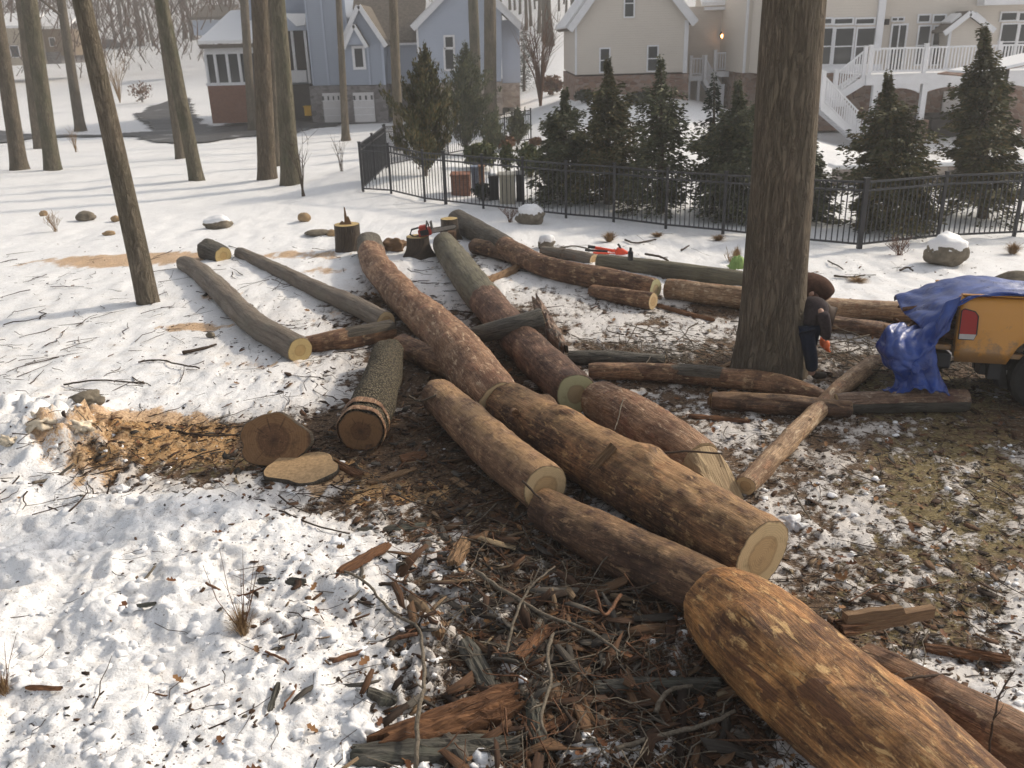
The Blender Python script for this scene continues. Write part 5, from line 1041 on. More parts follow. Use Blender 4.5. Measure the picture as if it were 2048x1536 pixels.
# ------------------------------------------------------------------ house materials
def siding(name, c, lap=.11):
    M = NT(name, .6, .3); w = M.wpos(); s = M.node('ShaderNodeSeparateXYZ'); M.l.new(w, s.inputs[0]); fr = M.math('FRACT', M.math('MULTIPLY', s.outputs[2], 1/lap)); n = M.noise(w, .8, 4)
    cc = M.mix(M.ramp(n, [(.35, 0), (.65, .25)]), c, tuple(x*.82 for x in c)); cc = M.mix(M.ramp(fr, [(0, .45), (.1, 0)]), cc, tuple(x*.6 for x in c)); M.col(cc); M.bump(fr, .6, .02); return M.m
M_tan = siding("tan_lap_siding", (.66, .60, .53)); M_blue = siding("slate_blue_siding", (.33, .375, .46)); M_blue2 = siding("pale_blue_siding", (.42, .47, .57)); M_tanfar = siding("far_tan_siding", (.42, .36, .28)); M_brnfar = siding("far_brown_siding", (.22, .16, .10))
def stone(name, a, b, mortar, sc=3.2, brick=False):
    M = NT(name, .85, .2)
    if brick:
        t = M.node('ShaderNodeTexBrick'); g = M.node('ShaderNodeNewGeometry'); s = M.node('ShaderNodeSeparateXYZ'); M.l.new(g.outputs['Position'], s.inputs[0]); cb = M.node('ShaderNodeCombineXYZ'); M.l.new(M.math('ADD', s.outputs[0], s.outputs[1]), cb.inputs[0]); M.l.new(s.outputs[2], cb.inputs[1]); M.l.new(cb.outputs[0], t.inputs['Vector']); t.inputs['Scale'].default_value = sc
        t.inputs['Color1'].default_value = (*a, 1); t.inputs['Color2'].default_value = (*b, 1); t.inputs['Mortar'].default_value = (*mortar, 1); t.inputs['Mortar Size'].default_value = .012; M.col(t.outputs[0]); return M.m
    v = M.wpos((1, 1, 1.7)); c1 = M.vor(v, sc, 'F1', 1); c2 = M.vor(v, sc, 'DISTANCE_TO_EDGE', 0); sp = M.node('ShaderNodeSeparateColor'); M.l.new(c1, sp.inputs[0]); c = M.mix(sp.outputs[0], a, b); c = M.mix(M.ramp(sp.outputs[1], [(.6, 0), (.7, 1)]), c, tuple((x+y)*.7 for x, y in zip(a, mortar))); c = M.mix(M.ramp(c2, [(0, 1), (.05, 0)]), c, mortar); M.col(c); M.bump(M.ramp(c2, [(0, 0), (.1, 1)]), .8, .03); return M.m
M_stone = stone("brown_fieldstone", (.17, .095, .07), (.30, .19, .14), (.25, .21, .18)); M_stone2 = stone("greyish_fieldstone", (.27, .22, .19), (.42, .36, .31), (.33, .3, .28)); M_stoneg = stone("dark_grey_fieldstone", (.12, .11, .11), (.22, .2, .2), (.2, .19, .19))
M_brick = stone("red_brown_brick", (.24, .11, .07), (.18, .08, .05), (.26, .2, .17), 4.5, True)
M_white = plain("white_trim_paint", (.74, .74, .76), .5, .05, 3, .4); M_glass = NT("dark_window_glass", .08, .6); M_glass.col((.035, .04, .045)); M_glass = M_glass.m
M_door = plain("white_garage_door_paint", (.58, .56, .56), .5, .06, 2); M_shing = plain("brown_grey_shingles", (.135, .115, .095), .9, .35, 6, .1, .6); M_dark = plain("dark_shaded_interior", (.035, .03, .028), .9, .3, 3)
M_snowroof = snow_mat("roof_snow")
class House:
    def __init__(s, name, label, loc): s.o = empty(name, loc, label, "house")
    def X(s, u, v, y): p = atY(u, v, y); return p[0], p[2]
    def box(s, name, mat, y0, y1, u0, v0, u1, v1, parent=None):     # rectangle given by two photo corners on plane y0, real depth to y1
        vm = (v0+v1)/2; x0 = s.X(u0, vm, y0)[0]; x1 = s.X(u1, vm, y0)[0]; um = (u0+u1)/2; z1 = s.X(um, v0, y0)[1]; z0 = s.X(um, v1, y0)[1]; mb = MB(); mb.box((x0, y0, z0), (x1, y1, z1)); return mb.build(name, mat, parent=parent or s.o)
    def gable(s, name, mat, y0, y1, pts, parent=None):
        mb = MB(); mb.prism([s.X(u, v, y0) for u, v in pts], y0, y1); return mb.build(name, mat, parent=parent or s.o)
    def window(s, y, u0, v0, u1, v1, bars=1, mull=0, fw=.07, name="window", frame=None, glass=None):
        vm = (v0+v1)/2; x0 = s.X(u0, vm, y)[0]; x1 = s.X(u1, vm, y)[0]; um = (u0+u1)/2; z1 = s.X(um, v0, y)[1]; z0 = s.X(um, v1, y)[1]; mb = MB(); f = fw; a, b = y-.07, y-.002
        mb.box((x0-f, a, z0-f), (x0, b, z1+f)); mb.box((x1, a, z0-f), (x1+f, b, z1+f)); mb.box((x0+.001, a, z1), (x1-.001, b, z1+f)); mb.box((x0+.001, a-.03, z0-f), (x1-.001, b, z0))
        for k in range(bars): zz = z0+(z1-z0)*(k+1)/(bars+1); mb.box((x0+.001, a+.015, zz-.025), (x1-.001, b, zz+.025))
        for k in range(mull): xx = x0+(x1-x0)*(k+1)/(mull+1); mb.box((xx-.03, a+.01, z0+.001), (xx+.03, b, z1-.001))
        w = mb.build(name, frame or M_white, parent=s.o); mb = MB(); mb.box((x0+.002, y-.03, z0+.002), (x1-.002, y-.012, z1-.002)); mb.build("pane", glass or M_glass, parent=w); return w
    def roof(s, name, y0, y1, e0, pk, e1, th=.22, over=.35, mat=None, snow=None, fascia=True):
        # two sloping slabs following eave-peak-eave given at plane y0
        A, B, C_ = [np.array(s.X(u, v, y0)) for u, v in (e0, pk, e1)]; r = None
        for (p, q) in ((A, B), (C_, B)):
            d = (p-q); d = p+d/np.linalg.norm(d)*over; n = np.array([-(q-p)[1], (q-p)[0]]); n = n/np.linalg.norm(n); n = n if n[1] > 0 else -n
            mb = MB(); mb.prism([tuple(d+n*.01), tuple(q+n*.01), tuple(q+n*th), tuple(d+n*th)], y0-over, y1); r = mb.build(name, mat or M_shing, parent=s.o)
            if snow:
                k = q+(d-q)*snow[0]; k2 = q+(d-q)*snow[1]; mb = MB(); mb.prism([tuple(k+n*(th+.005)), tuple(k2+n*(th+.005)), tuple(k2+n*(th+.10)), tuple(k+n*(th+.12))], y0-over+.15, y1-.1); mb.build("roof_snow", M_snowroof, parent=s.o)
            if fascia: mb = MB(); mb.prism([tuple(d-n*.12), tuple(q-n*.12), tuple(q+n*th*1.02), tuple(d+n*th*1.02)], y0-over-.07, y0-over-.002); mb.build("fascia", M_white, parent=s.o)
def rail(parent, P, Hh=.95, name="railing", pitch=.13, post=True, w=.045):
    """white baluster rail through 3-D points P (floor level)"""
    for si, (a, b) in enumerate(zip(P[:-1], P[1:])):
        b_last = si == len(P)-2
        a = np.array(a, float); b = np.array(b, float); L = np.linalg.norm((b-a)); d = (b-a)/L; h = np.array([d[0], d[1], 0]); h /= np.linalg.norm(h); nr = np.array([-h[1], h[0], 0]); mb = MB()
        def bar(p, q, ww, hh):
            V = [e+nr*s_*ww/2+np.array([0, 0, t*hh/2]) for e in (p, q) for (s_, t) in ((-1, -1), (1, -1), (1, 1), (-1, 1))]; mb.add(V, [(0, 1, 2, 3), (7, 6, 5, 4), (0, 4, 5, 1), (1, 5, 6, 2), (2, 6, 7, 3), (3, 7, 4, 0)])
        bar(a+[0, 0, Hh], b+[0, 0, Hh], .09, .07); bar(a+[0, 0, .1], b+[0, 0, .1], .06, .06)
        n = max(1, int(L/pitch))
        for k in range(1, n): p = a+(b-a)*k/n; mb.box((p[0]-w/2, p[1]-w/2, p[2]+.11), (p[0]+w/2, p[1]+w/2, p[2]+Hh-.02))
        if post:
            for p in ((a, b) if b_last else (a,)): mb.box((p[0]-.07, p[1]-.07, p[2]-.15), (p[0]+.07, p[1]+.07, p[2]+Hh+.12)); mb.box((p[0]-.09, p[1]-.09, p[2]+Hh+.122), (p[0]+.09, p[1]+.09, p[2]+Hh+.16))
        mb.build(name, M_white, parent=parent)
def stairs(parent, p, q, wy, n, name="staircase"):
    """p top, q bottom (x, z) running in x; wy=(y0,y1)"""
    mb = MB(); (x0, z0), (x1, z1) = p, q
    for k in range(n):
        f = (k+.5)/n; x = x0+(x1-x0)*f; z = z0+(z1-z0)*(k+1)/n; w = abs(x1-x0)/n*.62; mb.box((x-w, wy[0]+.06, z-.04), (x+w, wy[1]-.06, z))
    for y in wy: mb.prism([(x0, z0+.05), (x1, z1+.10), (x1, z1-.25 if z1 > -.3 else z1-.1), (x0, z0-.35)], y-.025, y+.025)
    return mb.build(name, M_white, parent=parent)
# ------------------------------------------------------------------ tan house
H = House("tan_house", "large tan sided house with stone base, white decks and stairs, at the upper right", (9, 48, 0))
X = H.X
H.gable("siding_wall", M_tan, 47, 56, [(1151, 150), (1375, 144), (1375, 36), (1262, -110), (1151, 50)])
H.box("stone_base", M_stone, 46.9, 56.1, 1150, 150.5, 1376, 224)
H.roof("roof", 47, 56, (1148, 50), (1262, -112), (1377, 38), snow=(.1, 1.0))
H.box("corner_trim", M_white, 46.93, 46.998, 1150, 44, 1154, 150); H.box("corner_trim", M_white, 46.93, 46.998, 1368, 40, 1376, 146)
H.window(47, 1201, 98, 1218, 143, 1); H.window(47, 1296, 93, 1314, 141, 1); H.window(47, 1250, -20, 1267, 33, 1)
H.box("siding_wall", M_tan, 50, 58, 1370, 12, 1500, 215); H.box("eave_fascia", M_white, 49.4, 49.6, 1410, 13, 1498, 19)
mb = MB(); a = X(1404, 12, 49.4); b = X(1500, 8, 49.4); mb.prism([(a[0], a[1]), (b[0], b[1]), (b[0], b[1]+.2), (a[0], a[1]+.2)], 49.4, 50); mb.v = mb.v[:]; 
V = [(a[0], 49.4, a[1]), (b[0], 49.4, b[1]), (b[0], 54, b[1]+2.6), (a[0], 54, a[1]+2.6), (a[0], 49.4, a[1]+.18), (b[0], 49.4, b[1]+.18), (b[0], 54, b[1]+2.8), (a[0], 54, a[1]+2.8)]
mb = MB(); mb.add(V, [(0, 1, 2, 3), (7, 6, 5, 4), (0, 4, 5, 1), (1, 5, 6, 2), (2, 6, 7, 3), (3, 7, 4, 0)]); mb.build("roof_snow", M_snowroof, parent=H.o)
# door with lamp
dr = H.box("door", M_white, 49.9, 49.99, 1453, 62, 1485, 142); H.window(49.9, 1462, 70, 1477, 106, 3, 2, .03, "door_window")
lx, lz = X(1443, 71, 49.8); mb = MB(); mb.tube([(lx, 49.8, lz-.14), (lx, 49.8, lz-.05), (lx, 49.8, lz+.1), (lx, 49.8, lz+.2)], [.07, .10, .10, .03], 8); mb.build("wall_lamp", M_dark, parent=H.o)
ml = NT("lit_lamp_bulb"); ml.b.inputs['Emission Color'].default_value = (1, .42, .12, 1); ml.b.inputs['Emission Strength'].default_value = 9; mb = MB(); mb.tube([(lx, 49.65, lz-.12), (lx, 49.65, lz-.02), (lx, 49.65, lz+.06)], [.04, .085, .03], 10); mb.build("lamp_bulb", ml.m, parent=H.o)
# small back deck
a = X(1427, 143, 48.6); b = X(1492, 141, 48.6); mb = MB(); mb.box((a[0], 48.5, a[1]-.28), (b[0], 49.89, a[1])); mb.build("deck", M_white, parent=H.o); rail(H.o, [(a[0]+.05, 48.6, a[1]), (b[0]-.05, 48.6, a[1])], .9)
c = X(1377, 152, 48.6); d = X(1405, 152, 48.6); mb = MB(); mb.box((c[0], 48.5, c[1]-.25), (d[0], 49.9, c[1])); mb.build("deck", M_white, parent=H.o); rail(H.o, [(c[0]+.1, 48.6, c[1]), (d[0], 48.6, c[1])], .85)
e = X(1441, 208, 48.6); stairs(H.o, (d[0], c[1]), e, (48.3, 49.3), 8); rail(H.o, [(d[0]+.05, 48.3, c[1]), (e[0], 48.3, e[1])], .85, post=True)
for u in (1379, 1398, 1430, 1490): q = X(u, 150, 48.65); mb = MB(); mb.box((q[0]-.07, 48.6, T(q[0], 48.6)-.2), (q[0]+.07, 48.75, q[1]-.2)); mb.build("deck_post", M_white, parent=H.o)
H.window(49.98, 1448, 158, 1461, 196, 0, 0, .12); H.window(49.98, 1468, 157, 1486, 200, 0, 0, .12)
# main block
H.box("siding_wall", M_tan, 45, 57, 1492, -60, 1560, 145); H.box("corner_trim", M_white, 44.93, 44.998, 1492, -60, 1497, 146); H.box("stone_base", M_stone, 44.9, 57, 1491, 145.5, 1600, 240)
H.box("siding_wall", M_tan, 42, 56, 1540, -90, 1768, 146); H.box("trim_band", M_white, 41.93, 41.998, 1560, 131, 1762, 146); H.box("stone_base", M_stone, 41.9, 56, 1545, 146.5, 1768, 262)
H.box("corner_trim", M_white, 41.85, 41.998, 1759, -90, 1773, 102)
H.box("siding_wall", M_tan, 43, 56, 1768, -90, 2150, 150); H.box("stone_base", M_stone, 42.9, 56, 1768, 150.5, 2150, 300)
for (a, b) in ((1641, 1662), (1669, 1704), (1712, 1747)): H.window(42, a, 38, b, 47, 0); H.window(42, a-.5, 57, b-.5, 128, 1)
H.window(43, 1784, 36, 1806, 41, 0, 1, .05); H.window(43, 1780, 51, 1807, 140, 0, 1, .08, "french_door")
for (a, b) in ((1837, 1858), (1867, 1889)): H.window(43, a, 31, b, 43, 0); H.window(43, a-3, 53, b-3, 128, 1)
for (a, b) in ((2002, 2032), (2038, 2068)): H.window(43, a, 26, b, 40, 0); H.window(43, a-3, 49, b-3, 118, 1)
H.box("porch_lamp", M_dark, 42.8, 42.99, 1772, 38, 1779, 50)
H.box("eave_fascia", M_white, 42.2, 42.9, 1970, -4, 2150, 8)
# gabled chimney box on the deck wall
H.gable("gable_box", M_tan, 42.1, 42.99, [(1896, 150), (1968, 148), (1968, 56), (1933, 30), (1896, 60)]); H.roof("gable_box_roof", 42.1, 42.99, (1893, 58), (1934, 26), (1972, 54), th=.1, over=.3, snow=(.2, .6)); H.box("corner_trim", M_white, 42.0, 42.09, 1893, 60, 1898, 148); H.box("corner_trim", M_white, 42.0, 42.09, 1964, 58, 1969, 146)
# big deck, arches, posts
yf = 38.0; A_ = X(1737, 149, yf); B_ = X(2160, 140, yf); zd = A_[1]
mb = MB(); mb.box((A_[0]-.1, yf-.08, zd-.42), (B_[0], yf+.05, zd-.05)); mb.box((A_[0]-.15, yf-.12, zd-.045), (B_[0], 41.89, zd)); mb.build("deck", M_white, parent=H.o)
rail(H.o, [(A_[0], yf, zd), (X(1846, 149, yf)[0], yf, zd), (X(1990, 149, yf)[0], yf, zd), (B_[0], yf, zd)], .98)
pu = [1748, 1846, 1960, 2075]
def arch(u0, u1):
    x0, x1 = X(u0, 170, yf)[0]+.12, X(u1, 170, yf)[0]-.12; zt = zd-.425; zs = X(1800, 187, yf)[1]; za = X(1800, 176, yf)[1]; pts = [(x0, zt), (x0, zs)]; n = 14
    arc = [(x0+(x1-x0)*k/n, zs+(za-zs)*math.sin(math.pi*k/n)**.8) for k in range(n+1)]; mb = MB()
    for k in range(n): (xa, a1), (xb, b1) = arc[k], arc[k+1]; V = [(xa, yf-.03, a1), (xb, yf-.03, b1), (xb, yf-.03, zt), (xa, yf-.03, zt), (xa, yf+.12, a1), (xb, yf+.12, b1), (xb, yf+.12, zt), (xa, yf+.12, zt)]; mb.add(V, [(0, 1, 2, 3), (7, 6, 5, 4), (0, 4, 5, 1)])
    mb.build("arch_panel", M_white, parent=H.o)
for a, b in zip(pu[:-1], pu[1:]): arch(a, b)
for u in pu:
    x = X(u, 200, yf)[0]; zt = zd-.425; z0 = T(x, yf)-.2; zb = z0+1.15; mb = MB(); mb.box((x-.11, yf-.06, zb), (x+.11, yf+.15, zt)); mb.build("porch_post", M_white, parent=H.o); mb = MB(); mb.box((x-.28, yf-.2, z0), (x+.28, yf+.32, zb-.002)); mb.build("stone_pier", M_stone, parent=H.o)
H.box("white_door_panel", M_door, 42.8, 42.88, 1886, 182, 1955, 226)
# stairs of the big deck
L0 = X(1668, 196, yf); zl = L0[1]; xl = L0[0]; mb = MB(); xa = X(1632, 205, 37.0)[0]; mb.box((xa, 36.7, zl-.25), (xl, 38.6, zl)); mb.build("stair_landing", M_white, parent=H.o)
stairs(H.o, (A_[0], zd), (xl, zl), (38.05, 39.1), 9); rail(H.o, [(A_[0]-.2, 38.06, zd), (xl, 38.06, zl)], .95); 
xb = X(1727, 286, 36.8)[0]; zb = T(xb, 36.8)+.05; stairs(H.o, (xa+.1, zl), (xb, zb), (36.7, 37.8), 11); rail(H.o, [(xa+.1, 36.65, zl), (xb, 36.65, zb)], .95); rail(H.o, [(xa+.4, 37.85, zl), (xb+.1, 37.85, zb)], .95)
# hot tub in the shade of the porch
p0 = X(1852, 232, 40.2); p1 = X(1958, 232, 40.2); zb = T(p0[0], 40); mb = MB(); mb.box((p0[0], 39.6, zb), (p1[0], 41.6, p0[1]-.08)); mb.box((p0[0]-.05, 39.55, p0[1]-.078), (p1[0]+.05, 41.65, p0[1]+.02)); bevel(tag(mb.build("hot_tub", M_dark), "dark covered hot tub in the shade under the deck arches", "hot tub"), .05)
# snow-topped pergola roof at the right
a = X(1926, 153, 33); b = X(2100, 118, 33); mb = MB(); mb.add([(a[0], 32.5, a[1]), (b[0], 32.5, b[1]), (b[0], 35, b[1]), (a[0], 35, a[1]), (a[0], 32.5, a[1]+.05), (b[0], 32.5, b[1]+.05), (b[0], 35, b[1]+.05), (a[0], 35, a[1]+.05)], [(0, 1, 2, 3), (7, 6, 5, 4), (0, 4, 5, 1), (1, 5, 6, 2), (2, 6, 7, 3), (3, 7, 4, 0)])
o = mb.build("patio_canopy", M_stone); tag(o, "sloping snow-covered patio canopy with brown edge at the right edge", "canopy"); mb = MB(); mb.add([(a[0]+.25, 32.45, a[1]+.06), (b[0], 32.45, b[1]+.052), (b[0], 34.9, b[1]+.052), (a[0]+.25, 34.9, a[1]+.06), (a[0]+.35, 32.5, a[1]+.16), (b[0], 32.5, b[1]+.17), (b[0], 34.85, b[1]+.17), (a[0]+.35, 34.85, a[1]+.16)], [(0, 1, 2, 3), (7, 6, 5, 4), (0, 4, 5, 1), (1, 5, 6, 2), (2, 6, 7, 3), (3, 7, 4, 0)]); mb.build("snow_cover", M_snowroof, parent=o); mb = MB(); mb.box((b[0]-1.2, 33.5, T(b[0], 33)), (b[0]-1.1, 33.6, b[1]-.3)); mb.build("leg", M_dark, parent=o)
# low terrace wall behind the fence
p = gnd(1640, 372); q = gnd(2140, 366); mb = MB(); mb.box((p[0]+.4, p[1], T(p[0], p[1])-.2), (q[0], p[1]+.35, T(p[0]+3, p[1])+.42)); o = tag(mb.build("terrace_wall", M_stone2), "low brown stone terrace wall behind the right-hand evergreens", "garden wall"); pass
mb = MB(); mb.box((p[0]+.3, p[1]-.05, T(p[0]+3, p[1])+.424), (q[0], p[1]+.5, T(p[0]+3, p[1])+.54)); bevel(mb.build("snow_cap", M_snowroof, parent=o), .05)
# ------------------------------------------------------------------ blue house
H = House("blue_house", "blue sided house with two garage doors and a screened porch, upper left of centre", (-14, 62, -1)); X = H.X
YB = 60.0
H.box("brick_base", M_brick, YB, YB+5, 420, 171, 503, 246); H.box("porch_screen", M_glass, YB+.15, YB+5, 414, 106, 503, 170.5); H.box("trim_band", M_white, YB-.05, YB+.14, 408, 96, 505, 108); H.box("trim_band", M_white, YB-.03, YB+.14, 412, 165, 503, 170.9)
for u in (413, 432, 456, 480, 500): H.box("porch_post", M_white, YB-.02, YB+.13, u-2.5, 107, u+2.5, 166)
H.box("eave_fascia", M_shing, YB-.5, YB-.06, 398, 88, 506, 96)
a = X(396, 88, YB-.4); b = X(560, 84, YB-.4); V = [(a[0], YB-.4, a[1]), (b[0], YB-.4, a[1]), (b[0], YB+5, a[1]+1.9), (a[0]+.8, YB+5, a[1]+1.9), (a[0], YB-.4, a[1]+.18), (b[0], YB-.4, a[1]+.18), (b[0], YB+5, a[1]+2.1), (a[0]+.8, YB+5, a[1]+2.1)]; mb = MB(); mb.add(V, [(0, 1, 2, 3), (7, 6, 5, 4), (0, 4, 5, 1), (1, 5, 6, 2), (2, 6, 7, 3), (3, 7, 4, 0)]); mb.build("roof_snow", M_snowroof, parent=H.o)
H.box("siding_wall", M_blue, YB+3, YB+12, 500, -60, 625, 171); H.box("stone_base", M_stoneg, YB+2.95, YB+12, 500, 171.5, 640, 250)
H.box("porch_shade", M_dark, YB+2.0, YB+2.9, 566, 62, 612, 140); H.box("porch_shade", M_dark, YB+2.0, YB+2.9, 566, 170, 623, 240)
for u in (567, 588, 614): H.box("porch_post", M_white, YB+1.8, YB+1.98, u-2.5, 60, u+2.5, 166)
H.box("porch_railing", M_white, YB+1.85, YB+1.95, 569, 141, 613, 165)
H.gable("porch_gable", M_blue2, YB+1.6, YB+3, [(560, 62), (614, 60), (614, 54), (570, 30), (560, 30)]); a = X(566, 27, YB+1.2); b = X(611, 27, YB+1.2); c = X(611, 50, YB+1.2); d = X(592, 52, YB+1.2); mb = MB(); mb.prism([a, b, c, d], YB+1.2, YB+1.58); mb.build("roof_snow", M_snowroof, parent=H.o)
H.box("tower_wall", M_blue, YB, YB+10, 612, -110, 690, 171); 
for (a, b) in ((611, 614), (642, 646), (688, 692)): H.box("corner_trim", M_blue2, YB-.08, YB-.002, a, -110, b, 171)
H.box("stone_base", M_stoneg, YB-.1, YB+10, 622, 171.5, 692, 250)
def gdoor(y, u0, v0, u1, v1):
    d = H.box("garage_door", M_door, y-.12, y-.03, u0, v0, u1, v1); x0, z0 = X(u0, v1, y); x1, z1 = X(u1, v0, y); mb = MB()
    for k in range(1, 4): z = z0+(z1-z0)*k/4; mb.box((x0+.05, y-.135, z-.012), (x1-.05, y-.122, z+.012))
    mb.build("panel_seam", M_white, parent=d); mb = MB()
    for k in range(4): w = (x1-x0)/4; mb.box((x0+w*k+.12, y-.14, z1-.42), (x0+w*(k+1)-.12, y-.123, z1-.16))
    mb.build("door_window", M_glass, parent=d)
gdoor(YB-.1, 647, 186, 682, 246)
H.gable("siding_wall", M_blue, YB-1, YB+9, [(686, 171), (768, 169), (768, 88), (718, 14), (686, 88)]); H.roof("roof", YB-1, YB+9, (684, 90), (718, 12), (768, 86), th=.16, over=.25)
H.gable("dormer", M_blue2, YB-1.5, YB-1.01, [(690, 90), (732, 88), (708, 52)]); H.roof("dormer_roof", YB-1.5, YB-1.01, (690, 92), (708, 50), (732, 90), th=.1, over=.15)
H.window(YB-1, 710, 97, 726, 134, 0, 0, .16); H.box("corner_trim", M_blue2, YB-1.09, YB-1.002, 736, 90, 739, 170); H.box("corner_trim", M_blue2, YB-1.09, YB-1.002, 764, 88, 769, 170); H.box("corner_trim", M_blue2, YB-1.09, YB-1.002, 685, 90, 688, 171)
H.box("stone_base", M_stoneg, YB-1.05, YB+9, 686, 171.5, 775, 252); gdoor(YB-1.05, 708, 185, 749, 244)
H.box("side_wall", M_blue2, YB+1, YB+9, 768, 87, 842, 167); H.box("stone_base", M_stoneg, YB+.95, YB+9, 768, 167.5, 842, 230)
a = X(760, 88, YB+.6); b = X(842, 86, YB+.6); V = [(a[0]-4.5, YB+7, a[1]+4.8), (b[0]+.2, YB+7, a[1]+4.8), (b[0]+.2, YB+.6, a[1]), (a[0], YB+.6, a[1])]; mb = MB(); mb.add(V+[(x, y, z+.2) for x, y, z in V], [(0, 1, 2, 3), (7, 6, 5, 4), (0, 4, 5, 1), (1, 5, 6, 2), (2, 6, 7, 3), (3, 7, 4, 0)]); mb.build("roof", M_shing, parent=H.o)
H.box("eave_fascia", M_white, YB+.4, YB+.59, 762, 86, 843, 90)
H.gable("siding_wall", M_blue2, YB-2, YB+9, [(836, 166), (1003, 163), (1003, 24), (932, -48), (836, 50)]); H.roof("roof", YB-2, YB+9, (834, 52), (932, -50), (1036, 52), th=.2, over=.3, snow=(.35, 1.0)); H.box("stone_base", M_stone2, YB-2.05, YB+9, 835, 166.5, 1004, 235); H.box("corner_trim", M_white, YB-2.07, YB-2.002, 835, 50, 839, 166)
H.window(YB-2, 891, 74, 906, 94, 0, 0, .12); H.window(YB-2, 891, 99, 907, 138, 0, 0, .12)
H.box("side_wall", M_blue2, YB+1, YB+9, 1003, 40, 1040, 166); H.box("stone_base", M_stone2, YB+.95, YB+9, 1003, 166.5, 1040, 215)
# basketball hoop, yellow bin
b = gnd(490, 240); o = empty("basketball_hoop", tuple(b), "basketball hoop on a pole in front of the screened porch", "basketball hoop"); q = atY(478, 125, b[1]); mb = MB(); mb.tube([(q[0], b[1], b[2]), (q[0], b[1], q[2]+.3)], .05, 8); mb.build("pole", M_white, parent=o); w = .52; z0, z1 = atY(478, 141, b[1])[2], atY(478, 108, b[1])[2]; mb = MB()
for (lo, hi) in (((-w, z0), (w, z0+.12)), ((-w, z1-.1), (w, z1)), ((-w, z0+.121), (-w+.1, z1-.101)), ((w-.1, z0+.121), (w, z1-.101))): mb.box((q[0]+lo[0], b[1]-.3, lo[1]), (q[0]+hi[0], b[1]-.26, hi[1]))
mb.build("backboard", M_white, parent=o); mb = MB(); mb.box((q[0]-.03, b[1]-.25, z0+.1), (q[0]+.03, b[1]-.05, z0+.2)); rim = [(q[0]+.23*math.cos(t), b[1]-.56+.23*math.sin(t), z0+.1) for t in np.linspace(0, 6.283, 18)]; mb.tube(rim, .015, 5); mb.build("rim", M_stick_or if False else M_dark, parent=o); z = atY(490, 204, b[1])[2]; mb = MB(); mb.box((q[0]-.1, b[1]-.12, z), (q[0]+.62, b[1]-.06, z+1.0)); mb.build("pole_pad", M_white, parent=o)
M_yel = plain("yellow_plastic", (.75, .42, .02), .5, .1, 3); p0 = X(609, 214, YB+1.2); p1 = X(624, 231, YB+1.2); mb = MB(); mb.box((p0[0], YB+1, p1[1]), (p1[0], YB+1.7, p0[1])); mb.box((p0[0]-.04, YB+.96, p0[1]+.002), (p1[0]+.04, YB+1.74, p0[1]+.07)); tag(mb.build("plastic_bin", M_yel), "bright yellow plastic bin in the dark opening by the garage", "bin")
# ------------------------------------------------------------------ far houses
H = House("tan_far_house", "distant tan house with snowy roof at the upper left corner", (-60, 120, 2)); D = 118
H.box("wall", M_tanfar, D, D+9, -60, 58, 44, 132); H.roof("roof", D, D+9, (-64, 60), (-10, 22), (48, 58), th=.3, snow=(0, 1)) if False else None
a = H.X(-70, 58, D-.5); b = H.X(48, 56, D-.5)
def leanroof(H, a, b, y, dy, dz, mat, nm="roof"):
    V = [(a[0], y, a[1]), (b[0], y, b[1]), (b[0], y+dy, b[1]+dz), (a[0], y+dy, a[1]+dz)]; mb = MB(); mb.add(V+[(x, y_, z+.3) for x, y_, z in V], [(0, 1, 2, 3), (7, 6, 5, 4), (0, 4, 5, 1), (1, 5, 6, 2), (2, 6, 7, 3), (3, 7, 4, 0)]); mb.build(nm, mat, parent=H.o)
leanroof(H, a, b, D-.5, 6, 1.6, M_snowroof, "roof"); H.window(D, 22, 92, 38, 114, 0); H.window(D, 0, 92, 12, 114, 0)
H = House("brown_far_house", "distant brown house with snow-dusted roof left of the leaning trunk", (-50, 125, 2)); D = 124
H.box("wall", M_brnfar, D, D+9, 72, 58, 131, 112); leanroof(H, H.X(66, 58, D-.5), H.X(136, 56, D-.5), D-.5, 6, 2.2, M_snowroof); H.box("stone_base", M_stoneg, D-.2, D+9, 82, 104, 122, 128); H.window(D, 100, 76, 110, 92, 0)
H = House("grey_far_house", "distant low grey house with snowy roof in the trees behind the screened porch", (-50, 150, 2)); D = 112
H.box("wall", M_blue2, D, D+8, 386, 40, 446, 70); leanroof(H, H.X(380, 40, D-.5), H.X(452, 38, D-.5), D-.5, 6, 1.5, M_shing)
H = House("red_roof_far_house", "sliver of a distant white building with red-brown roof between the two houses", (10, 100, 2)); D = 96
H.box("wall", M_white, D, D+7, 1128, 118, 1165, 140); leanroof(H, H.X(1116, 122, D-.5), H.X(1170, 104, D-.5), D-.5, 3, 1.2, M_brick)
b = gnd(222, 97); m = mpp(b); mb = MB(); w = 20*m; mb.prism([(b[0]-w, b[2]+.3), (b[0]+w, b[2]+.3), (b[0]+w, b[2]+.9), (b[0]+w*.55, b[2]+1.0), (b[0]+w*.3, b[2]+1.5), (b[0]-w*.6, b[2]+1.55), (b[0]-w*.9, b[2]+1.0)], b[1], b[1]+1.7)
o = tag(mb.build("parked_car", M_iron), "dark car parked far away on the slope left of centre trunks", "car"); 
for sx in (-.6, .6):
    for yy_ in (b[1]-.04, b[1]+1.54): mb = MB(); mb.tube([(b[0]+w*sx, yy_, b[2]+.32), (b[0]+w*sx, yy_+.2, b[2]+.32)], .33, 14); mb.build("wheel", M_dark, parent=o)
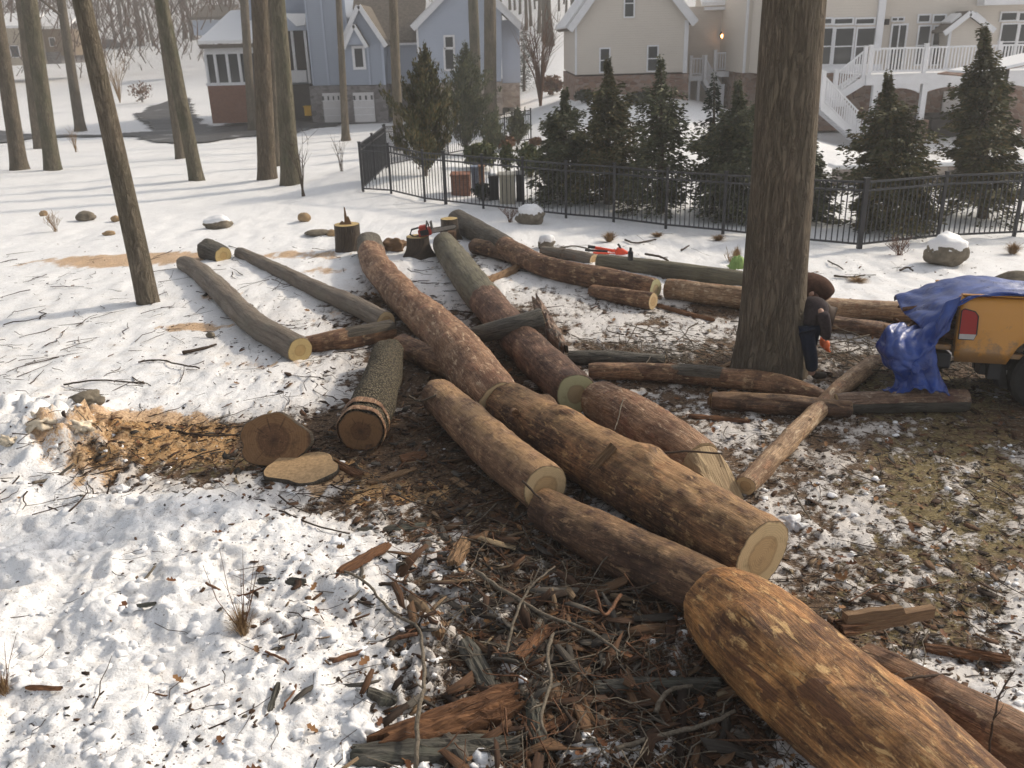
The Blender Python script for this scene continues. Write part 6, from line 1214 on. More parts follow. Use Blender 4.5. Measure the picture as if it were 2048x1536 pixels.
# ------------------------------------------------------------------ garden equipment behind the fence
M_beige = plain("beige_metal", (.46, .42, .33), .5, .08, 6); M_blk = plain("black_metal", (.02, .02, .022), .5, .2, 8); M_rust = plain("rust_brown_board", (.19, .10, .055), .85, .2, 4)
def cab(name, label, u0, u1, vt, base, mat, dep=.7, ridges=0, cat="utility unit", capn=None):
    g = gnd((u0+u1)/2, base); y = g[1]; x0 = atY(u0, (vt+base)/2, y)[0]; x1 = atY(u1, (vt+base)/2, y)[0]; z0 = T(g[0], y); z1 = atY((u0+u1)/2, vt, y)[2]; mb = MB(); mb.box((x0, y, z0), (x1, y+dep, z1))
    for k in range(ridges): xx = x0+(x1-x0)*(k+.5)/ridges; mb.box((xx-.02, y-.03, z0+.06), (xx+.02, y-.002, z1-.05))
    mb.box((x0-.02, y-.045, z1+.001), (x1+.02, y+dep+.02, z1+.04)); o = mb.build(name, mat); bevel(o, .012); tag(o, label, cat)
    if capn: mb = MB(); mb.box((x0+.02, y, z1+.043), (x1-.02, y+dep, z1+.12)); bevel(mb.build("snow_cap", M_snowroof, parent=o), .04)
    return o
cab("utility_cabinet", "ribbed beige utility cabinet just inside the fence", 999, 1031, 352, 411, M_beige, .5, 6)
cab("air_unit", "black air conditioner left of the beige cabinet", 978, 997, 356, 404, M_blk, .7, capn=1)
cab("air_unit", "black air conditioner right of the beige cabinet", 1033, 1049, 352, 406, M_blk, .7)
cab("brick_block", "red-brown low brick block inside the fence by the thick post", 902, 940, 352, 394, M_brick, .6, cat="brick block")
cab("slatted_box", "blue-grey upright board box between brick block and black unit", 943, 957, 336, 386, plain("blue_grey_boards", (.16, .19, .25), .7), .3, 3, cat="board box")
cab("wooden_post_box", "rusty brown upright boards next to the blue-grey box", 958, 969, 335, 386, M_rust, .3, 2, cat="board box")
# ------------------------------------------------------------------ rocks
M_rock = plain("brown_rock", (.17, .145, .11), .9, .35, 9, .15, .8); M_rockt = plain("tan_rock", (.33, .23, .13), .9, .25, 9, .15, .6)
def rock(label, base, w, h, seed, mat=None, snow=0, name="boulder", group=None, jag=.28, skew=0):
    fac = name == 'snow_block'
    g = G(*base); m = mpp(g); rr = np.random.RandomState(seed+5); bm = bmesh.new(); bmesh.ops.create_icosphere(bm, subdivisions=3 if fac else 4, radius=1); B = np.array([v.co[:] for v in bm.verts]); BF = [[v.index for v in f.verts] for f in bm.faces]; bm.free(); s_ = seed*7.7
    d = 1+jag*pn(B[:, 0]*1.2+s_, B[:, 1]*1.2, B[:, 2]*1.2)+jag*.5*np.abs(pn(B[:, 0]*2.6, B[:, 1]*2.6+s_, B[:, 2]*2.6))+.05*pn(B[:, 0]*8, B[:, 1]*8+s_, B[:, 2]*8); Q = B*d[:, None]; rx = w/2*m; rz = h/2*m
    if fac: Q = np.sign(B)*np.abs(B)**.8*(1+1.0*pn(B[:, 0]*1.9+s_, B[:, 1]*1.9, B[:, 2]*1.9)+.5*pn(B[:, 0]*4+s_, B[:, 1]*4, B[:, 2]*4)+.25*pn(B[:, 0]*6, B[:, 1]*6+s_, B[:, 2]*6))[:, None]; an = seed*1.3; Q = Q @ np.array([[math.cos(an), -math.sin(an), .25], [math.sin(an), math.cos(an), -.2], [-.25, .2, 1]])
    Pq = Q*[rx, rx*.75, rz]; Pq[:, 0] += skew*Pq[:, 2]; c = g+[0, rx*.3, rz*.75]; o = mesh(name, Pq+c, BF, mat or M_rock, smooth=True); tag(o, label, "snow block" if fac else "rock", group)
    if snow:
        k = ss(.05, .5, B[:, 2]-.25*pn(B[:, 0]*2+s_, B[:, 1]*2, 3)-.12*B[:, 0]); Sc = Pq*1.0+np.array([0, 0, 1])*(k*snow*rz*1.0)[:, None]-np.array([rx, rx*.75, rz])*B*((1-k)*.12)[:, None]; mesh("snow_cap", Sc+c+[0, 0, .004], BF, M_snowroof, parent=o, smooth=True)
    return o
rock("big brown boulder with a thick snow cap, in front of the fence on the right", (1893, 536), 80, 58, 1, snow=.28, skew=-.1)
rock("snow-capped brown boulder at the fence, right of the leaning log's top", (1062, 450), 56, 34, 2, snow=.35)
rock("snow-topped flat stone in front of the twin trunks", (436, 458), 54, 24, 3, snow=.3)
rock("low snowy stone peeking out behind the leaning log", (1092, 500), 34, 24, 4, snow=.5)
rock("jagged brown rock left of the leaning trunk", (170, 441), 38, 20, 5)
rock("small tan stone at the far left", (86, 431), 16, 12, 6, M_rockt, name="stone"); rock("tan stone half hidden by the leaning trunk", (231, 442), 18, 13, 7, M_rockt, name="stone"); rock("flat tan stone below the leaning trunk's left side", (218, 473), 24, 10, 8, M_rockt, name="stone"); rock("round tan stone alone in the snow left of the tall stump", (609, 446), 26, 20, 9, M_rockt, name="stone", jag=.1)
rock("large brown earthy mound of roots beyond the truck at the right edge", (2085, 650), 190, 110, 10, M_rock, name="root_mound", jag=.3)
rock("little brown chunk lying in the snow by the left grey log", (422, 682), 18, 12, 11, name="stone")
rock("low dark grey-brown log chunk right of the round tan stone", (635, 474), 52, 12, 12, name="wood_lump", jag=.12); rock("reddish wood lump touching the tall stump", (664, 475), 20, 14, 13, M_rockt, name="wood_lump")
rock("pale fractured wood lump between the two front stumps", (790, 508), 42, 26, 14, M_slab_tan, name="wood_lump", jag=.5)
rock("tan broken snow crust block right of the planted stick", (172, 905), 32, 16, 17, M_snowtan, name="snow_block", jag=.5); rock("largest sawdust-stained snow block in the bank", (90, 905), 44, 22, 18, M_snowtan, name="snow_block", jag=.55)
rock("brown clump of mud and snow at the bank's upper end", (180, 850), 60, 32, 19, M_rock, name="mud_clump", jag=.5)
rock("icy snow chunk beside the biggest log's round face", (1590, 1052), 34, 26, 20, M_snow, name="snow_block", jag=.5)
rock("icy snow chunk at the bottom next to the grey bark slab", (728, 1500), 60, 46, 21, M_snow, name="snow_block", jag=.5)

for i, (u, v, w, lb) in enumerate(((25, 925, 30, "low stained snow block lowest at the left edge"), (245, 985, 22, "white snow lump below the sawdust, right of the thin upright stick"), (290, 960, 18, "little round snow lump at the sawdust's lower edge"))):
    rock(lb, (u, v), w, w*.55, 40+i, M_snowtan if i == 0 else M_snow, name="snow_block")
# ------------------------------------------------------------------ chainsaw on the stump
M_red = plain("worn_red_plastic", (.42, .05, .03), .45, .2, 12); M_steel = plain("dull_steel", (.35, .35, .34), .35, .2, 20, metal=.8); M_orange = plain("orange_rubber", (.75, .16, .05), .6, .15, 20); M_redp = plain("bright_red_orange_paint", (.72, .07, .025), .4, .15, 14)
def frame(o, ang, tilt=0): return Matrix.Translation(Vector(o)) @ Matrix.Rotation(ang, 4, 'Z') @ Matrix.Rotation(tilt, 4, 'Y')
cs = empty("chainsaw", (c2[0]+.22, c2[1], c2[2]+.02), "red chainsaw lying on the low stump, its bar pointing right", "chainsaw")
Mx = frame((c2[0]+.20, c2[1]-.02, c2[2]+.03), math.radians(-4), math.radians(-10))
def part(parent, name, mat, boxes=(), tubes=(), M=None, bev=.008, smooth=False):
    mb = MB()
    for lo, hi in boxes: mb.box(lo, hi, M=M)
    for pts, r in tubes: mb.tube([tuple((M or Matrix()) @ Vector(p)) for p in pts], r, 10)
    o = mb.build(name, mat, parent=parent, smooth=smooth)
    if bev: bevel(o, bev)
    return o
part(cs, "motor_housing", M_red, [((-.16, -.1, 0), (.08, .1, .13)), ((-.14, -.08, .131), (.0, .08, .19))], M=Mx, bev=.02)
part(cs, "front_handle", M_blk, tubes=[([(.0, -.12, .02), (.02, -.13, .16), (.03, 0, .25), (.02, .13, .16), (0, .12, .02)], .014)], M=Mx, bev=0); part(cs, "rear_handle", M_blk, tubes=[([(-.15, 0, .16), (-.28, 0, .15), (-.33, 0, .07), (-.26, 0, .01), (-.15, 0, .02)], .018)], M=Mx, bev=0)
part(cs, "hand_guard", M_blk, [((.09, -.09, .1), (.105, .09, .24))], M=Mx); part(cs, "pull_start_cover", M_blk, [((-.12, -.125, .02), (.04, -.101, .12))], M=Mx)
mb = MB(); bar = [(.06, .02), (.5, .025), (.54, .045), (.55, .065), (.54, .085), (.5, .10), (.06, .11)]; mb.prism(bar, -.03, -.022, M=Mx); mb.build("guide_bar", M_steel, parent=cs)
mb = MB(); mb.tube([tuple(Mx @ Vector((x, -.026, z))) for x, z in bar+[bar[0]]], .008, 5); mb.build("chain", M_blk, parent=cs)
# ------------------------------------------------------------------ red logging tools
b = gnd(1240, 512); y = b[1]; W3 = lambda u, v, dy=0: tuple(atY(u, v, y+dy))
lt = empty("log_jack", tuple(b), "red-orange long-handled log jack and cant hooks leaning behind the far log", "logging tool")
mb = MB(); mb.tube([W3(1188, 495), W3(1240, 504), W3(1268, 508, -.1)], .028, 8); mb.tube([W3(1186, 506, -.2), W3(1236, 508, -.2)], .02, 8); mb.tube([W3(1196, 500, .2), W3(1262, 507, .1), W3(1300, 513, .1)], .02, 8); mb.build("handle", M_redp, parent=lt)
mb = MB(); mb.tube([W3(1176, 493), W3(1190, 495)], .03, 8); mb.tube([W3(1170, 500, -.1), W3(1215, 503, -.1)], .022, 8); mb.build("steel_tip", M_blk, parent=lt)
mb = MB(); q = [atY(u, v, y-.25) for u, v in ((1231, 512), (1231, 503), (1238, 497), (1246, 499), (1258, 506), (1258, 513))]; mb.prism([(p[0], p[2]) for p in q], y-.25, y-.12); bevel(mb.build("jack_body", M_redp, parent=lt), .01)
mb = MB(); mb.tube([W3(1242, 500, -.2), W3(1239, 492, -.2), W3(1236, 488, -.2)], .02, 6); mb.build("hook", M_blk, parent=lt); mb = MB(); mb.tube([W3(1300, 512, 0), W3(1322, 514, 0), W3(1334, 525, 0)], .016, 6); mb.build("hook", M_blk, parent=lt)
p = at(1261, 514, T(*gnd(1261, 520)[:2])+.42); bt = empty("water_bottle", tuple(p), "small dark bottle standing on the far green-grey log", "bottle"); mb = MB(); mb.tube([tuple(p+[0, 0, -.05]), tuple(p+[0, 0, .08]), tuple(p+[0, 0, .12])], [.045, .045, .02], 12); mb.build("body", M_blk, parent=bt, smooth=True); mb = MB(); mb.tube([tuple(p+[0, 0, .121]), tuple(p+[0, 0, .155])], [.024, .022], 10); mb.build("cap", M_blk, parent=bt)
M_lime = plain("lime_green_cloth", (.26, .38, .12), .8, .2, 12)
g = gnd(1474, 556); gx_, gy_ = np.meshgrid(np.linspace(-1, 1, 26), np.linspace(-1, 1, 22)); R_ = np.sqrt(gx_**2+gy_**2).clip(0, 1); zz_ = .18*(1-R_**2)**.7*(1+.35*pn(gx_*3, gy_*3, 1))+.03*pn(gx_*7, gy_*7, 2)+.01; ii = np.arange(gx_.size).reshape(gx_.shape); FF = np.stack([ii[:-1, :-1], ii[:-1, 1:], ii[1:, 1:], ii[1:, :-1]], -1).reshape(-1, 4)
o = mesh("folded_cloth", np.c_[(g[0]+gx_*.15+.0).ravel(), (g[1]+gy_*.15).ravel(), (hgt(np.full(gx_.size, g[0]), np.full(gx_.size, g[1]))+zz_.ravel()+.12)], FF, M_lime, smooth=True); o.modifiers.new("thick", 'SOLIDIFY').thickness = .006; tag(o, "crumpled lime green cloth bundle at the big tree's left side", "cloth")
# ------------------------------------------------------------------ yellow pickup
M_paint = NT("amber_yellow_truck_paint", .32, .5); _w = M_paint.wpos(); _s = M_paint.node('ShaderNodeSeparateXYZ'); M_paint.l.new(_w, _s.inputs[0]); _d = M_paint.math('SUBTRACT', M_paint.math('ADD', M_paint.math('MULTIPLY', M_paint.noise(_w, 7, 6, .7), 1.1), .18), _s.outputs[2]); M_paint.col(M_paint.mix(M_paint.ramp(_d, [(.0, .12), (.16, .8)]), (.60, .26, .022), (.20, .12, .06))); M_paint.b.inputs['Coat Weight'].default_value = .4; n_ = M_paint.noise(M_paint.wpos(), 6, 4); M_paint.l.new(M_paint.ramp(n_, [(.4, .28), (.7, .5)]), M_paint.b.inputs['Roughness']); M_paint = M_paint.m
M_tyre = plain("black_tyre_rubber", (.018, .017, .016), .85, .3, 20); M_lens = NT("red_tail_lens", .2, .5); M_lens.col((.30, .012, .010)); M_lens = M_lens.m; M_clear = plain("clear_lamp_lens", (.42, .40, .38), .2, .1, 8)
h_ = math.radians(-16); rc = at(1908, 719, .52)
TM = Matrix.Translation(Vector((rc[0], rc[1], 0))) @ Matrix.Rotation(h_, 4, 'Z') @ Matrix.Translation(Vector((0, 0, .5))) @ Matrix.Rotation(math.radians(-9), 4, 'X') @ Matrix.Translation(Vector((0, 0, -.5)))     # local x forward, y away from the camera
tw = empty("pickup_truck", (rc[0], rc[1], 0), "amber yellow pickup truck at the right edge with a blue tarp over its bed", "pickup truck")
Wd = 1.5
def side(y0, y1, nm):
    arc = [(0.93+.44*math.cos(t), .40+.44*math.sin(t)) for t in np.linspace(math.pi*.86, math.pi*.10, 15)]
    poly = [(0.0, .54), (0.0, 1.10), (.03, 1.18), (2.05, 1.20), (2.05, .5), (1.62, .46)]; low = [(.60, .50)]
    n = 26; mb = MB(); sec = [(0, .50), (.012, .62), (.03, .84), (.034, .86), (.022, .88), (.03, 1.0), (.018, 1.12), (0, 1.165), (-.03, 1.185)]   # (bulge, z)
    xs_ = np.linspace(0, 2.05, n)
    sg = -1 if y0 <= 0 else 1; V = []; F = []
    for x in xs_:
        dz = .44**2-(x-0.93)**2; zc = .42+math.sqrt(dz) if dz > 0 else .50
        for (bg, z) in sec: zz = max(z, zc); V.append((x, y0+sg*bg*(1 if zz == z else .9), zz))
    m_ = len(sec)
    for i in range(n-1):
        for j in range(m_-1): F.append((i*m_+j, (i+1)*m_+j, (i+1)*m_+j+1, i*m_+j+1))
    V = [tuple(TM @ Vector(p)) for p in V]; o = mesh(nm, V, F, M_paint, parent=tw, smooth=True); s_ = o.modifiers.new("thick", 'SOLIDIFY'); s_.thickness = .05; s_.offset = -1 if sg < 0 else 1; return o
side(0.0, .05, "bed_side"); side(Wd, Wd, "bed_side")
B_ = lambda nm, mat, lo, hi, bev=.012, parent=tw: (lambda mb: (mb.box(lo, hi, M=TM), bevel(mb.build(nm, mat, parent=parent), bev))[1])(MB())
bx = MB(); bx.box((.02, .06, .55), (2.05, Wd-.06, .60), M=TM); bx.box((2.0, .06, .601), (2.05, Wd-.06, 1.2), M=TM); bx.build("bed_floor", M_paint, parent=tw)
B_("rail_cap", M_paint, (.0, .0, 1.187), (2.05, .07, 1.205)); B_("rail_cap", M_paint, (.0, Wd-.07, 1.187), (2.05, Wd, 1.205)); B_("rear_corner", M_paint, (-.006, -.005, .54), (.03, .12, 1.18))
B_("tailgate", M_paint, (-.52, .08, .60), (-.02, Wd-.08, .66)); B_("rear_bumper", M_blk, (-.20, -.02, .42), (-.03, Wd+.02, .58), .02)
B_("hitch", M_blk, (-.30, Wd/2-.04, .36), (-.1, Wd/2+.04, .42)); mbh = MB(); mbh.tube([tuple(TM @ Vector(p)) for p in ((.15, .5, .45), (-.1, .3, .33), (-.22, .25, .36), (-.3, .35, .42))], .012, 6); mbh.build("trailer_cable", M_blk, parent=tw)
# tail light
tl = MB(); lp = [(.005, .745), (.005, 1.04), (.03, 1.06), (.13, 1.035), (.165, .99), (.17, .80), (.15, .745)]; tl.prism(lp, -.052, -.01, M=TM); tlo = tl.build("tail_light", M_lens, parent=tw); bevel(tlo, .008)
c_ = MB(); c_.prism([(.008, .748), (.008, .80), (.166, .80), (.148, .748)], -.056, -.0525, M=TM); c_.build("reverse_lens", M_clear, parent=tlo); c_ = MB(); c_.tube([tuple(TM @ Vector((x, -.05, z))) for x, z in lp+[lp[0]]], .006, 6); c_.build("bezel", M_blk, parent=tlo)
B_("tail_light", M_lens, (.005, Wd+.002, .75), (.17, Wd+.03, 1.05))
def wheel(x, y):
    c = TM @ Vector((x, y, .36)); ax = (TM.to_3x3() @ Vector((0, 1, 0))); mb = MB(); prof = [(-.11, .24), (-.11, .33), (-.085, .36), (.085, .36), (.11, .33), (.11, .24)]; V = []; n = 40; u_ = TM.to_3x3() @ Vector((1, 0, 0))
    for j in range(n):
        t = 2*math.pi*j/n; d = u_*math.cos(t)+Vector((0, 0, 1))*math.sin(t)
        for (a, r) in prof: V.append(tuple(c+ax*a+d*(r+(.006 if j % 2 and r > .34 else 0))))
    F = [(j*6+k, ((j+1) % n)*6+k, ((j+1) % n)*6+(k+1) % 6, j*6+(k+1) % 6) for j in range(n) for k in range(6)]; w = mesh("wheel", V, F, M_tyre, parent=tw); mb = MB(); mb.tube([tuple(c-ax*.07), tuple(c-ax*.075)], [.235, .2], 24); mb.tube([tuple(c-ax*.11), tuple(c+ax*.1)], [.06, .06], 12); mb.build("rim", M_steel, parent=w)
for x in (0.93, 3.95):
    for y in (.13, Wd-.13): wheel(x, y)
mb = MB(); mb.box((.3, .45, .36), (4.8, .53, .50), M=TM); mb.box((.3, Wd-.53, .36), (4.8, Wd-.45, .50), M=TM); mb.box((.82, .2, .30), (1.05, Wd-.2, .42), M=TM); mb.box((.30, .2, .34), (.44, .42, .46), M=TM); mb.box((.36, .1, .32), (.48, .2, .5), M=TM); mb.build("chassis", M_blk, parent=tw)
mb = MB(); mb.prism([(.42, .5), (.50, .22), (.58, .22), (.52, .5)], .14, .38, M=TM); mb.build("mud_flap", M_tyre, parent=tw)
mb = MB(); cabp = [(2.1, .45), (2.1, 1.25), (2.3, 1.72), (3.25, 1.74), (3.85, 1.22), (4.95, 1.1), (5.05, .95), (5.05, .45), (4.5, .45), (4.4, .75), (4.05, .86), (3.7, .75), (3.6, .45)]; mb.prism(cabp, 0.03, Wd-.03, M=TM); bevel(mb.build("cab", M_paint, parent=tw), .03)
mb = MB(); mb.prism([(2.35, 1.24), (2.45, 1.64), (3.2, 1.66), (3.6, 1.24)], .012, Wd-.012, M=TM); mb.build("cab_window", M_glass, parent=tw); mb = MB(); mb.box((5.04, .1, .45), (5.14, Wd-.1, .62), M=TM); mb.build("front_bumper", M_blk, parent=tw)
# load of brush in the bed
mb = MB(); rq = random.Random(9)
for _ in range(150):
    x = rq.uniform(-.45, 1.9); y = rq.uniform(.15, Wd-.15); z = .70+rq.uniform(0, .46)*(1-.3*abs(y-.86)); z -= .2*(x < 0); a = rq.gauss(0, .5); l = rq.uniform(.3, .9); d = Vector((math.cos(a)*l, math.sin(a)*l*.6, rq.uniform(-.12, .14))); p = Vector((x, y, z)); q = p+d; q.x = max(-.6, min(1.95, q.x)); q.y = max(.1, min(Wd-.1, q.y)); mb.tube([tuple(TM @ p), tuple(TM @ ((p+q)/2+Vector((0, 0, .03)))), tuple(TM @ q)], [rq.uniform(.008, .03)]*3, 5)
o = mb.build("branch_load", M_twigr); tag(o, "heap of cut brown branches lying in the truck bed under the tarp", "brush load"); o['kind'] = 'stuff'
# ------------------------------------------------------------------ blue tarp
M_tarp = NT("shiny_blue_tarp", .3, .55); n_ = M_tarp.noise(M_tarp.wpos(), 5, 5); M_tarp.col(M_tarp.mix(M_tarp.ramp(n_, [(.35, 0), (.65, 1)]), (.010, .03, .16), (.018, .065, .30))); M_tarp.l.new(M_tarp.ramp(n_, [(.3, .24), (.7, .45)]), M_tarp.b.inputs['Roughness']); wv = M_tarp.noise(M_tarp.wpos(), 26, 4, .6, .8); M_tarp.bump(wv, .5, .015); M_tarp = M_tarp.m
y0 = rc[1]
def patch(rows, nu=60, nv=60, wr=.05, seed=0, sc=3.0, A=None):
    if A is None: A = np.array([[atY(u, v, y0+d) for (u, v, d) in r] for r in rows]); 
    def up1(P, n):
        P = np.concatenate([2*P[:1]-P[1:2], P, 2*P[-1:]-P[-2:-1]]); k = len(P)-3; out = []
        for t in np.linspace(0, k-1e-6, n): i = int(t); f = t-i; out.append(cr(P[i], P[i+1], P[i+2], P[i+3], f))
        return np.array(out)
    S = up1(A, nv); S = up1(S.transpose(1, 0, 2), nu).transpose(1, 0, 2)
    du = np.gradient(S, axis=1); dv = np.gradient(S, axis=0); N = np.cross(du, dv); N /= np.linalg.norm(N, axis=2)[..., None]+1e-9
    U_, V_ = np.meshgrid(np.linspace(0, 1, nu), np.linspace(0, 1, nv)); w = (1-np.abs(pn(U_*sc*1.6+seed, V_*sc*.7, seed))*2.4)*.7+(1-np.abs(pn(U_*sc*3.1+seed, V_*sc*2.2, seed+4))*2.4)*.35+.2*pn(U_*sc*7, V_*sc*6, seed)
    return S+N*(w*wr)[..., None]
def grid_faces(nv, nu, off=0): ii = np.arange(nv*nu).reshape(nv, nu)+off; return np.stack([ii[:-1, :-1], ii[:-1, 1:], ii[1:, 1:], ii[1:, :-1]], -1).reshape(-1, 4)
TL = lambda x, y, z: TM @ Vector((x, y, z))
def rows_local(R_): return [[TL(*p) for p in r] for r in R_]
S1 = patch(None, 80, 60, .035, 1, A=np.array([[tuple(p) for p in r] for r in rows_local([
  [(-.42, 1.62, .95), (.0, 1.60, 1.10), (.5, 1.60, 1.20), (1.0, 1.6, 1.18), (1.6, 1.58, 1.16), (2.1, 1.55, 1.14)],
  [(-.46, 1.2, 1.02), (-.05, 1.2, 1.22), (.45, 1.2, 1.30), (.95, 1.2, 1.26), (1.3, 1.3, 1.18), (1.7, 1.4, 1.12)],
  [(-.44, .8, .92), (-.06, .8, 1.14), (.42, .75, 1.27), (.8, .8, 1.2), (1.1, .9, 1.1), (1.3, 1.1, 1.05)],
  [(-.40, .4, .88), (-.10, .35, 1.10), (.35, .35, 1.23), (.8, .35, 1.24), (1.2, .35, 1.22), (1.7, .3, 1.20)],
  [(-.36, .1, .84), (-.08, .03, 1.12), (.30, .0, 1.24), (.8, .0, 1.245), (1.3, .0, 1.235), (1.95, .0, 1.22)],
  [(-.34, .0, .76), (-.05, -.04, 1.08), (.30, -.05, 1.225), (.8, -.05, 1.22), (1.3, -.055, 1.19), (1.95, -.06, 1.12)]])]))
S2 = patch([[(1806, 634, .45), (1832, 645, .4), (1860, 632, .3), (1886, 612, .12), (1914, 590, .0)],
            [(1774, 650, .25), (1806, 662, .10), (1840, 668, .05), (1872, 655, .0), (1911, 632, -.04)],
            [(1758, 684, .25), (1790, 696, -.05), (1830, 700, -.10), (1868, 688, -.08), (1906, 662, -.02)],
            [(1762, 712, .22), (1794, 724, -.10), (1830, 722, -.20), (1862, 706, -.12), (1884, 684, .05)],
            [(1772, 738, .1), (1802, 745, -.15), (1836, 745, -.25), (1866, 734, -.2), (1882, 722, -.1)],
            [(1782, 762, .0), (1806, 768, -.15), (1838, 770, -.25), (1868, 770, -.3), (1898, 770, -.3)],
            [(1764, 776, -.15), (1800, 778, -.2), (1838, 778, -.3), (1870, 777, -.35), (1902, 777, -.35)]], 80, 110, .075, 5, 1.9)
V = np.vstack([S1.reshape(-1, 3), S2.reshape(-1, 3)]); gz = hgt(V[:, 0], V[:, 1])+.015; V[:, 2] = np.maximum(V[:, 2], gz)
o = mesh("blue_tarp", V, np.vstack([grid_faces(60, 80), grid_faces(110, 80, 60*80)]), M_tarp, smooth=True); o.modifiers.new("thick", 'SOLIDIFY').thickness = .004; tag(o, "wrinkled shiny blue tarp draped over the truck bed and hanging to the ground", "tarp")
# ------------------------------------------------------------------ two people bent over behind the big tree
def skin(name, J, E, mat, parent=None, loc=None, sub=2, root=0, label=None):
    names = list(J); P = np.array([J[n][0] for n in names], float); loc = np.array(loc if loc is not None else P.min(0)); me = bpy.data.meshes.new(name); me.from_pydata((P-loc).tolist(), [(names.index(a), names.index(b)) for a, b in E], [])
    o = link(name, me, tuple(loc), mat, parent); s_ = o.modifiers.new("skin", 'SKIN'); s_.use_smooth_shade = True
    if not me.skin_vertices: 
        bpy.context.view_layer.objects.active = o
    for i, n in enumerate(names): r = J[n][1]; me.skin_vertices[0].data[i].radius = r if hasattr(r, '__len__') else (r, r); me.skin_vertices[0].data[i].use_root = (i == root)
    sb = o.modifiers.new("sub", 'SUBSURF'); sb.levels = sub; sb.render_levels = sub; return o
M_skin = plain("skin", (.42, .25, .18), .6, .1, 10); M_hood = plain("charcoal_hoodie_cloth", (.045, .035, .037), .95, .35, 30, .1, .5); M_jean = plain("dark_navy_jeans", (.012, .018, .036), .9, .35, 40, .1, .5); M_brown = plain("brown_work_jacket", (.075, .038, .026), .92, .35, 18, .1, .6); M_hair = plain("brown_hair", (.05, .03, .02), .8, .2, 30); M_boot = plain("dark_boots", (.03, .022, .016), .8, .3, 10); M_belt = plain("pale_shirt_hem", (.45, .44, .46), .9, .1, 10)
def person(label, y, jp, top, trousers, glove, kneel=False, bulk=1.0):
    P = {k: np.array(atY(u, v, y+d)) for k, (u, v, d) in jp.items()}
    for f in ('footR', 'footL'): P[f][2] = hgt(P[f][0], P[f][1])+.06
    fw = P['chest']-P['pelvis']; fw[2] = 0; fw /= np.linalg.norm(fw)
    toeR, toeL = P['footR']+fw*.2-[0, 0, .02], P['footL']+fw*.2-[0, 0, .02]
    mid = (P['pelvis']+P['chest'])/2+[0, 0, .07]
    J = dict(pelvis=(P['pelvis'], (.09, .08)), mid=(mid-[0, 0, .05], (.06, .06)), chest=(P['chest'], (.06, .06)), neck=(P['neck'], .045), head=(P['head'], (.075, .085)), crown=(P['head']+(P['head']-P['neck'])*.5, .07), hipR=(P['hipR'], .085), hipL=(P['hipL'], .085), kneeR=(P['kneeR'], .058), kneeL=(P['kneeL'], .058), footR=(P['footR'], .042), footL=(P['footL'], .042), shR=(P['shR'], .035), shL=(P['shL'], .035), elR=(P['elR'], .024), elL=(P['elL'], .024), haR=(P['haR'], .022), haL=(P['haL'], .022))
    E = [('pelvis', 'mid'), ('mid', 'chest'), ('chest', 'neck'), ('neck', 'head'), ('head', 'crown'), ('pelvis', 'hipR'), ('pelvis', 'hipL'), ('hipR', 'kneeR'), ('hipL', 'kneeL'), ('kneeR', 'footR'), ('kneeL', 'footL'), ('chest', 'shR'), ('chest', 'shL'), ('shR', 'elR'), ('shL', 'elL'), ('elR', 'haR'), ('elL', 'haL')]
    o = skin("person", J, E, M_skin, loc=(P['footR'][0], P['footR'][1], hgt(P['footR'][0], P['footR'][1]))); tag(o, label, "person")
    g = lambda k, r: (P[k], r)
    if kneel:
        hv = P['head']-P['neck']; skin("jacket", dict(a=(P['pelvis'], (.20, .18)), b=((P['pelvis']+P['chest'])/2+[0, 0, .06], (.225, .20)), c=(P['chest'], (.225, .20)), n=(P['neck'], (.185, .175)), h=(P['head'], (.15, .15)), e=(P['head']+hv*.35, (.10, .10))), [('a', 'b'), ('b', 'c'), ('c', 'n'), ('n', 'h'), ('h', 'e')], top, parent=o, root=0)
        for s_ in 'RL': skin("sleeve", dict(s=g('sh'+s_, .10), e=g('el'+s_, .075), h=(P['ha'+s_]*.9+P['el'+s_]*.1, .055)), [('s', 'e'), ('e', 'h')], top, parent=o)
    else:
        skin("jacket", dict(a=(P['pelvis'], (.17, .155)), b=(mid, (.185, .165)), c=(P['chest'], (.215, .19)), n=(P['neck'], (.12, .12))), [('a', 'b'), ('b', 'c'), ('c', 'n')], top, parent=o, root=0)
        for s_ in 'RL': skin("sleeve", dict(s=g('sh'+s_, .095), e=g('el'+s_, .068), h=(P['ha'+s_]*.9+P['el'+s_]*.1, .05)), [('s', 'e'), ('e', 'h')], top, parent=o)
    skin("trousers", dict(p=(P['pelvis'], (.155, .135)), hR=g('hipR', .105), hL=g('hipL', .105), kR=g('kneeR', .08), kL=g('kneeL', .08), fR=(P['footR']+[0, 0, .05], .07), fL=(P['footL']+[0, 0, .05], .07)), [('p', 'hR'), ('p', 'hL'), ('hR', 'kR'), ('hL', 'kL'), ('kR', 'fR'), ('kL', 'fL')], trousers, parent=o)
    for f, t in (('footR', toeR), ('footL', toeL)): skin("boot", dict(a=(P[f]+[0, 0, .02], (.055, .06)), b=((P[f]+t)/2, (.05, .045)), c=(t, (.045, .035))), [('a', 'b'), ('b', 'c')], M_boot, parent=o)
    hv = P['head']-P['neck']
    if not kneel: skin("hair", dict(a=(P['neck']+hv*.1, (.10*bulk, .10*bulk)), b=(P['head'], (.105*bulk, .115*bulk)), c=(P['head']+hv*.45, (.088*bulk, .095*bulk))), [('a', 'b'), ('b', 'c')], M_hair, parent=o, root=1)
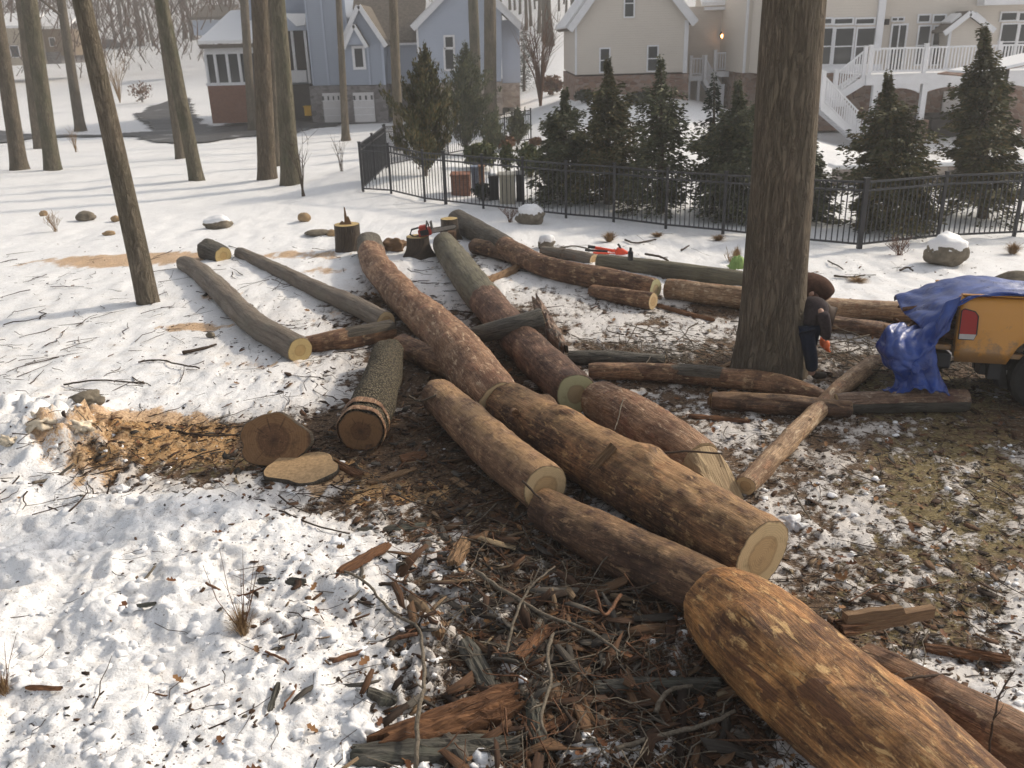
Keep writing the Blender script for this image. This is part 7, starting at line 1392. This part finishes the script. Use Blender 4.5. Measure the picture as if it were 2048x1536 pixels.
    for s_, e in (('haR', 'elR'), ('haL', 'elL')):                # gloved hand: palm, four fingers, thumb
        w = P[s_]; d = w-P[e]; d /= np.linalg.norm(d); sx = np.cross(d, fw); sx /= np.linalg.norm(sx)+1e-9; pal = w+d*.07; Jh = dict(w=(w, .038), p=(pal, (.046, .034))); Eh = [('w', 'p')]
        for i, (off, ln) in enumerate(((-.036, .065), (-.012, .08), (.012, .075), (.034, .058))): k1, k2 = pal+d*(.02+ln*.45)+sx*off, pal+d*(.02+ln*.7)+sx*off+fw*ln*.45; Jh['a%d' % i] = (k1, .0125); Jh['b%d' % i] = (k2, .010); Eh += [('p', 'a%d' % i), ('a%d' % i, 'b%d' % i)]
        th_ = w+d*.04-sx*.055+fw*.02; Jh['t1'] = (th_, .014); Jh['t2'] = (th_+d*.035+fw*.02, .011); Eh += [('p', 't1'), ('t1', 't2')]; skin("glove", Jh, Eh, glove, parent=o)
    return o
yp = gnd(1618, 764)[1]
person("person in a charcoal hoodie and dark jeans bending down, orange gloves", yp, dict(footR=(1622, 762, 0), footL=(1600, 752, .25), kneeR=(1622, 712, -.02), kneeL=(1602, 708, .25), hipR=(1610, 668, -.03), hipL=(1600, 662, .2), pelvis=(1604, 656, .08), chest=(1630, 618, .12), neck=(1640, 614, .25), head=(1648, 625, .38), shR=(1642, 622, -.06), shL=(1632, 612, .32), elR=(1652, 655, -.08), elL=(1648, 650, .35), haR=(1653, 682, -.05), haL=(1646, 676, .4)), M_hood, M_jean, M_orange)
yq = yp+1.1
person("person in a brown hooded jacket stooping behind the first one, only the back showing", yq, dict(footR=(1590, 712, 0), footL=(1572, 706, .25), kneeR=(1594, 664, 0), kneeL=(1580, 660, .25), hipR=(1590, 612, 0), hipL=(1586, 608, .2), pelvis=(1586, 592, .08), chest=(1622, 572, .1), neck=(1642, 578, .06), head=(1652, 592, .03), shR=(1622, 588, -.12), shL=(1622, 576, .3), elR=(1630, 618, .0), elL=(1640, 612, .3), haR=(1628, 648, .1), haL=(1640, 645, .25)), M_brown, M_jean, M_brown, kneel=True, bulk=1.3)
# ------------------------------------------------------------------ air
hz = bpy.data.materials.new("pale_air"); hz.use_nodes = True; n = hz.node_tree.nodes; n.remove(n["Principled BSDF"]); pv = n.new("ShaderNodeVolumePrincipled"); pv.inputs['Color'].default_value = (.95, .95, .96, 1); pv.inputs['Density'].default_value = .0022; pv.inputs['Anisotropy'].default_value = .3
hz.node_tree.links.new(pv.outputs[0], n["Material Output"].inputs['Volume'])
mb = MB(); mb.box((-215, -20, -6), (215, 345, 62)); o = mb.build("haze", hz); o['kind'] = 'stuff'
SC.cycles.volume_bounces = 0; SC.cycles.volume_step_rate = 5
SC.cycles.use_denoising = True
